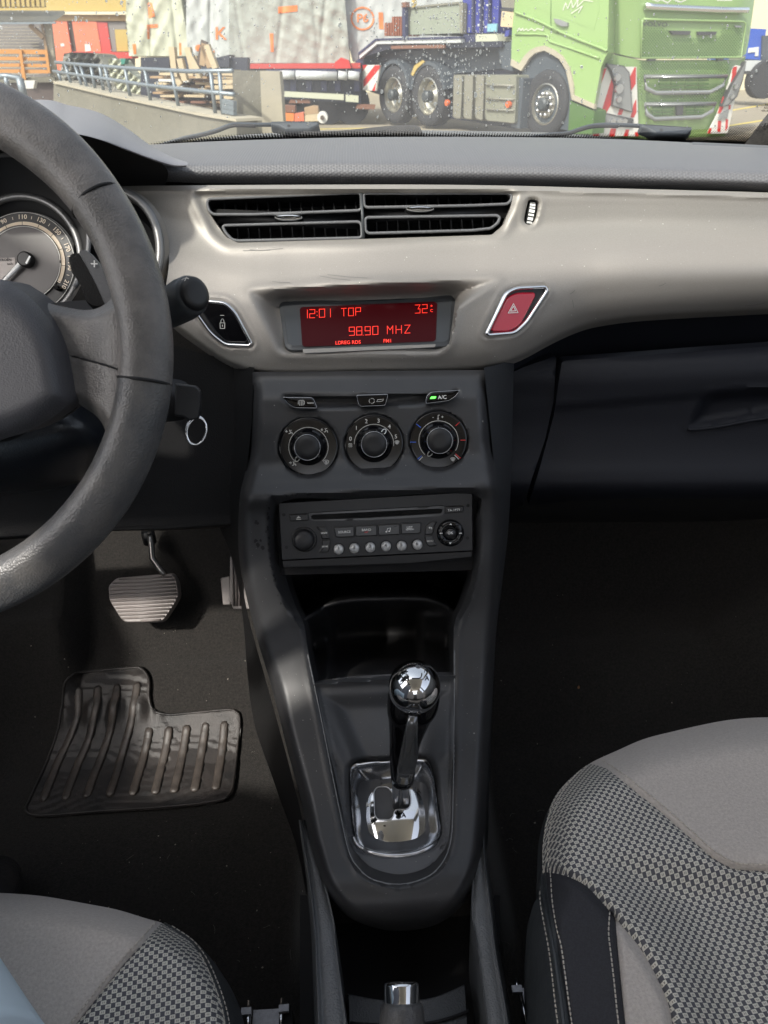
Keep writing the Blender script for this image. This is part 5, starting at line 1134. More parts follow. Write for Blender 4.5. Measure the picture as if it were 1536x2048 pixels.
# seat rails
def rail(name, label, pts, z):
    t = thing(name, label, 'seat rail', PZ(pts[0][0], pts[0][1], z)[0])
    return t
rl = rail('seat_rail', 'steel runner with two threaded pins beside the driver seat', [(530, 2040)], .30)
m_ = mat('rail_steel', (.36, .36, .37), .35, .8, [('noise', 600, .3)], var=(300, .2, (.26, .25, .26)))
mk('runner', prism(np.concatenate([PZ(x, y, .335) for x, y in ((507, 2020), (558, 2017), (562, 2100), (500, 2100))]), [0, 0, -.03]), m_, rl, smooth=False)
for x, y in ((498, 2002), (564, 1998)): mk('pin', tube([PZ(x, y, .345)[0], PZ(x-3, y+70, .345)[0]], .0022, 8), M['chrome'], rl)
for x, y in ((492, 2024), (567, 2018)): mk('clip', bar(PZ(x-9, y+1, .347)[0], PZ(x+11, y-1, .347)[0], .006, .005), m_, rl, smooth=False)
mk('rail_side', prism(np.concatenate([PZ(x, y, .34) for x, y in ((566, 2020), (584, 2019), (588, 2100), (566, 2100))]), [0, 0, -.04]), M['deep'], rl, smooth=False)
rl2 = rail('seat_rail', 'steel runner end showing between the tunnel and the passenger seat', [(1040, 2000)], .30)
mk('runner', prism(np.concatenate([PZ(x, y, .335) for x, y in ((1044, 1976), (1062, 1974), (1075, 2100), (1050, 2100))]), [0, 0, -.03]), m_, rl2, smooth=False)
mk('pin', tube([PZ(1032, 1958, .345)[0], PZ(1035, 1980, .345)[0]], .0022, 8), M['chrome'], rl2)
mk('pin', tube([PZ(1040, 1985, .345)[0], PZ(1056, 2060, .345)[0]], .0022, 8), M['chrome'], rl2)
mk('clip', bar(PZ(1024, 1980, .347)[0], PZ(1044, 1979, .347)[0], .006, .005), m_, rl2, smooth=False)

# ================================================================== PERSON (only a thigh edge and shoe edges reach the frame)
for t_, sx in ((ps, .36), (ds, -.36)):
    mk('backrest', loops([np.array([[sx+w*math.copysign(abs(math.cos(q))**.5, math.cos(q)), y+.065*math.copysign(abs(math.sin(q))**.5, math.sin(q)), z] for q in np.linspace(0, 2*math.pi, 32, endpoint=False)]) for z, w, y in ((.50, .22, -.44), (.56, .25, -.46), (.80, .25, -.52), (1.02, .22, -.57), (1.10, .18, -.59), (1.12, .12, -.59))]), M['suede'], t_)
    mk('headrest', loops([np.array([[sx+w*math.cos(q), -.62+.05*math.sin(q), z] for q in np.linspace(0, 2*math.pi, 24, endpoint=False)]) for z, w in ((1.14, .05), (1.16, .12), (1.24, .14), (1.31, .12), (1.33, .06))]), M['suede'], t_)
pe = thing('person', 'person in pale blue jeans and black shoes sitting at the left edge', 'person', PZ(-150, 1950, .28)[0])
def rr3(pts, rad, m, nm, flat=1.0): return mk(nm, tube(cr(np.array(pts), 6), np.interp(np.linspace(0, 1, (len(pts)-1)*6+1), np.linspace(0, 1, len(rad)), rad), 24, flat=flat), m, pe)
knee = PZ(-372, 1830, .60)[0]; hip = PZ(-200, 2330, .60)[0]
ank = np.array([knee[0]-.16, knee[1]+.14, .36])
rr3([hip, (hip+knee)/2, knee, knee+[0, .05, -.06], (knee+ank)/2+[0, .03, 0], ank], [.086, .080, .076, .062, .054, .042], M['jeans'], 'trouser_leg')
hl = hip+[-.22, 0, 0]; kl = knee+[-.28, .02, 0]; al = np.array([kl[0], kl[1]+.16, .36])
rr3([hl, (hl+kl)/2, kl, kl+[0, .05, -.06], (kl+al)/2+[0, .03, 0], al], [.088, .080, .068, .062, .054, .042], M['jeans'], 'trouser_leg')
hm_ = (hip+hl)/2
mk('body', loops([np.array([[hm_[0]+w*math.cos(q), hm_[1]+y+d_*math.sin(q), z] for q in np.linspace(0, 2*math.pi, 28, endpoint=False)]) for z, w, d_, y in ((.50, .12, .09, -.02), (.56, .19, .12, -.02), (.68, .175, .11, -.05), (.85, .19, .12, -.09), (1.00, .225, .12, -.13), (1.08, .22, .10, -.14), (1.13, .10, .07, -.13), (1.17, .058, .058, -.12), (1.21, .060, .065, -.10), (1.25, .072, .088, -.09), (1.32, .078, .098, -.09), (1.38, .070, .088, -.095), (1.42, .035, .05, -.10))]), mat('grey_shirt', (.22, .22, .24), .9), pe)
s1 = PZ(-50, 1425, .31)[0]; s2 = PZ(-60, 1770, .31)[0]
for q in (s1,):
    mk('shoe', tube(cr(np.array([q+[-.01, -.16, .03], q+[0, -.10, .035], q+[0, 0, .015], q+[0, .06, .0], q+[0, .09, -.005]]), 5), np.interp(np.linspace(0, 1, 21), [0, .2, .6, .85, 1], [.03, .042, .047, .042, .012]), 20, flat=.8), M['shoe'], pe)
    mk('sole', tube(cr(np.array([q+[-.01, -.17, -.02], q+[0, 0, -.02], q+[0, .095, -.02]]), 6), np.interp(np.linspace(0, 1, 13), [0, .1, .6, .9, 1], [.02, .036, .050, .04, .01]), 20, flat=.35, up=(0, 0, 1)), mat('grey_sole', (.25, .26, .24), .7), pe)
mk('shoe', tube(cr(np.concatenate([PZ(x, y, z) for x, y, z in ((-120, 1900, .33), (-60, 1840, .34), (-30, 1780, .33), (-24, 1745, .315))]), 5), np.interp(np.linspace(0, 1, 16), [0, .5, .85, 1], [.04, .044, .034, .010]), 20, flat=.8), M['shoe'], pe)
# ================================================================== OUTSIDE (level world)
FRAME = 'world'
def Wd(*a): return np.array(a, float)
def vplane(x, y, dx, dy): return Plane([x, y, 0], [dy, -dx, 0])
def T1(*p): return [(x/3.84, y/3.84) for x, y in p]
def T2(*p): return [(380+x/3.657, y/3.657) for x, y in p]
def T3(*p): return [(700+x/3.657, y/3.657) for x, y in p]
def T4(*p): return [(1100+x/3.523, y/3.523) for x, y in p]
X_ = {}
def xm(k, col, rough=.6, metal=0, **kw):
    col = tuple(v*.70 for v in col)
    if 'var' in kw: kw['var'] = (kw['var'][0], kw['var'][1], tuple(v*.70 for v in kw['var'][2]))
    X_[k] = mat(k, col, rough, metal, **kw); return X_[k]
xm('asphalt', (.30, .26, .19), .9, var=(.6, .25, (.36, .31, .23)), bump=('noise', 40, .3)); xm('yellowline', (.75, .58, .12), .7)
xm('concrete', (.15, .145, .11), .9, var=(1.3, .25, (.24, .22, .17)), bump=('noise', 12, .4)); xm('concrete_light', (.52, .46, .34), .9, var=(2.5, .3, (.36, .33, .26)))
xm('galv', (.26, .30, .33), .45, .5); xm('tarp_grey', (.37, .40, .35), .55, bump=('noise', 3, .4)); xm('tarp_white', (.52, .54, .52), .6); xm('tarp_cream', (.56, .57, .43), .6)
xm('orange', (.85, .24, .05), .6); xm('redpaint', (.55, .05, .04), .5); xm('redstripe', (.62, .025, .02), .5); xm('whitep', (.78, .76, .70), .5); xm('ochre', (.52, .38, .11), .8); xm('ochre_d', (.42, .28, .12), .8)
xm('doororange', (.78, .19, .09), .5); xm('siding', (.24, .22, .21), .8); xm('roofsheet', (.42, .40, .34), .6); xm('yellowtarp', (.78, .52, .06), .5); xm('benchwood', (.62, .28, .07), .7)
xm('wood', (.52, .36, .20), .8, var=(4, .3, (.34, .22, .12))); xm('wood_pale', (.62, .50, .32), .8); xm('darkwood', (.10, .07, .05), .8)
xm('navy', (.035, .04, .10), .45); xm('navy_dark', (.018, .022, .040), .5); xm('blue', (.05, .06, .30), .5); xm('boxgrey', (.30, .33, .26), .6); xm('rust', (.30, .10, .05), .8); xm('railwhite', (.60, .62, .62), .5)
xm('green', (.31, .46, .17), .32, coat=.3); xm('green_dark', (.075, .16, .035), .6); xm('tyre', (.030, .031, .034), .8, bump=('noise', 20, .3)); xm('fender', (.07, .085, .10), .5); xm('rimmetal', (.55, .53, .46), .3, .8); xm('hubdark', (.05, .06, .065), .5); xm('hubgreen', (.05, .30, .2), .4)
xm('tank', (.34, .34, .26), .4, .4); xm('tankstrap', (.24, .23, .18), .5); xm('lampglass', (.35, .36, .36), .12, .3); xm('lampdark', (.06, .06, .06), .3); xm('amber', (.75, .14, .03), .4); xm('wallyellow', (.80, .72, .50), .8)
xm('glassdark', (.03, .05, .04), .1); xm('glassgreen', (.10, .17, .09), .2); xm('heapdark', (.12, .12, .11), .6); xm('brown', (.22, .10, .06), .8); xm('teal', (.02, .22, .16), .6)

gv = [(-200, -60, 0), (200, -60, 0), (200, 300, 0), (-200, 300, 0)]
n = 60; gx, gy = np.linspace(-150, 150, n), np.concatenate([np.linspace(-40, 40, n//2), np.linspace(45, 300, n//2)]); GX, GY = np.meshgrid(gx, gy)
mk('ground', (np.stack([GX.ravel(), GY.ravel(), np.zeros(n*n)], 1), [(i*n+j, i*n+j+1, (i+1)*n+j+1, (i+1)*n+j) for i in range(n-1) for j in range(n-1)]), X_['asphalt'], label='pale sunlit asphalt of the works yard', kind='structure')
def ground_strip(a, b, w):
    a, b = PZ(a[0], a[1], .004)[0], PZ(b[0], b[1], .004)[0]; t = (b-a)/np.linalg.norm(b-a); s = np.array([-t[1], t[0], 0])*w/2
    return [tuple(a-s), tuple(b-s), tuple(b+s), tuple(a+s)], [(0, 1, 2, 3)]
mk('road_marking', ground_strip(T4((1150, 800))[0], T4((1700, 705))[0], .16), X_['yellowline'], kind='structure', smooth=False)
mk('road_marking', ground_strip(T4((1100, 912))[0], T4((1800, 800))[0], .14), X_['yellowline'], kind='structure', smooth=False)
mk('road_marking', ground_strip(T3((-300, 945))[0], T3((500, 930))[0], .2), X_['yellowline'], kind='structure', smooth=False)

def slab(nm, poly, pl, depth, m, par, back=None, **k):
    q = pl(*np.array(poly, float).T); v = (-pl.n if back is None else np.asarray(back))*depth
    return mk(nm, prism(q, v), m, par, smooth=False, **k)
def beam(nm, a, b, pl, w, m, par, lift=0.0, h=None, **k):
    q = pl(*np.array([a, b], float).T, lift=lift); return mk(nm, bar(q[0], q[1], h or w, w, up=pl.n), m, par, smooth=False, **k)

# ---- tall hall far behind everything
FH = vplane(0, 46, 1, 0)
hall = thing('factory_hall', 'long pale yellow works hall closing the yard at the back', 'building', [10, 46, 0])
mk('wall', box([8, 48, 7], [150, 3, 14]), X_['wallyellow'], hall, smooth=False)
for k in range(26): mk('wall_batten', box([-50+k*5, 46.42, 7], [.25, .12, 14]), X_['concrete_light'], hall, smooth=False)
# ---- ochre building with red doors
BP = vplane(-8, 26, 1, -.12)
bld = thing('ochre_building', 'ochre workshop building with a row of red-orange doors under a pale ledge', 'building', BP(170, 160)[0]*[1, 1, 0])
slab('wall', [(-150, -260), (262, -260), (262, 22), (-150, 22)], BP, 6, X_['ochre'], bld)
slab('ledge', T1((350, 88), (1000, 88), (1000, 112), (350, 112)), BP.off(.15), .5, X_['wallyellow'], bld)
slab('lower_fascia', T1((350, 113), (1000, 113), (1000, 160), (350, 160)), BP.off(.02), .5, X_['ochre_d'], bld)
slab('back_wall', T1((300, 155), (1010, 155), (1010, 640), (300, 640)), BP.off(-.6), .3, X_['siding'], bld)
slab('door', T1((385, 160), (512, 160), (548, 400), (580, 600), (440, 600), (410, 300)), BP, .08, X_['doororange'], bld)
slab('door_gap', T1((512, 160), (552, 160), (590, 400), (548, 400)), BP.off(-.1), .08, X_['darkwood'], bld)
slab('door', T1((552, 160), (740, 165), (780, 410), (590, 400)), BP, .08, X_['doororange'], bld)
slab('door', T1((740, 165), (822, 172), (858, 410), (780, 410)), BP.off(-.02), .08, X_['redpaint'], bld)
slab('door_sill', T1((560, 395), (1010, 400), (1015, 448), (560, 448)), BP.off(.3), .5, X_['redpaint'], bld)
slab('window', T1((825, 170), (965, 170), (965, 225), (880, 225), (895, 395), (860, 395)), BP.off(-.05), .05, X_['siding'], bld)
slab('board', T1((880, 226), (972, 226), (985, 395), (897, 395)), BP, .05, X_['ochre'], bld)
for p_ in (((650, 340), (690, 338), (700, 390), (655, 395)), ((465, 335), (490, 333), (495, 355), (470, 358))): slab('sticker', T1(*p_), BP.off(.012), .01, X_['whitep'], bld)
# ---- open shelter with corrugated roof
SPn = vplane(-9, 18, 1, .06)
shed = thing('shelter', 'open timber shelter with corrugated grey roof and yellow sheet above', 'shelter', SPn(50, 170)[0]*[1, 1, 0])
q = SPn(*np.array(T1((-200, 60), (345, 60), (428, 176), (-200, 180))).T); rv = []
k = 70; top = np.linspace(q[0], q[1], k)+[0, 1.2, 0]; botr = np.linspace(q[3], q[2], k)+[0, -.3, 0]
wv = np.array([.03*(-1)**i for i in range(k)]); top[:, 2] += wv; botr[:, 2] += wv
mk('roof_sheet', ([tuple(p) for p in top]+[tuple(p) for p in botr], [(i, i+1, k+i+1, k+i) for i in range(k-1)]), X_['roofsheet'], shed, smooth=False)
slab('gutter', T1((-200, 172), (425, 168), (425, 182), (-200, 188)), SPn.off(.32), .08, X_['galv'], shed)
slab('yellow_sheet', T1((-200, -200), (320, -200), (345, 55), (-200, 62)), SPn.off(-.4), .1, X_['yellowtarp'], shed)
for k in range(14): 
    a_, b_ = T1((-180+k*38, -180), (-160+k*38, 52)); beam('sheet_rib', a_, b_, SPn.off(-.33), .06, X_['ochre'], shed)
bw = SPn.off(-1.6)
for k in range(17):
    y = 185+k*24; slab('wall_board', T1((-220, y), (385, y), (385, y+22), (-220, y+22)), bw, .04, X_['siding'], shed)
slab('post', T1((330, 182), (388, 182), (440, 640), (395, 640)), SPn, .12, X_['concrete_light'], shed)
slab('post', T1((312, 182), (330, 182), (392, 560), (372, 560)), SPn.off(.05), .1, X_['wood'], shed)
beam('brace', *T1((230, 190), (335, 290)), SPn.off(.05), .09, X_['wood'], shed)
slab('ledge', T1((-200, 600), (420, 590), (420, 632), (-200, 640)), SPn.off(.1), .6, X_['concrete'], shed)
slab('plinth', T1((-200, 640), (418, 632), (425, 800), (-200, 900)), SPn, .3, xm('plinth', (.12, .09, .08), .9), shed)
fe = thing('slatted_rack', 'orange wooden slatted rack standing under the shelter roof', 'rack', SPn(40, 150)[0]*[1, 1, 1])
for (y0, y1) in ((378, 415), (435, 465), (487, 515), (532, 562)):
    slab('slat', T1((-200, y0), (150, y0), (150, y1-2), (-200, y1)), SPn.off(.12), .05, X_['benchwood'], fe); slab('slat', T1((156, y0+2), (358, y0+4), (372, y1+2), (158, y1)), SPn.off(.12), .05, X_['benchwood'], fe)
slab('upright', T1((142, 385), (165, 385), (198, 612), (172, 612)), SPn.off(.18), .05, X_['benchwood'], fe)
slab('upright', T1((340, 385), (362, 385), (385, 560), (366, 560)), SPn.off(.18), .05, X_['benchwood'], fe)
fl = thing('flood_lamp', 'small white box lamp hanging below the shelter ledge', 'lamp', SPn(58, 170)[0])
slab('housing', T1((185, 618), (268, 618), (255, 680), (200, 682)), SPn.off(.5), .2, X_['whitep'], fl)
# ---- concrete ramp wall + railing
A0 = PZ(470, 240, .25)[0]; 
WP = Plane([-1.75, 8.2, 0], [1, .50, 0]); WP = plane3([-1.80, 8.6, 0], [-11.0, 19.0, 0], [-1.80, 8.6, 1])
cw = thing('ramp_wall', 'weathered concrete ramp wall with pale coping and metal handrail', 'wall', WP(300, 300)[0]*[1, 1, 0])
slab('wall', T1((412, 642), (850, 742), (1536, 888))+T2((340, 890))+[(476, 330), (105, 330)], WP, .25, X_['concrete'], cw)
slab('coping', T1((408, 622), (850, 726), (1536, 868))+T2((335, 868), (340, 890))+T1((1536, 890), (850, 744), (408, 640)), WP.off(.03), .32, X_['concrete_light'], cw)
rl_ = WP.off(-.1)
def rails(pts, w): 
    l = np.array(pts); mk('handrail', tube(rl_(*l.T), w, 8), X_['galv'], cw)
rails(T1((425, 478), (600, 495), (1000, 525))+T2((0, 522), (310, 518)), .020); rails(T1((412, 548), (830, 608), (1130, 655), (1536, 700))+T2((320, 690)), .020)
for a_, b_ in [((440, 540), (472, 632)), ((500, 490), (547, 650)), ((575, 500), (630, 670)), ((618, 508), (672, 678)), ((700, 515), (732, 690)), ((765, 495), (795, 702)), ((803, 505), (852, 714)), ((960, 525), (1000, 740)), ((1110, 522), (1157, 775)), ((1315, 535), (1372, 825))]:
    a_, b_ = T1(a_, b_); mk('rail_post', tube(rl_(*np.array([a_, b_]).T), .020, 8), X_['galv'], cw)
for a_, b_ in [((150, 515), (186, 835)), ((215, 520), (243, 860))]:
    a_, b_ = T2(a_, b_); mk('rail_post', tube(rl_(*np.array([a_, b_]).T), .020, 8), X_['galv'], cw)
for y in (740, 775, 810): beam('rail_rung', *T2((245, y), (330, y+16)), rl_, .04, X_['galv'], cw)
cp_ = thing('concrete_pillar', 'square concrete pillar ending the ramp wall, stained and pale edged', 'pillar', [-1.6, 8.3, 0])
PP = vplane(-1.6, 8.4, 1, .03)
slab('shaft', T2((308, 515), (512, 518), (535, 1120), (345, 1120)), PP, .5, X_['concrete'], cp_)
slab('pale_face', T2((512, 518), (655, 520), (700, 1120), (535, 1120)), PP.off(.01), .5, X_['concrete_light'], cp_)
# rail at the extreme left
lr = thing('steel_bracket', 'grey steel bracket rail rising beside the shelter plinth', 'handrail', SPn(20, 180)[0])
mk('rail', tube(SPn.off(1.2)(*np.array(T1((-40, 585), (60, 585), (150, 600), (175, 625))).T), .05, 8), X_['galv'], lr); mk('rail_post', tube(SPn.off(1.2)(*np.array(T1((150, 600), (190, 760))).T), .08, 8), X_['galv'], lr); mk('rail_post', tube(SPn.off(1.2)(*np.array(T1((45, 590), (60, 680))).T), .05, 8), X_['galv'], lr)

# ---- wrapped loads on the trailer
def wrapped(name, label, poly, Yp, m, seed, amp=.10, folds=(), prints=()):
    pl = vplane(0, Yp, 1, -.03); r = np.random.default_rng(seed); ph = r.uniform(0, 6, 12); an = r.uniform(-1.2, 1.2, 12); fq = r.uniform(4, 13, 12)
    poly = np.array(poly, float)
    def f(x, y):
        Y = pl(x, y)[:, 1]; q = pl(x, y)
        w = sum(np.abs(np.sin(q[:, 0]*fq[i]*math.cos(an[i])+q[:, 2]*fq[i]*math.sin(an[i])+ph[i]+1.5*np.sin(q[:, 2]*1.3+ph[i])))**3*np.exp(-((np.sin(q[:, 0]*.9+ph[-i])-.3*math.cos(i))**2)*2) for i in range(12))/4
        for c, a_, wd in folds: 
            w = w-.6*np.exp(-((x-c-(y-60)*a_)/wd)**2)
        return Y-amp*w
    t = thing(name, label, 'wrapped load', [pl(poly[:, 0].mean(), 120)[0][0], Yp, 1.0], group='white wrapped loads on the trailer')
    S = Depth(f); v, fc = patch(poly, S, 3.0); V2 = np.array(v); v2, f2 = patch(poly, S, 3.0, rim=[0, 2.4, 0])
    mk('wrapping', (v2, f2), m, t)
    for kind, g in prints:
        if kind == 'poly': mk('print_mark', patch(np.array(g), Depth(lambda x, y: f(x, y)-.012), 3), X_['orange'], t)
        elif kind == 'text': mk('print_mark', text(g[0], g[1], g[2], g[3], Depth(lambda x, y: f(x, y)-.02), lift=0), X_['orange'], t)
        else: mk('print_mark', ribbon(g[0], g[1], Depth(lambda x, y: f(x, y)-.02), lift=0), g[2], t, smooth=False)
    return t
wrapped('wrapped_load', 'cream wrapped load with an orange arrow, beside the ochre building', [(251, -260), (352, -260), (362, 0), (372, 60), (376, 112), (258, 112), (252, 40)], 21.5, X_['tarp_cream'], 1, .07, [(300, .05, 3), (350, .1, 4)],
        [('poly', T1((1135, 20), (1165, 20), (1192, 130), (1140, 138))), ('poly', T1((1128, 190), (1212, 185), (1212, 212), (1150, 216), (1150, 300), (1132, 300))), ('poly', T1((1018, 340), (1042, 335), (1046, 415), (1026, 415)))])
wrapped('wrapped_load', 'narrow white wrapped load printed with an orange letter K', [(374, -260), (458, -260), (460, 0), (462, 118), (376, 112), (372, 60)], 21.2, X_['tarp_white'], 2, .06, [(420, .0, 3)],
        [('text', ('K', 441, 68, 36)), ('poly', ell(398, 96, 8, 7, 16)), ('poly', ell(424, 104, 5, 6, 12)), ('poly', T1((1375, 330), (1392, 330), (1395, 425), (1375, 425)))])
wrapped('wrapped_load', 'large grey-green wrapped load with deep folds and an orange strip', [(458, -260), (684, -260), (690, 0), (700, 126), (458, 126)], 20.6, X_['tarp_grey'], 3, .045, [(560, -.12, 4), (632, .08, 5), (645, -.1, 4), (480, .15, 4)],
        [('poly', T2((645, 50), (785, 38), (785, 82), (645, 100))), ('poly', T2((582, 245), (608, 243), (612, 380), (592, 380)))])
wrapped('wrapped_load', 'white wrapped load with a round orange logo behind the truck bed', [(684, -260), (1060, -260), (1060, 100), (705, 122), (690, 60)], 20.9, X_['tarp_white'], 4, .03, [(700, .05, 4)],
        [('rib', ([ell(725, 37, 22, n=30)], 3.4, X_['orange'])), ('text', ('P6', 725, 37, 24)), ('poly', T2((1378, 90), (1412, 90), (1416, 215), (1384, 210)))])
# ---- low trailer
TP = vplane(0, 18.6, 1, -.04)
tr = thing('low_trailer', 'dark blue low trailer with red bed edge, seen behind the concrete pillar', 'trailer', TP(650, 200)[0]*[1, 1, 0])
slab('bed_edge', T2((268, 466), (1245, 460), (1245, 500), (268, 503)), TP, 2.4, X_['redpaint'], tr)
slab('red_box', T2((1060, 455), (1105, 420), (1160, 440), (1178, 500), (1060, 502)), TP.off(.15), .4, X_['redstripe'], tr)
slab('chassis', T2((200, 503), (1250, 500), (1250, 760), (200, 700)), TP.off(-.15), 1.8, X_['navy_dark'], tr)
slab('side_beam', T2((560, 508), (1250, 505), (1250, 530), (560, 530)), TP.off(.02), .1, X_['navy'], tr)
for a_, b_ in ((660, 765), (775, 1075), (1085, 1150), (1158, 1238)): mk('tube_guard', tube(TP.off(.1)(*np.array(T2((a_, 548), (b_, 552+(b_-900)*.02))).T), .085, 12), X_['railwhite'], tr)
slab('side_rail', T2((690, 668), (1125, 690), (1125, 732), (690, 708)), TP.off(.1), .12, X_['tarp_cream'], tr); slab('side_rail', T2((1138, 692), (1232, 700), (1232, 750), (1138, 742)), TP.off(.1), .12, X_['tarp_cream'], tr)
for x in (735, 850, 960, 1060, 1200): slab('crossmember', T2((x, 590), (x+40, 590), (x+40, 668), (x, 668)), TP.off(-.05), .1, X_['navy'], tr)
def disc(pl, cxx, cyy, R, h0, h1, n=36, m=None, nm='', par=None, r2=None):
    c = pl(cxx, cyy)[0]; a = np.cross([0, 0, 1.0], pl.n); t = np.linspace(0, 2*np.pi, n, endpoint=False)
    ringp = lambda r, h: c+pl.n*h+r*(np.outer(np.cos(t), a)+np.outer(np.sin(t), [0, 0, 1.0]))
    return mk(nm, loops([ringp(R, h0), ringp(R, h1), ringp(R*.97 if r2 is None else r2, h1+.01)]), m, par, sharp=40)
for x in (800, 1010, 1180): w_ = disc(TP.off(-.3), T2((x, 760))[0][0], T2((x, 760))[0][1], .42, -.2, 0, 28, X_['tyre'], 'wheel', tr)
slab('mudguard', T2((735, 728), (870, 728), (880, 755), (720, 755)), TP.off(.05), .3, X_['brown'], tr); slab('mudguard', T2((1225, 762), (1355, 768), (1350, 800), (1210, 795)), TP.off(.05), .3, X_['brown'], tr)

# ---- piles behind the railing
HP = vplane(-5, 15.5, 1, -.2)
heap = thing('covered_heap', 'dark grey tarpaulin-covered heap behind the handrail', 'covered heap', HP(160, 200)[0]*[1, 1, 0])
def heapf(x, y): return HP(x, y)[:, 1]-.25*np.sin((x-110)/55*3.14)*1-.06*np.sin(x*.35+y*.2)-.05*np.sin(y*.5)
mk('tarpaulin', patch(np.array(T1((490, 412), (540, 402), (700, 405), (742, 415), (790, 480), (840, 540), (900, 600), (960, 740), (440, 640), (470, 520))), Depth(heapf), 3, rim=[0, 1.2, 0]), xm('heap_tarp', (.13, .135, .12), .35, var=(2, .3, (.26, .25, .21))), heap)
ob = thing('cloth_bag', 'off-white cloth bundle beside the covered heap', 'bag', HP(230, 180)[0])
mk('bundle', patch(rnd(T1((830, 450), (925, 452), (960, 500), (1000, 560), (1060, 600), (1090, 640), (1060, 760), (930, 740), (880, 640), (840, 560)), 6), Depth(lambda x, y: HP(x, y)[:, 1]-.3-.1*np.sin(x*.4)*np.sin(y*.3)), 3, rim=[0, .6, 0]), X_['tarp_cream'], ob)
gg = thing('green_can', 'small dark green can on top of the bundle', 'can', HP(245, 120)[0]); slab('can', T1((922, 448), (965, 448), (955, 490), (932, 495)), HP.off(.4), .15, X_['teal'], gg)
HQ = vplane(-3.2, 13.2, 1, -.1)
lum = thing('timber_stack', 'untidy stack of sawn boards and beams behind the ramp wall', 'timber stack', HQ(400, 240)[0]*[1, 1, 0])
r = np.random.default_rng(5)
for row in range(13):
    y = 560+row*24; x = 1180+r.uniform(-30, 60)
    while x < 2010:
        L = r.uniform(90, 300); m = [X_['wood'], X_['wood_pale'], X_['whitep'], X_['brown'], X_['darkwood']][int(r.choice(5, p=[.38, .3, .1, .14, .08]))]
        pa = T1((x, y+r.uniform(-4, 4)), (min(x+L, 2020), y+r.uniform(-5, 5)+.02*L), (min(x+L, 2020), y+18+.02*L), (x, y+17)); slab('plank', pa, HQ.off(r.uniform(0, .5)), r.uniform(.3, .9), m, lum); x += L+r.uniform(5, 50)
rack_ = slab('dark_backing', T1((1080, 440), (1900, 440), (1900, 860), (1080, 800)), HQ.off(-1.1), .2, X_['navy_dark'], lum)
for a_, b_, w in (((1325, 360), (1350, 590), .13), ((1385, 450), (1425, 620), .12), ((1345, 590), (1390, 650), .09), ((1445, 365), (1490, 560), .12), ((1495, 430), (1530, 600), .1)):
    a_, b_ = T1(a_, b_); beam('upright_beam', a_, b_, HQ.off(.9), w, X_['wood_pale'], lum, h=.08)
for a_, b_, w, m in (((108, 300), (70, 480), .09, 'darkwood'), ((112, 320), (95, 480), .10, 'wood'), ((125, 330), (190, 500), .12, 'wood_pale'), ((0, 400), (60, 510), .12, 'wood_pale'), ((100, 330), (150, 495), .1, 'wood')):
    a_, b_ = T2(a_, b_); beam('upright_beam', a_, b_, HQ.off(1.0), w, X_[m], lum, h=.08)
for y in (515, 585, 625, 700): slab('plank', T2((160, y), (312, y-4), (312, y+24), (160, y+28)), HQ.off(1.0), .5, X_['wood_pale'], lum)
dk = thing('steel_drum_rack', 'dark low steel frame between the timber and the wrapped loads', 'steel frame', HQ.off(-1.6)(300, 130)[0]); slab('frame_beam', T1((1080, 455), (1300, 450), (1300, 520), (1080, 515)), HQ.off(-1.0), .4, X_['navy_dark'], dk); slab('frame_beam', T2((190, 425), (285, 400), (285, 490), (190, 490)), HQ.off(-1.0), .4, X_['navy_dark'], dk)
sm = thing('firewood_pile', 'small pile of pinkish blocks beside the concrete pillar', 'wood pile', vplane(0, 11, 1, 0)(600, 235)[0]*[1, 1, 0])
FP = vplane(0, 12, 1, 0)
for pa, m in ((((690, 770), (765, 775), (770, 820), (690, 822)), 'brown'), (((690, 825), (760, 828), (760, 885), (690, 885)), 'orange'), (((765, 830), (830, 825), (835, 885), (765, 888)), 'doororange'), (((835, 790), (900, 775), (935, 780), (940, 830), (840, 840)), 'wood'), (((840, 842), (935, 832), (945, 885), (840, 890)), 'wood_pale')): slab('block', T2(*pa), FP, .3, X_[m], sm)
spo = thing('cable_spool', 'pale round cable spool lying by the block pile', 'spool', FP(645, 240)[0]); p_ = T2((968, 860))[0]; disc(FP.off(.3), p_[0], p_[1], .075, -.2, 0, 24, X_['whitep'], 'flange', spo); disc(FP.off(.32), p_[0], p_[1], .03, -.2, .02, 18, X_['darkwood'], 'core', spo)

# ================================================================== TRUCK
SD = np.array([-.545, .839, 0]); IN = np.array([.839, .545, 0])
TS = Plane([3.0, 15.0, 0], [-.839, -.545, 0]); TF = Plane([3.84, 13.9, 0], [.309, -.951, 0])
tk = thing('flatbed_truck', 'light green heavy lorry with red and white warning stripes', 'lorry', [3.5, 15, 0])
def ts(nm, poly, m, lift=0, d=.1, par=None): return slab(nm, poly, TS.off(lift), d, X_[m], par or tk)
def tf(nm, poly, m, lift=0, d=.05, par=None): return slab(nm, poly, TF.off(lift), d, X_[m], par or tk)
cabp = [(1035, -260), (1030, 0), (1024, 60), (1022, 127), (1041, 139), (1048, 127), (1056, 114), (1069, 103), (1088, 98), (1105, 106), (1120, 115), (1134, 136), (1142, 168), (1144, 196), (1188, 216), (1194, 182), (1202, 136), (1208, 119), (1216, 104), (1215, 97), (1217, 30), (1222, -260)]
mk('cab', prism(TS(*np.array(cabp, float).T), np.array([.42, .90, 0])*2.3), X_['green'], tk, smooth=False)
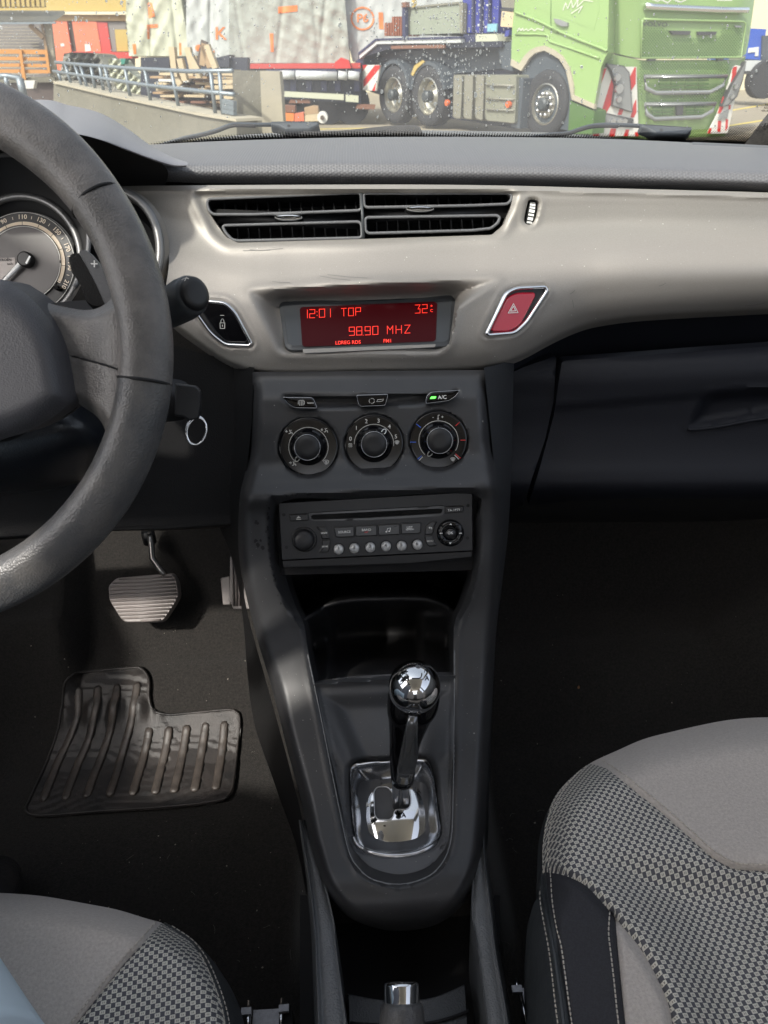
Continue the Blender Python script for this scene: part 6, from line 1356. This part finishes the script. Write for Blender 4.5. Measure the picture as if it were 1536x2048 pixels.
ts('arch_trim', [(1022, 118), (1038, 128), (1048, 112), (1060, 100), (1072, 94), (1088, 91), (1106, 99), (1124, 112), (1138, 135), (1146, 168), (1147, 190), (1189, 209), (1188, 218), (1143, 199), (1138, 170), (1131, 139), (1118, 118), (1103, 109), (1088, 101), (1070, 106), (1058, 117), (1050, 130), (1042, 142), (1021, 131)], 'concrete_light', .03, .06)
ts('cab_step', [(1140, 202), (1189, 222), (1184, 268), (1136, 268)], 'green_dark', .0, .3)
ts('arch_liner', [(1044, 145), (1050, 130), (1060, 117), (1072, 108), (1088, 103), (1104, 111), (1118, 121), (1130, 140), (1138, 172), (1142, 200), (1140, 262), (1034, 240)], 'fender', -.05, .1)
l1 = cr(T3((1215, 90), (1300, 120), (1420, 170), (1536, 235))+T4((20, 200), (200, 275), (380, 345), (405, 360)), 3)
mk('door_crease', tube(TS(*l1.T, lift=.02), .022, 6), X_['green'], tk)
l2 = cr(T3((1215, 250), (1440, 255))+T4((0, 290), (150, 340), (350, 410)), 3); mk('door_crease', tube(TS(*l2.T, lift=.01), .018, 6), X_['green'], tk)
mk('door_seam', tube(TS(*np.array([(1104, -100), (1102, 40), (1103, 60)], float).T, lift=.005), .008, 5), X_['green_dark'], tk)
ts('side_window', [(1066, -200), (1200, -200), (1198, 20), (1188, 60), (1150, 45), (1103, 28), (1070, 14)], 'green', .004, .01)
dh = ts('door_handle', T4((22, 130), (60, 135), (120, 160), (118, 185), (80, 185), (40, 165)), 'chrome_x' if False else 'lampglass', .05, .05)
scr = [T4((92, 70), (110, 20), (125, 60), (150, 0), (160, 55), (200, -10), (190, 50), (240, 0), (300, 10)), T4((150, 95), (230, 40), (200, 90)), T3((1225, 225), (1240, 205), (1250, 225), (1262, 205), (1270, 225), (1290, 210), (1300, 225), (1330, 208), (1350, 225), (1370, 208), (1410, 222), (1415, 195))]
mk('painted_script', ribbon([np.array(q_) for q_ in scr], 1.4, TS.off(.02), 0), X_['whitep'], tk, smooth=False)
# front
upp = [(1222, -260), (1218, 30), (1216, 103), (1258, 113), (1284, 117), (1480, 116), (1492, 108), (1497, 85), (1509, 0), (1516, -260)]
def Ffr(x, y): 
    q = TF(x, y); k = np.clip((1290-x)/76, 0, 1); k2 = np.clip((x-1470)/44, 0, 1)
    return q[:, 1]+.28*k**2.2*0+.35*k**2+.25*k2**2-.12
mk('front_panel', patch(np.array(upp), Depth(Ffr), 9, rim=[0, .5, 0]), X_['green'], tk, sharp=50)
low = [(1216, 106), (1258, 116), (1284, 120), (1480, 119), (1492, 112), (1484, 140), (1474, 175), (1458, 230), (1446, 290), (1178, 290), (1184, 268), (1190, 215), (1196, 160), (1205, 120)]
mk('bumper', patch(np.array(low, float), Depth(lambda x, y: TF(x, y)[:, 1]-.08+.3*np.clip((1250-x)/70, 0, 1)**2+.25*np.clip((x-1440)/40, 0, 1)**2), 9, rim=[0, .5, 0]), X_['green'], tk, sharp=50)
tfp = TF.off(.14)
mk('chrome_strip', tube(tfp(*np.array(T4((665, 40), (720, 48), (1200, 70), (1385, 72))).T, lift=.02), .05, 8), M['chrome'], tk)
mk('panel_edge', tube(tfp(*np.array(T4((660, 135), (800, 140), (1360, 152), (1380, 165), (1345, 405), (640, 408), (650, 150), (660, 135))).T, lift=.0), .018, 6), X_['green'], tk)
def mesh_grid(poly, dx, dy, s, seed=0):
    p = np.array(poly, float); lo, hi = p.min(0), p.max(0); V, Fc = [], []; row = 0; y = lo[1]
    while y < hi[1]:
        x = lo[0]+(row % 2)*dx/2
        while x < hi[0]:
            if inside(p, A(x), A(y))[0]:
                q = tfp(*np.array([(x-s, y-s*.5), (x+s*.3, y-s*.6), (x+s, y+s*.4), (x-s*.3, y+s*.6)]).T, lift=.004); i = len(V); V += list(map(tuple, q)); Fc.append((i, i+1, i+2, i+3))
            x += dx
        y += dy; row += 1
    return V, Fc
g1 = T4((665, 190), (830, 205), (850, 262), (1190, 262), (1210, 200), (1350, 200), (1345, 300), (1320, 395), (645, 400))
g2_ = T4((630, 430), (1270, 440), (1250, 530), (660, 530), (640, 590), (640, 640), (740, 665), (900, 668), (1130, 650), (1235, 560), (1200, 700), (1170, 720), (660, 722), (625, 700))
mk('grille_mesh', mesh_grid(g1, 5.6, 3.4, 2.3), X_['green_dark'], tk, smooth=False, kind='stuff'); mk('grille_mesh', mesh_grid(g2_, 5.6, 3.4, 2.1), X_['green_dark'], tk, smooth=False, kind='stuff')
for pa in (((845, 215), (995, 218), (985, 245), (870, 242)), ((1045, 222), (1180, 222), (1165, 246), (1045, 246))): slab('intake', T4(*pa), tfp.off(.02), .05, X_['lampdark'], tk)
p_ = T4((740, 172))[0]; mk('maker_lettering', text('VOLVO', p_[0], p_[1], 12, tfp.off(.012), rot=2, sx=1.25), X_['lampdark'], tk, smooth=False)
slab('badge', T4((1305, 178), (1350, 180), (1348, 194), (1308, 192)), tfp.off(.01), .02, X_['lampglass'], tk)
for pa, cells in ((((662, 540), (1240, 538), (1215, 600), (1120, 650), (740, 655), (670, 620)), [(770, 850, 556, 632), (855, 945, 556, 632), (955, 1040, 556, 632), (1048, 1120, 556, 632)]), (((665, 735), (1160, 730), (1140, 780), (1060, 825), (730, 838), (675, 800)), [(725, 790, 748, 815), (795, 868, 748, 815), (960, 1020, 745, 808), (1025, 1085, 745, 808)])):
    l = np.array(T4(*pa)); mk('grille_frame', tube(tfp(*l.T, lift=.02), .035, 8, closed=True), X_['lampglass'], tk)
    for x0, x1, y0, y1 in cells:
        for k in range(3):
            yy = y0+(y1-y0)*k/3; slab('grille_slot', T4((x0, yy+4), (x1, yy+3), (x1, yy+14), (x0, yy+15)), tfp.off(.012), .02, X_['green_dark'], tk)
slab('grille_post', T4((895, 745), (942, 745), (936, 812), (898, 812)), tfp.off(.03), .05, X_['lampdark'], tk)
# warning stripes both corners
def stripes(poly, cols, m0='whitep'):
    slab('stripe_panel', poly, tfp.off(.02), .04, X_[m0], tk)
    for c in cols: slab('warning_stripe', T4(*c), tfp.off(.026), .02, X_['redstripe'], tk)
stripes(T4((362, 480), (400, 470), (610, 470), (612, 560), (625, 960), (295, 960), (320, 700)), [((360, 482), (400, 482), (340, 650)), ((455, 490), (478, 590), (450, 640), (450, 700), (400, 790), (365, 870), (340, 868), (390, 700)), ((598, 472), (606, 475), (604, 590), (572, 640), (565, 540)), ((608, 700), (610, 790), (590, 830), (568, 828), (590, 735)), ((490, 768), (520, 768), (505, 810), (478, 808)), ((318, 908), (352, 908), (345, 960), (300, 960)), ((430, 905), (468, 905), (455, 960), (415, 960)), ((535, 912), (560, 912), (548, 960), (520, 960)), ((600, 930), (625, 930), (625, 960), (600, 960))])
stripes(T4((1300, 470), (1320, 460), (1375, 470), (1330, 560), (1290, 760), (1250, 940), (1115, 940), (1185, 800), (1240, 660)), [((1295, 470), (1318, 468), (1312, 520), (1280, 600), (1275, 580)), ((1225, 680), (1222, 760), (1200, 800), (1185, 800)), ((1275, 740), (1272, 768), (1258, 775), (1260, 742)), ((1185, 850), (1208, 850), (1200, 930), (1180, 930)), ((1240, 838), (1256, 840), (1252, 900), (1236, 922)), ((1130, 900), (1140, 905), (1130, 940), (1114, 940))])
for poly, inner in ((((398, 448), (520, 462), (562, 512), (582, 792), (440, 745), (462, 600), (430, 500)), (((470, 545), 26), ((482, 625), 34), ((480, 700), 22))), (((1340, 500), (1385, 430), (1362, 560), (1320, 680), (1255, 745), (1215, 750), (1245, 680), (1280, 600)), (((1300, 610), 18), ((1275, 680), 18)))):
    hl_ = slab('headlight', T4(*poly), tfp.off(.08), .1, X_['lampdark'], tk)
    slab('lamp_cover', [tuple(q_) for q_ in inset(np.array(T4(*poly)), 2.0)], tfp.off(.09), .02, X_['lampglass'], tk)
    for (c, rad) in inner:
        p_ = T4(c)[0]; disc(tfp.off(.1), p_[0], p_[1], rad/3.523/100*.75, 0, .03, 20, M['alu'], 'reflector', tk)
slab('fog_lamp', T4((378, 792), (560, 830), (590, 838), (580, 900), (372, 868)), tfp.off(.05), .06, X_['lampdark'], tk); slab('fog_lens', T4((390, 805), (550, 842), (545, 880), (385, 862)), tfp.off(.06), .03, X_['lampglass'], tk)
for x in (440, 485, 520): p_ = T4((x, 858))[0]; disc(tfp.off(.07), p_[0], p_[1], .05, 0, .02, 16, M['alu'], 'reflector', tk)
slab('fog_lamp', T4((1200, 800), (1262, 770), (1250, 830), (1190, 842)), tfp.off(.05), .06, X_['lampglass'], tk)
for pa in (((690, 412), (750, 412), (745, 428), (695, 428)), ((1180, 412), (1225, 412), (1220, 428), (1185, 428))): slab('hinge', T4(*pa), tfp.off(.01), .05, X_['lampdark'], tk)
mk('painted_script', ribbon([np.array(T4((720, -5), (760, 10), (780, -5), (830, 20), (860, -10), (920, 15), (1000, -20))), np.array(T4((1180, 2), (1280, 2)))], 2.2, tfp.off(.02), 0), X_['whitep'], tk, smooth=False)
# wheels
def truck_wheel(pxx, pyy, R, lift, lugs=True, shallow=True):
    c = TS.off(lift)(pxx, pyy)[0]; a = SD; nrm = -IN; t = np.linspace(0, 2*np.pi, 44, endpoint=False)
    rg = lambda r, h: c+nrm*h+r*(np.outer(np.cos(t), a)+np.outer(np.sin(t), [0, 0, 1.0]))
    w = mk('wheel', loops([rg(R*.93, -.34), rg(R, -.30), rg(R, -.03), rg(R*.97, 0), rg(R*.80, .02), rg(R*.62, .0)], cap1=False), X_['tyre'], tk)
    mk('rim', loops([rg(R*.62, -.005), rg(R*.585, .005), rg(R*.565, -.02), rg(R*.52, -.09 if lugs else -.16), rg(R*.42, -.10 if lugs else -.20), rg(R*.40, -.03 if lugs else -.2), rg(R*.22, -.02 if lugs else -.08)]), X_['rimmetal'], w, sharp=40)
    mk('hub', loops([rg(R*.2, -.05), rg(R*.2, .07), rg(R*.14, .10)]), X_['hubdark'], w, sharp=40)
    if lugs:
        mk('hub_ring', loops([rg(R*.40, -.029), rg(R*.36, -.005), rg(R*.34, -.029)], cap1=False), X_['hubgreen'], w) if False else None
        for k in range(10):
            q_ = k*.628; cc = c+.32*R*(math.cos(q_)*a+math.sin(q_)*np.array([0, 0, 1.0])); mk('wheel_nut', tube([cc+nrm*(-.02), cc+nrm*.04], .03, 8), M['alu'], w)
    return w
truck_wheel(1089, 209, .53, 0.0, True); truck_wheel(855, 193, .56, 0, False); truck_wheel(786, 190, .56, 0, False)
for cx_, cy_, w_ in ((855, 190, 30), (786, 187, 28)):
    arc = ell(cx_, cy_, w_+6, 68, 22, a0=190, a1=350); q_ = TS.off(.03)(*arc.T); mk('mudguard', (list(map(tuple, q_))+list(map(tuple, q_+IN*.6)), [(i, i+1, 22+i+1, 22+i) for i in range(21)]), X_['fender'], tk)
    arc2 = ell(cx_, cy_, w_+1, 60, 22, a0=190, a1=350); q2 = TS.off(.03)(*arc2.T); mk('mudguard_edge', (list(map(tuple, q_))+list(map(tuple, q2)), [(i, i+1, 22+i+1, 22+i) for i in range(21)]), X_['fender'], tk)
ts('chassis', T3((60, 400), (200, 380), (1110, 340), (1200, 350), (1200, 780), (1260, 800), (680, 850), (60, 640)), 'navy_dark', -.35, .8)
ts('chassis_plate', T3((80, 395), (820, 350), (1110, 340), (1120, 500), (700, 545), (560, 440), (300, 440), (80, 470)), 'fender', -.30, .05)
ts('dark_under', T3((700, 545), (1230, 545), (1200, 940), (700, 860)), 'navy_dark', -.25, .5)
for x0, x1, m in ((750, 825, 'tankstrap'), (828, 905, 'tankstrap'), (912, 985, 'tankstrap'), (985, 1222, 'tank')):
    pl_ = rnd(T3((x0+8, 545), (x1, 548), (x1-2, 700), (x1-12, 905-(1222-x1)*.08), (x0+12, 885-(1222-x1)*.05), (x0, 850)), 5)
    q_ = TS.off(.25)(*pl_.T); mk('fuel_tank' if m == 'tank' else 'side_box', loops([q_-TS.n*.5, q_, TS.off(.28)(*inset(pl_, 1.5).T)]), X_[m], tk, sharp=30)
for y in (620, 720, 800): 
    q_ = TS.off(.295)(*np.array(T3((1000, y), (1200, y+8))).T); mk('tank_ridge', bar(q_[0], q_[1], .03, .05, up=TS.n), X_['tankstrap'], tk)
for c in ((712, 752), (1160, 765)):
    p_ = T3(c)[0]; disc(TS.off(.32), p_[0], p_[1], .055, -.03, .02, 16, X_['amber'], 'marker_lamp', tk)
ts('splash_panel', T3((1190, 560), (1270, 575), (1240, 940), (1180, 930)), 'fender', .2, .3)
# bed
ts('bed_rail', T3((60, 385), (185, 282), (810, 266), (810, 282), (190, 296), (62, 402)), 'navy', .12, .1)
ts('bed_stripe', T3((66, 402), (192, 298), (810, 284), (810, 312), (198, 322), (70, 430)), 'railwhite', .10, .1)
ts('bed_floor', T3((62, 430), (198, 322), (1110, 300), (1110, 345), (300, 352), (90, 420)), 'navy_dark', .05, 2.2)
ts('bed_plank', T3((300, 335), (690, 326), (690, 352), (300, 358)), 'brown', .09, .06)
ts('bed_corner', T3((0, 500), (62, 430), (100, 430), (100, 560), (0, 600)), 'navy', .0, .6)
wb_ = slab('warning_board', T3((92, 475), (218, 475), (188, 665), (92, 660)), TS.off(.3), .04, X_['whitep'], tk)
for pa in (((92, 475), (125, 475), (92, 520)), ((180, 478), (218, 478), (212, 505), (98, 642), (96, 588)), ((190, 600), (182, 665), (160, 662))): slab('warning_stripe', T3(*pa), TS.off(.306), .02, X_['redstripe'], tk)
ts('strap', T3((445, 545), (470, 480), (530, 440), (545, 452), (490, 500), (460, 556)), 'ochre', .06, .02)
TB = TS.off(.0)
# cargo on the bed (things of their own)
gb = thing('grey_crate', 'large plain grey-green crate standing on the lorry bed', 'crate', TB(865, 68)[0]); slab('side', T3((405, 62), (800, 22), (808, 242), (405, 256)), TB, 1.8, X_['boxgrey'], gb); slab('edge_post', T3((798, 20), (826, 20), (822, 245), (806, 244)), TB.off(.03), .1, X_['tankstrap'], gb); slab('top_rail', T3((405, 52), (800, 12), (800, 26), (405, 66)), TB.off(.03), .1, X_['tankstrap'], gb)
bb = thing('blue_container', 'deep blue container section directly behind the green cab', 'container', TB(960, 65)[0]); slab('side', T3((828, -300), (1105, -300), (1080, 242), (822, 240)), TB.off(-.1), 1.8, X_['blue'], bb)
for x in (900, 960, 1020): beam('side_rib', *T3((x+6, -200), (x, 236)), TB.off(-.06), .05, X_['navy'], bb)
for X0, Y0 in ((938, 30), (997, 30), (932, 175), (985, 190)): slab('latch', T3((X0, Y0), (X0+14, Y0), (X0+12, Y0+16), (X0+2, Y0+16)), TB.off(-.02), .03, X_['railwhite'], bb)
slab('label_plate', T3((1005, 175), (1075, 172), (1070, 232), (1003, 232)), TB.off(-.03), .03, xm('paleblue', (.25, .50, .60), .4), bb)
sh = thing('rusty_sheets', 'stack of rust-red steel sections leaning at the rear of the lorry bed', 'steel sections', TB(785, 70)[0])
for k in range(7): x = 252+k*18; slab('steel_section', T3((x, 168-(45 if k > 2 else 0)), (x+16, 165-(45 if k > 2 else 0)), (x+16, 262), (x, 264)), TB.off(-.2-.03*k), .5, X_['rust'], sh)
st = thing('stake_post', 'upright dark blue stake at the corner of the grey crate', 'stake', TB(805, 75)[0]); slab('post', T3((380, 20), (402, 18), (405, 290), (382, 292)), TS.off(.14), .08, X_['navy'], st); slab('cap', T3((376, 18), (406, 14), (408, 50), (378, 54)), TS.off(.16), .1, X_['brown'], st); slab('post', T3((452, 0), (470, -2), (470, 50), (455, 52)), TS.off(.1), .06, X_['ochre'], st)
cl = thing('load_bags', 'pale sacks and orange cloth strapped behind the cab', 'sack', TS(990, 80)[0])
for pa, m in ((((1110, 80), (1200, 90), (1215, 130), (1190, 200), (1100, 195)), 'wood_pale'), (((1100, -40), (1205, -40), (1200, 60), (1110, 55)), 'tankstrap'), (((1140, 222), (1165, 220), (1160, 262), (1128, 270)), 'blue'), (((918, 250), (1070, 248), (1085, 318), (920, 322)), 'tarp_cream'), (((828, 250), (915, 250), (912, 315), (830, 315)), 'navy'), (((1080, 330), (1190, 300), (1190, 520), (1110, 500)), 'fender'), (((1100, 60), (1200, 60), (1195, 84), (1100, 80)), 'lampdark')): slab('sack' if m in ('wood_pale', 'tarp_cream', 'tankstrap') else 'clutter_piece', [tuple(p) for p in rnd(T3(*pa), 2)], TS.off(-.02), .5, X_[m], cl)
# ---- blue lorry at the right
BQ = vplane(16, 27, 1, .0)
bt = thing('blue_lorry', 'rear of a bright blue lorry parked behind the green cab', 'lorry', BQ(1515, 150)[0]*[1, 1, 0])
slab('body', T4((1420, 200), (1525, 205), (1488, 422), (1378, 415)), BQ, 3, xm('lorry_blue', (.03, .10, .50), .5), bt); slab('white_panel', T4((1400, 340), (1472, 330), (1468, 395), (1445, 395), (1448, 365), (1395, 372)), BQ.off(.03), .05, X_['whitep'], bt)
slab('chassis', T4((1350, 425), (1560, 425), (1560, 500), (1345, 500)), BQ.off(.05), 2, X_['railwhite'], bt); slab('underrun', T4((1340, 500), (1480, 505), (1475, 525), (1340, 522)), BQ.off(.1), .3, X_['lampdark'], bt)
slab('cab', T4((1500, 250), (1640, 250), (1640, 520), (1490, 520)), BQ.off(.1), 2, X_['fender'], bt)
p_ = T4((1530, 560))[0]; disc(BQ.off(.3), p_[0], p_[1], .55, -.4, 0, 30, X_['tyre'], 'wheel', bt)

# ================================================================== WINDSCREEN, WIPERS, COWL
FRAME = 'car'
GLP = Plane(P(768, 276, 1.09)[0], [0, -.50, -.866])
gm = bpy.data.materials.new('windscreen_glass'); gm.use_nodes = True; n = gm.node_tree.nodes; l = gm.node_tree.links; n.clear()
o_ = n.new('ShaderNodeOutputMaterial'); tp = n.new('ShaderNodeBsdfTransparent'); tp.inputs[0].default_value = (.93, .96, .94, 1); gs = n.new('ShaderNodeBsdfGlossy'); gs.inputs['Roughness'].default_value = .02; df = n.new('ShaderNodeBsdfTranslucent'); df.inputs[0].default_value = (.9, .9, .88, 1)
fr_ = n.new('ShaderNodeFresnel'); fr_.inputs[0].default_value = 1.35; m1 = n.new('ShaderNodeMixShader'); m2 = n.new('ShaderNodeMixShader')
nz = n.new('ShaderNodeTexNoise'); nz.inputs['Scale'].default_value = 9; tc = n.new('ShaderNodeTexCoord'); l.new(tc.outputs['Object'], nz.inputs[0]); mr = n.new('ShaderNodeMapRange'); mr.inputs[1].default_value = .3; mr.inputs[2].default_value = .8; mr.inputs[3].default_value = .05; mr.inputs[4].default_value = .11; l.new(nz.outputs[0], mr.inputs[0])
mlt = n.new('ShaderNodeMath'); mlt.operation = 'MULTIPLY'; mlt.inputs[1].default_value = .35; l.new(fr_.outputs[0], mlt.inputs[0])
l.new(mlt.outputs[0], m1.inputs[0]); l.new(tp.outputs[0], m1.inputs[1]); l.new(gs.outputs[0], m1.inputs[2]); l.new(mr.outputs[0], m2.inputs[0]); l.new(m1.outputs[0], m2.inputs[1]); l.new(df.outputs[0], m2.inputs[2]); l.new(m2.outputs[0], o_.inputs[0])
wsx = thing('windscreen', 'rain-spotted windscreen with dotted black border along its lower edge', 'windscreen', GLP(768, 285)[0])
c4 = GLP(*np.array([(-900, 300), (2500, 300)], float).T); upv = np.array([0, -.866, .5])
a_, b_ = c4; a_ = np.array([-.78, GLP.p[1]+.02, 0]); b_ = np.array([.78, a_[1], 0])
for q_ in (a_, b_): q_[2] = GLP.p[2]-((q_-GLP.p)[1]*GLP.n[1])/GLP.n[2]
mk('glass', ([tuple(a_), tuple(b_), tuple(b_+upv*.80), tuple(a_+upv*.80)], [(0, 1, 2, 3)]), gm, wsx, smooth=False)
# dotted border
dm = bpy.data.materials.new('dotted_border'); dm.use_nodes = True; n = dm.node_tree.nodes; l = dm.node_tree.links; n.clear()
o_ = n.new('ShaderNodeOutputMaterial'); tp = n.new('ShaderNodeBsdfTransparent'); bk_ = n.new('ShaderNodeBsdfDiffuse'); bk_.inputs[0].default_value = (.01, .01, .01, 1); mx = n.new('ShaderNodeMixShader'); uvn = n.new('ShaderNodeUVMap'); se = n.new('ShaderNodeSeparateXYZ'); l.new(uvn.outputs[0], se.inputs[0])
def nm_(op, a, b=None, c=None):
    k = n.new('ShaderNodeMath'); k.operation = op
    for i, v in enumerate((a, b, c)):
        if v is None: continue
        if isinstance(v, (int, float)): k.inputs[i].default_value = v
        else: l.new(v, k.inputs[i])
    return k.outputs[0]
X1, Y1, D1 = se.outputs[0], se.outputs[1], None
sx_ = nm_('SINE', nm_('MULTIPLY', nm_('ADD', X1, Y1), 1.0)); sy_ = nm_('SINE', nm_('SUBTRACT', X1, Y1)); pr_ = nm_('MULTIPLY', sx_, sy_)
at = n.new('ShaderNodeAttribute'); at.attribute_name = 'edge'; thr = nm_('SUBTRACT', nm_('MULTIPLY', at.outputs['Fac'], 2.1), 1.05); l.new(nm_('GREATER_THAN', thr, pr_), mx.inputs[0]); l.new(tp.outputs[0], mx.inputs[1]); l.new(bk_.outputs[0], mx.inputs[2]); l.new(mx.outputs[0], o_.inputs[0])
top_e = cr([(250, 300), (330, 280), (450, 268), (600, 262), (768, 261), (1000, 264), (1200, 266), (1320, 262), (1400, 255), (1536, 247), (1800, 240)], 5); bot_e = cr([(250, 306), (330, 290), (450, 281), (600, 276), (768, 274), (1000, 276), (1200, 279), (1320, 282), (1400, 284), (1536, 289), (1800, 300)], 5)
GL2 = GLP.off(.002); rows = [GL2(*(top_e*(1-k)+bot_e*k).T) for k in np.linspace(0, 1, 9)]+[GL2(*(bot_e+[0, 14]).T)]
V = np.concatenate(rows); nn0 = len(top_e); Fc = [(i*nn0+j, i*nn0+j+1, (i+1)*nn0+j+1, (i+1)*nn0+j) for i in range(9) for j in range(nn0-1)]
ob_ = mk('dotted_border', (V, Fc), dm, wsx); setuv(ob_, lambda c: np.stack([c[:, 0], (c[:, 1]-1.0)/.866], 1)*(2*math.pi/.0075)); at_ = ob_.data.attributes.new('edge', 'FLOAT', 'POINT'); at_.data.foreach_set('value', np.concatenate([np.full(nn0, k) for k in list(np.linspace(.05, 1.05, 9))+[1.2]]))
# raindrops
drm = bpy.data.materials.new('raindrop'); drm.use_nodes = True; n = drm.node_tree.nodes; l = drm.node_tree.links; b_ = n['Principled BSDF']; b_.inputs['Base Color'].default_value = (.9, .92, .92, 1); b_.inputs['Roughness'].default_value = .08; b_.inputs['Alpha'].default_value = .85; b_.inputs['Transmission Weight'].default_value = .25
ms = []; GO_ = GLP.off(-.0015)
def drop(px, py, s, el=1.0, rot=0):
    c, q = math.cos(rot), math.sin(rot); t = np.linspace(0, 2*np.pi, 8, endpoint=False); L = []
    for r_, h in ((1, 0), (.8, -.35), (.35, -.55)): x, y = np.cos(t)*s*r_, np.sin(t)*s*r_*el; L.append(GO_(px+x*c-y*q, py+x*q+y*c, lift=h*s*.0007))
    return loops(L)
for k in range(1500):
    u = RNG.random()
    if u < .33: px, py = RNG.uniform(0, 1536), RNG.uniform(-10, 255)
    elif u < .5: px, py = RNG.uniform(0, 560), RNG.uniform(-10, 190)
    else: px, py = 905+RNG.normal()*85, RNG.uniform(0, 235); px += (110-py)*.15; px = round(px/7)*7+RNG.normal()*1.2
    s = .65+RNG.exponential(.5); s = min(s, 3.8); ms.append(drop(px, py, s, RNG.uniform(.8, 1.9), RNG.uniform(-.5, .5)))
mk('raindrops', join(ms), drm, wsx, kind='stuff')
ink_ = M['black']; stx = GLP.off(.0015)
mk('printed_code', join([text('70R', 1534, 209, 6, stx), text('AS2', 1532, 215, 6, stx), text('43R-001', 1532, 221, 5.5, stx), ribbon([[(1519+k, 252), (1522+k, 246)] for k in (0, 3.5, 8, 10, 14, 17)], 1.4, stx)]), ink_, wsx, smooth=False)
cow = thing('cowl_panel', 'dark grey plastic scuttle panel outside below the windscreen', 'scuttle', P(768, 290, 1.2)[0])
mk('panel', Lrows([[(200, 322, 1.30), (400, 280, 1.36), (560, 265, 1.38), (768, 260, 1.39), (1000, 263, 1.38), (1110, 266, 1.37), (1300, 280, 1.33), (1700, 305, 1.2)], [(200, 330, 1.25), (400, 287, 1.30), (560, 271, 1.32), (768, 266, 1.33), (1000, 269, 1.32), (1110, 271, 1.31), (1300, 285, 1.28), (1700, 310, 1.16)], [(200, 340, 1.20), (400, 300, 1.24), (560, 286, 1.26), (768, 281, 1.27), (1000, 284, 1.26), (1110, 286, 1.25), (1300, 298, 1.22), (1700, 325, 1.12)], [(200, 380, 1.20), (400, 340, 1.24), (560, 330, 1.26), (768, 330, 1.27), (1000, 330, 1.26), (1110, 330, 1.25), (1300, 340, 1.22), (1700, 360, 1.12)]], nu=6, nv=3), mat('cowl_plastic', (.10, .10, .10), .55, 0, [('noise', 300, .3)]), cow)
M['wiper'] = mat('wiper_black', (.035, .042, .05), .45)
def wiper(label, arm, head, tail):
    w = thing('windscreen_wiper', label, 'wiper', P(head[0][0], head[0][1], 1.2)[0], group='windscreen wipers parked at the base of the glass')
    a = cr(arm, 6); n_a = len(a); Yd = np.linspace(1.16, 1.20, n_a); mk('arm', tube(P(a[:, 0], a[:, 1], Yd), np.linspace(.0022, .0042, n_a), 8, flat=.7), M['wiper'], w)
    hp_ = Plane(P(head[0][0], head[0][1], 1.19)[0], [0, -.75, .66]); mk('arm_head', plate(rnd(head, 3), hp_, [(-1, -.012), (0, -.002), (1.5, .002), (4, .003)]), M['wiper'], w, sharp=50)
    p_ = np.mean(np.array(head), 0); mk('cap_hole', patch(ell(p_[0]+tail[0], p_[1]+tail[1], 3.2, 2.8, 14), hp_.off(.0034), 4), M['deep'], w)
    b2_ = cr([(x, y+3) for x, y in arm[:-1]], 5); mk('blade', tube(P(b2_[:, 0], b2_[:, 1], 1.17), .0022, 6), M['deep'], w)
wiper('black wiper on the driver side, its head in front of the concrete pillar', T2((-220, 1060), (-60, 1010), (60, 985), (180, 955), (290, 915), (360, 908), (480, 912), (600, 912)), T2((590, 892), (660, 890), (940, 895), (945, 925), (880, 960), (700, 962), (650, 935), (592, 925)), (-6, -1))
wiper('black wiper reaching across the lower edge of the green lorry', T4((-330, 980), (-150, 965), (0, 945), (120, 935), (250, 895), (340, 880), (480, 880), (640, 888)), T4((640, 875), (720, 880), (1000, 898), (998, 930), (960, 960), (740, 955), (690, 925), (640, 905)), (-4, 0))
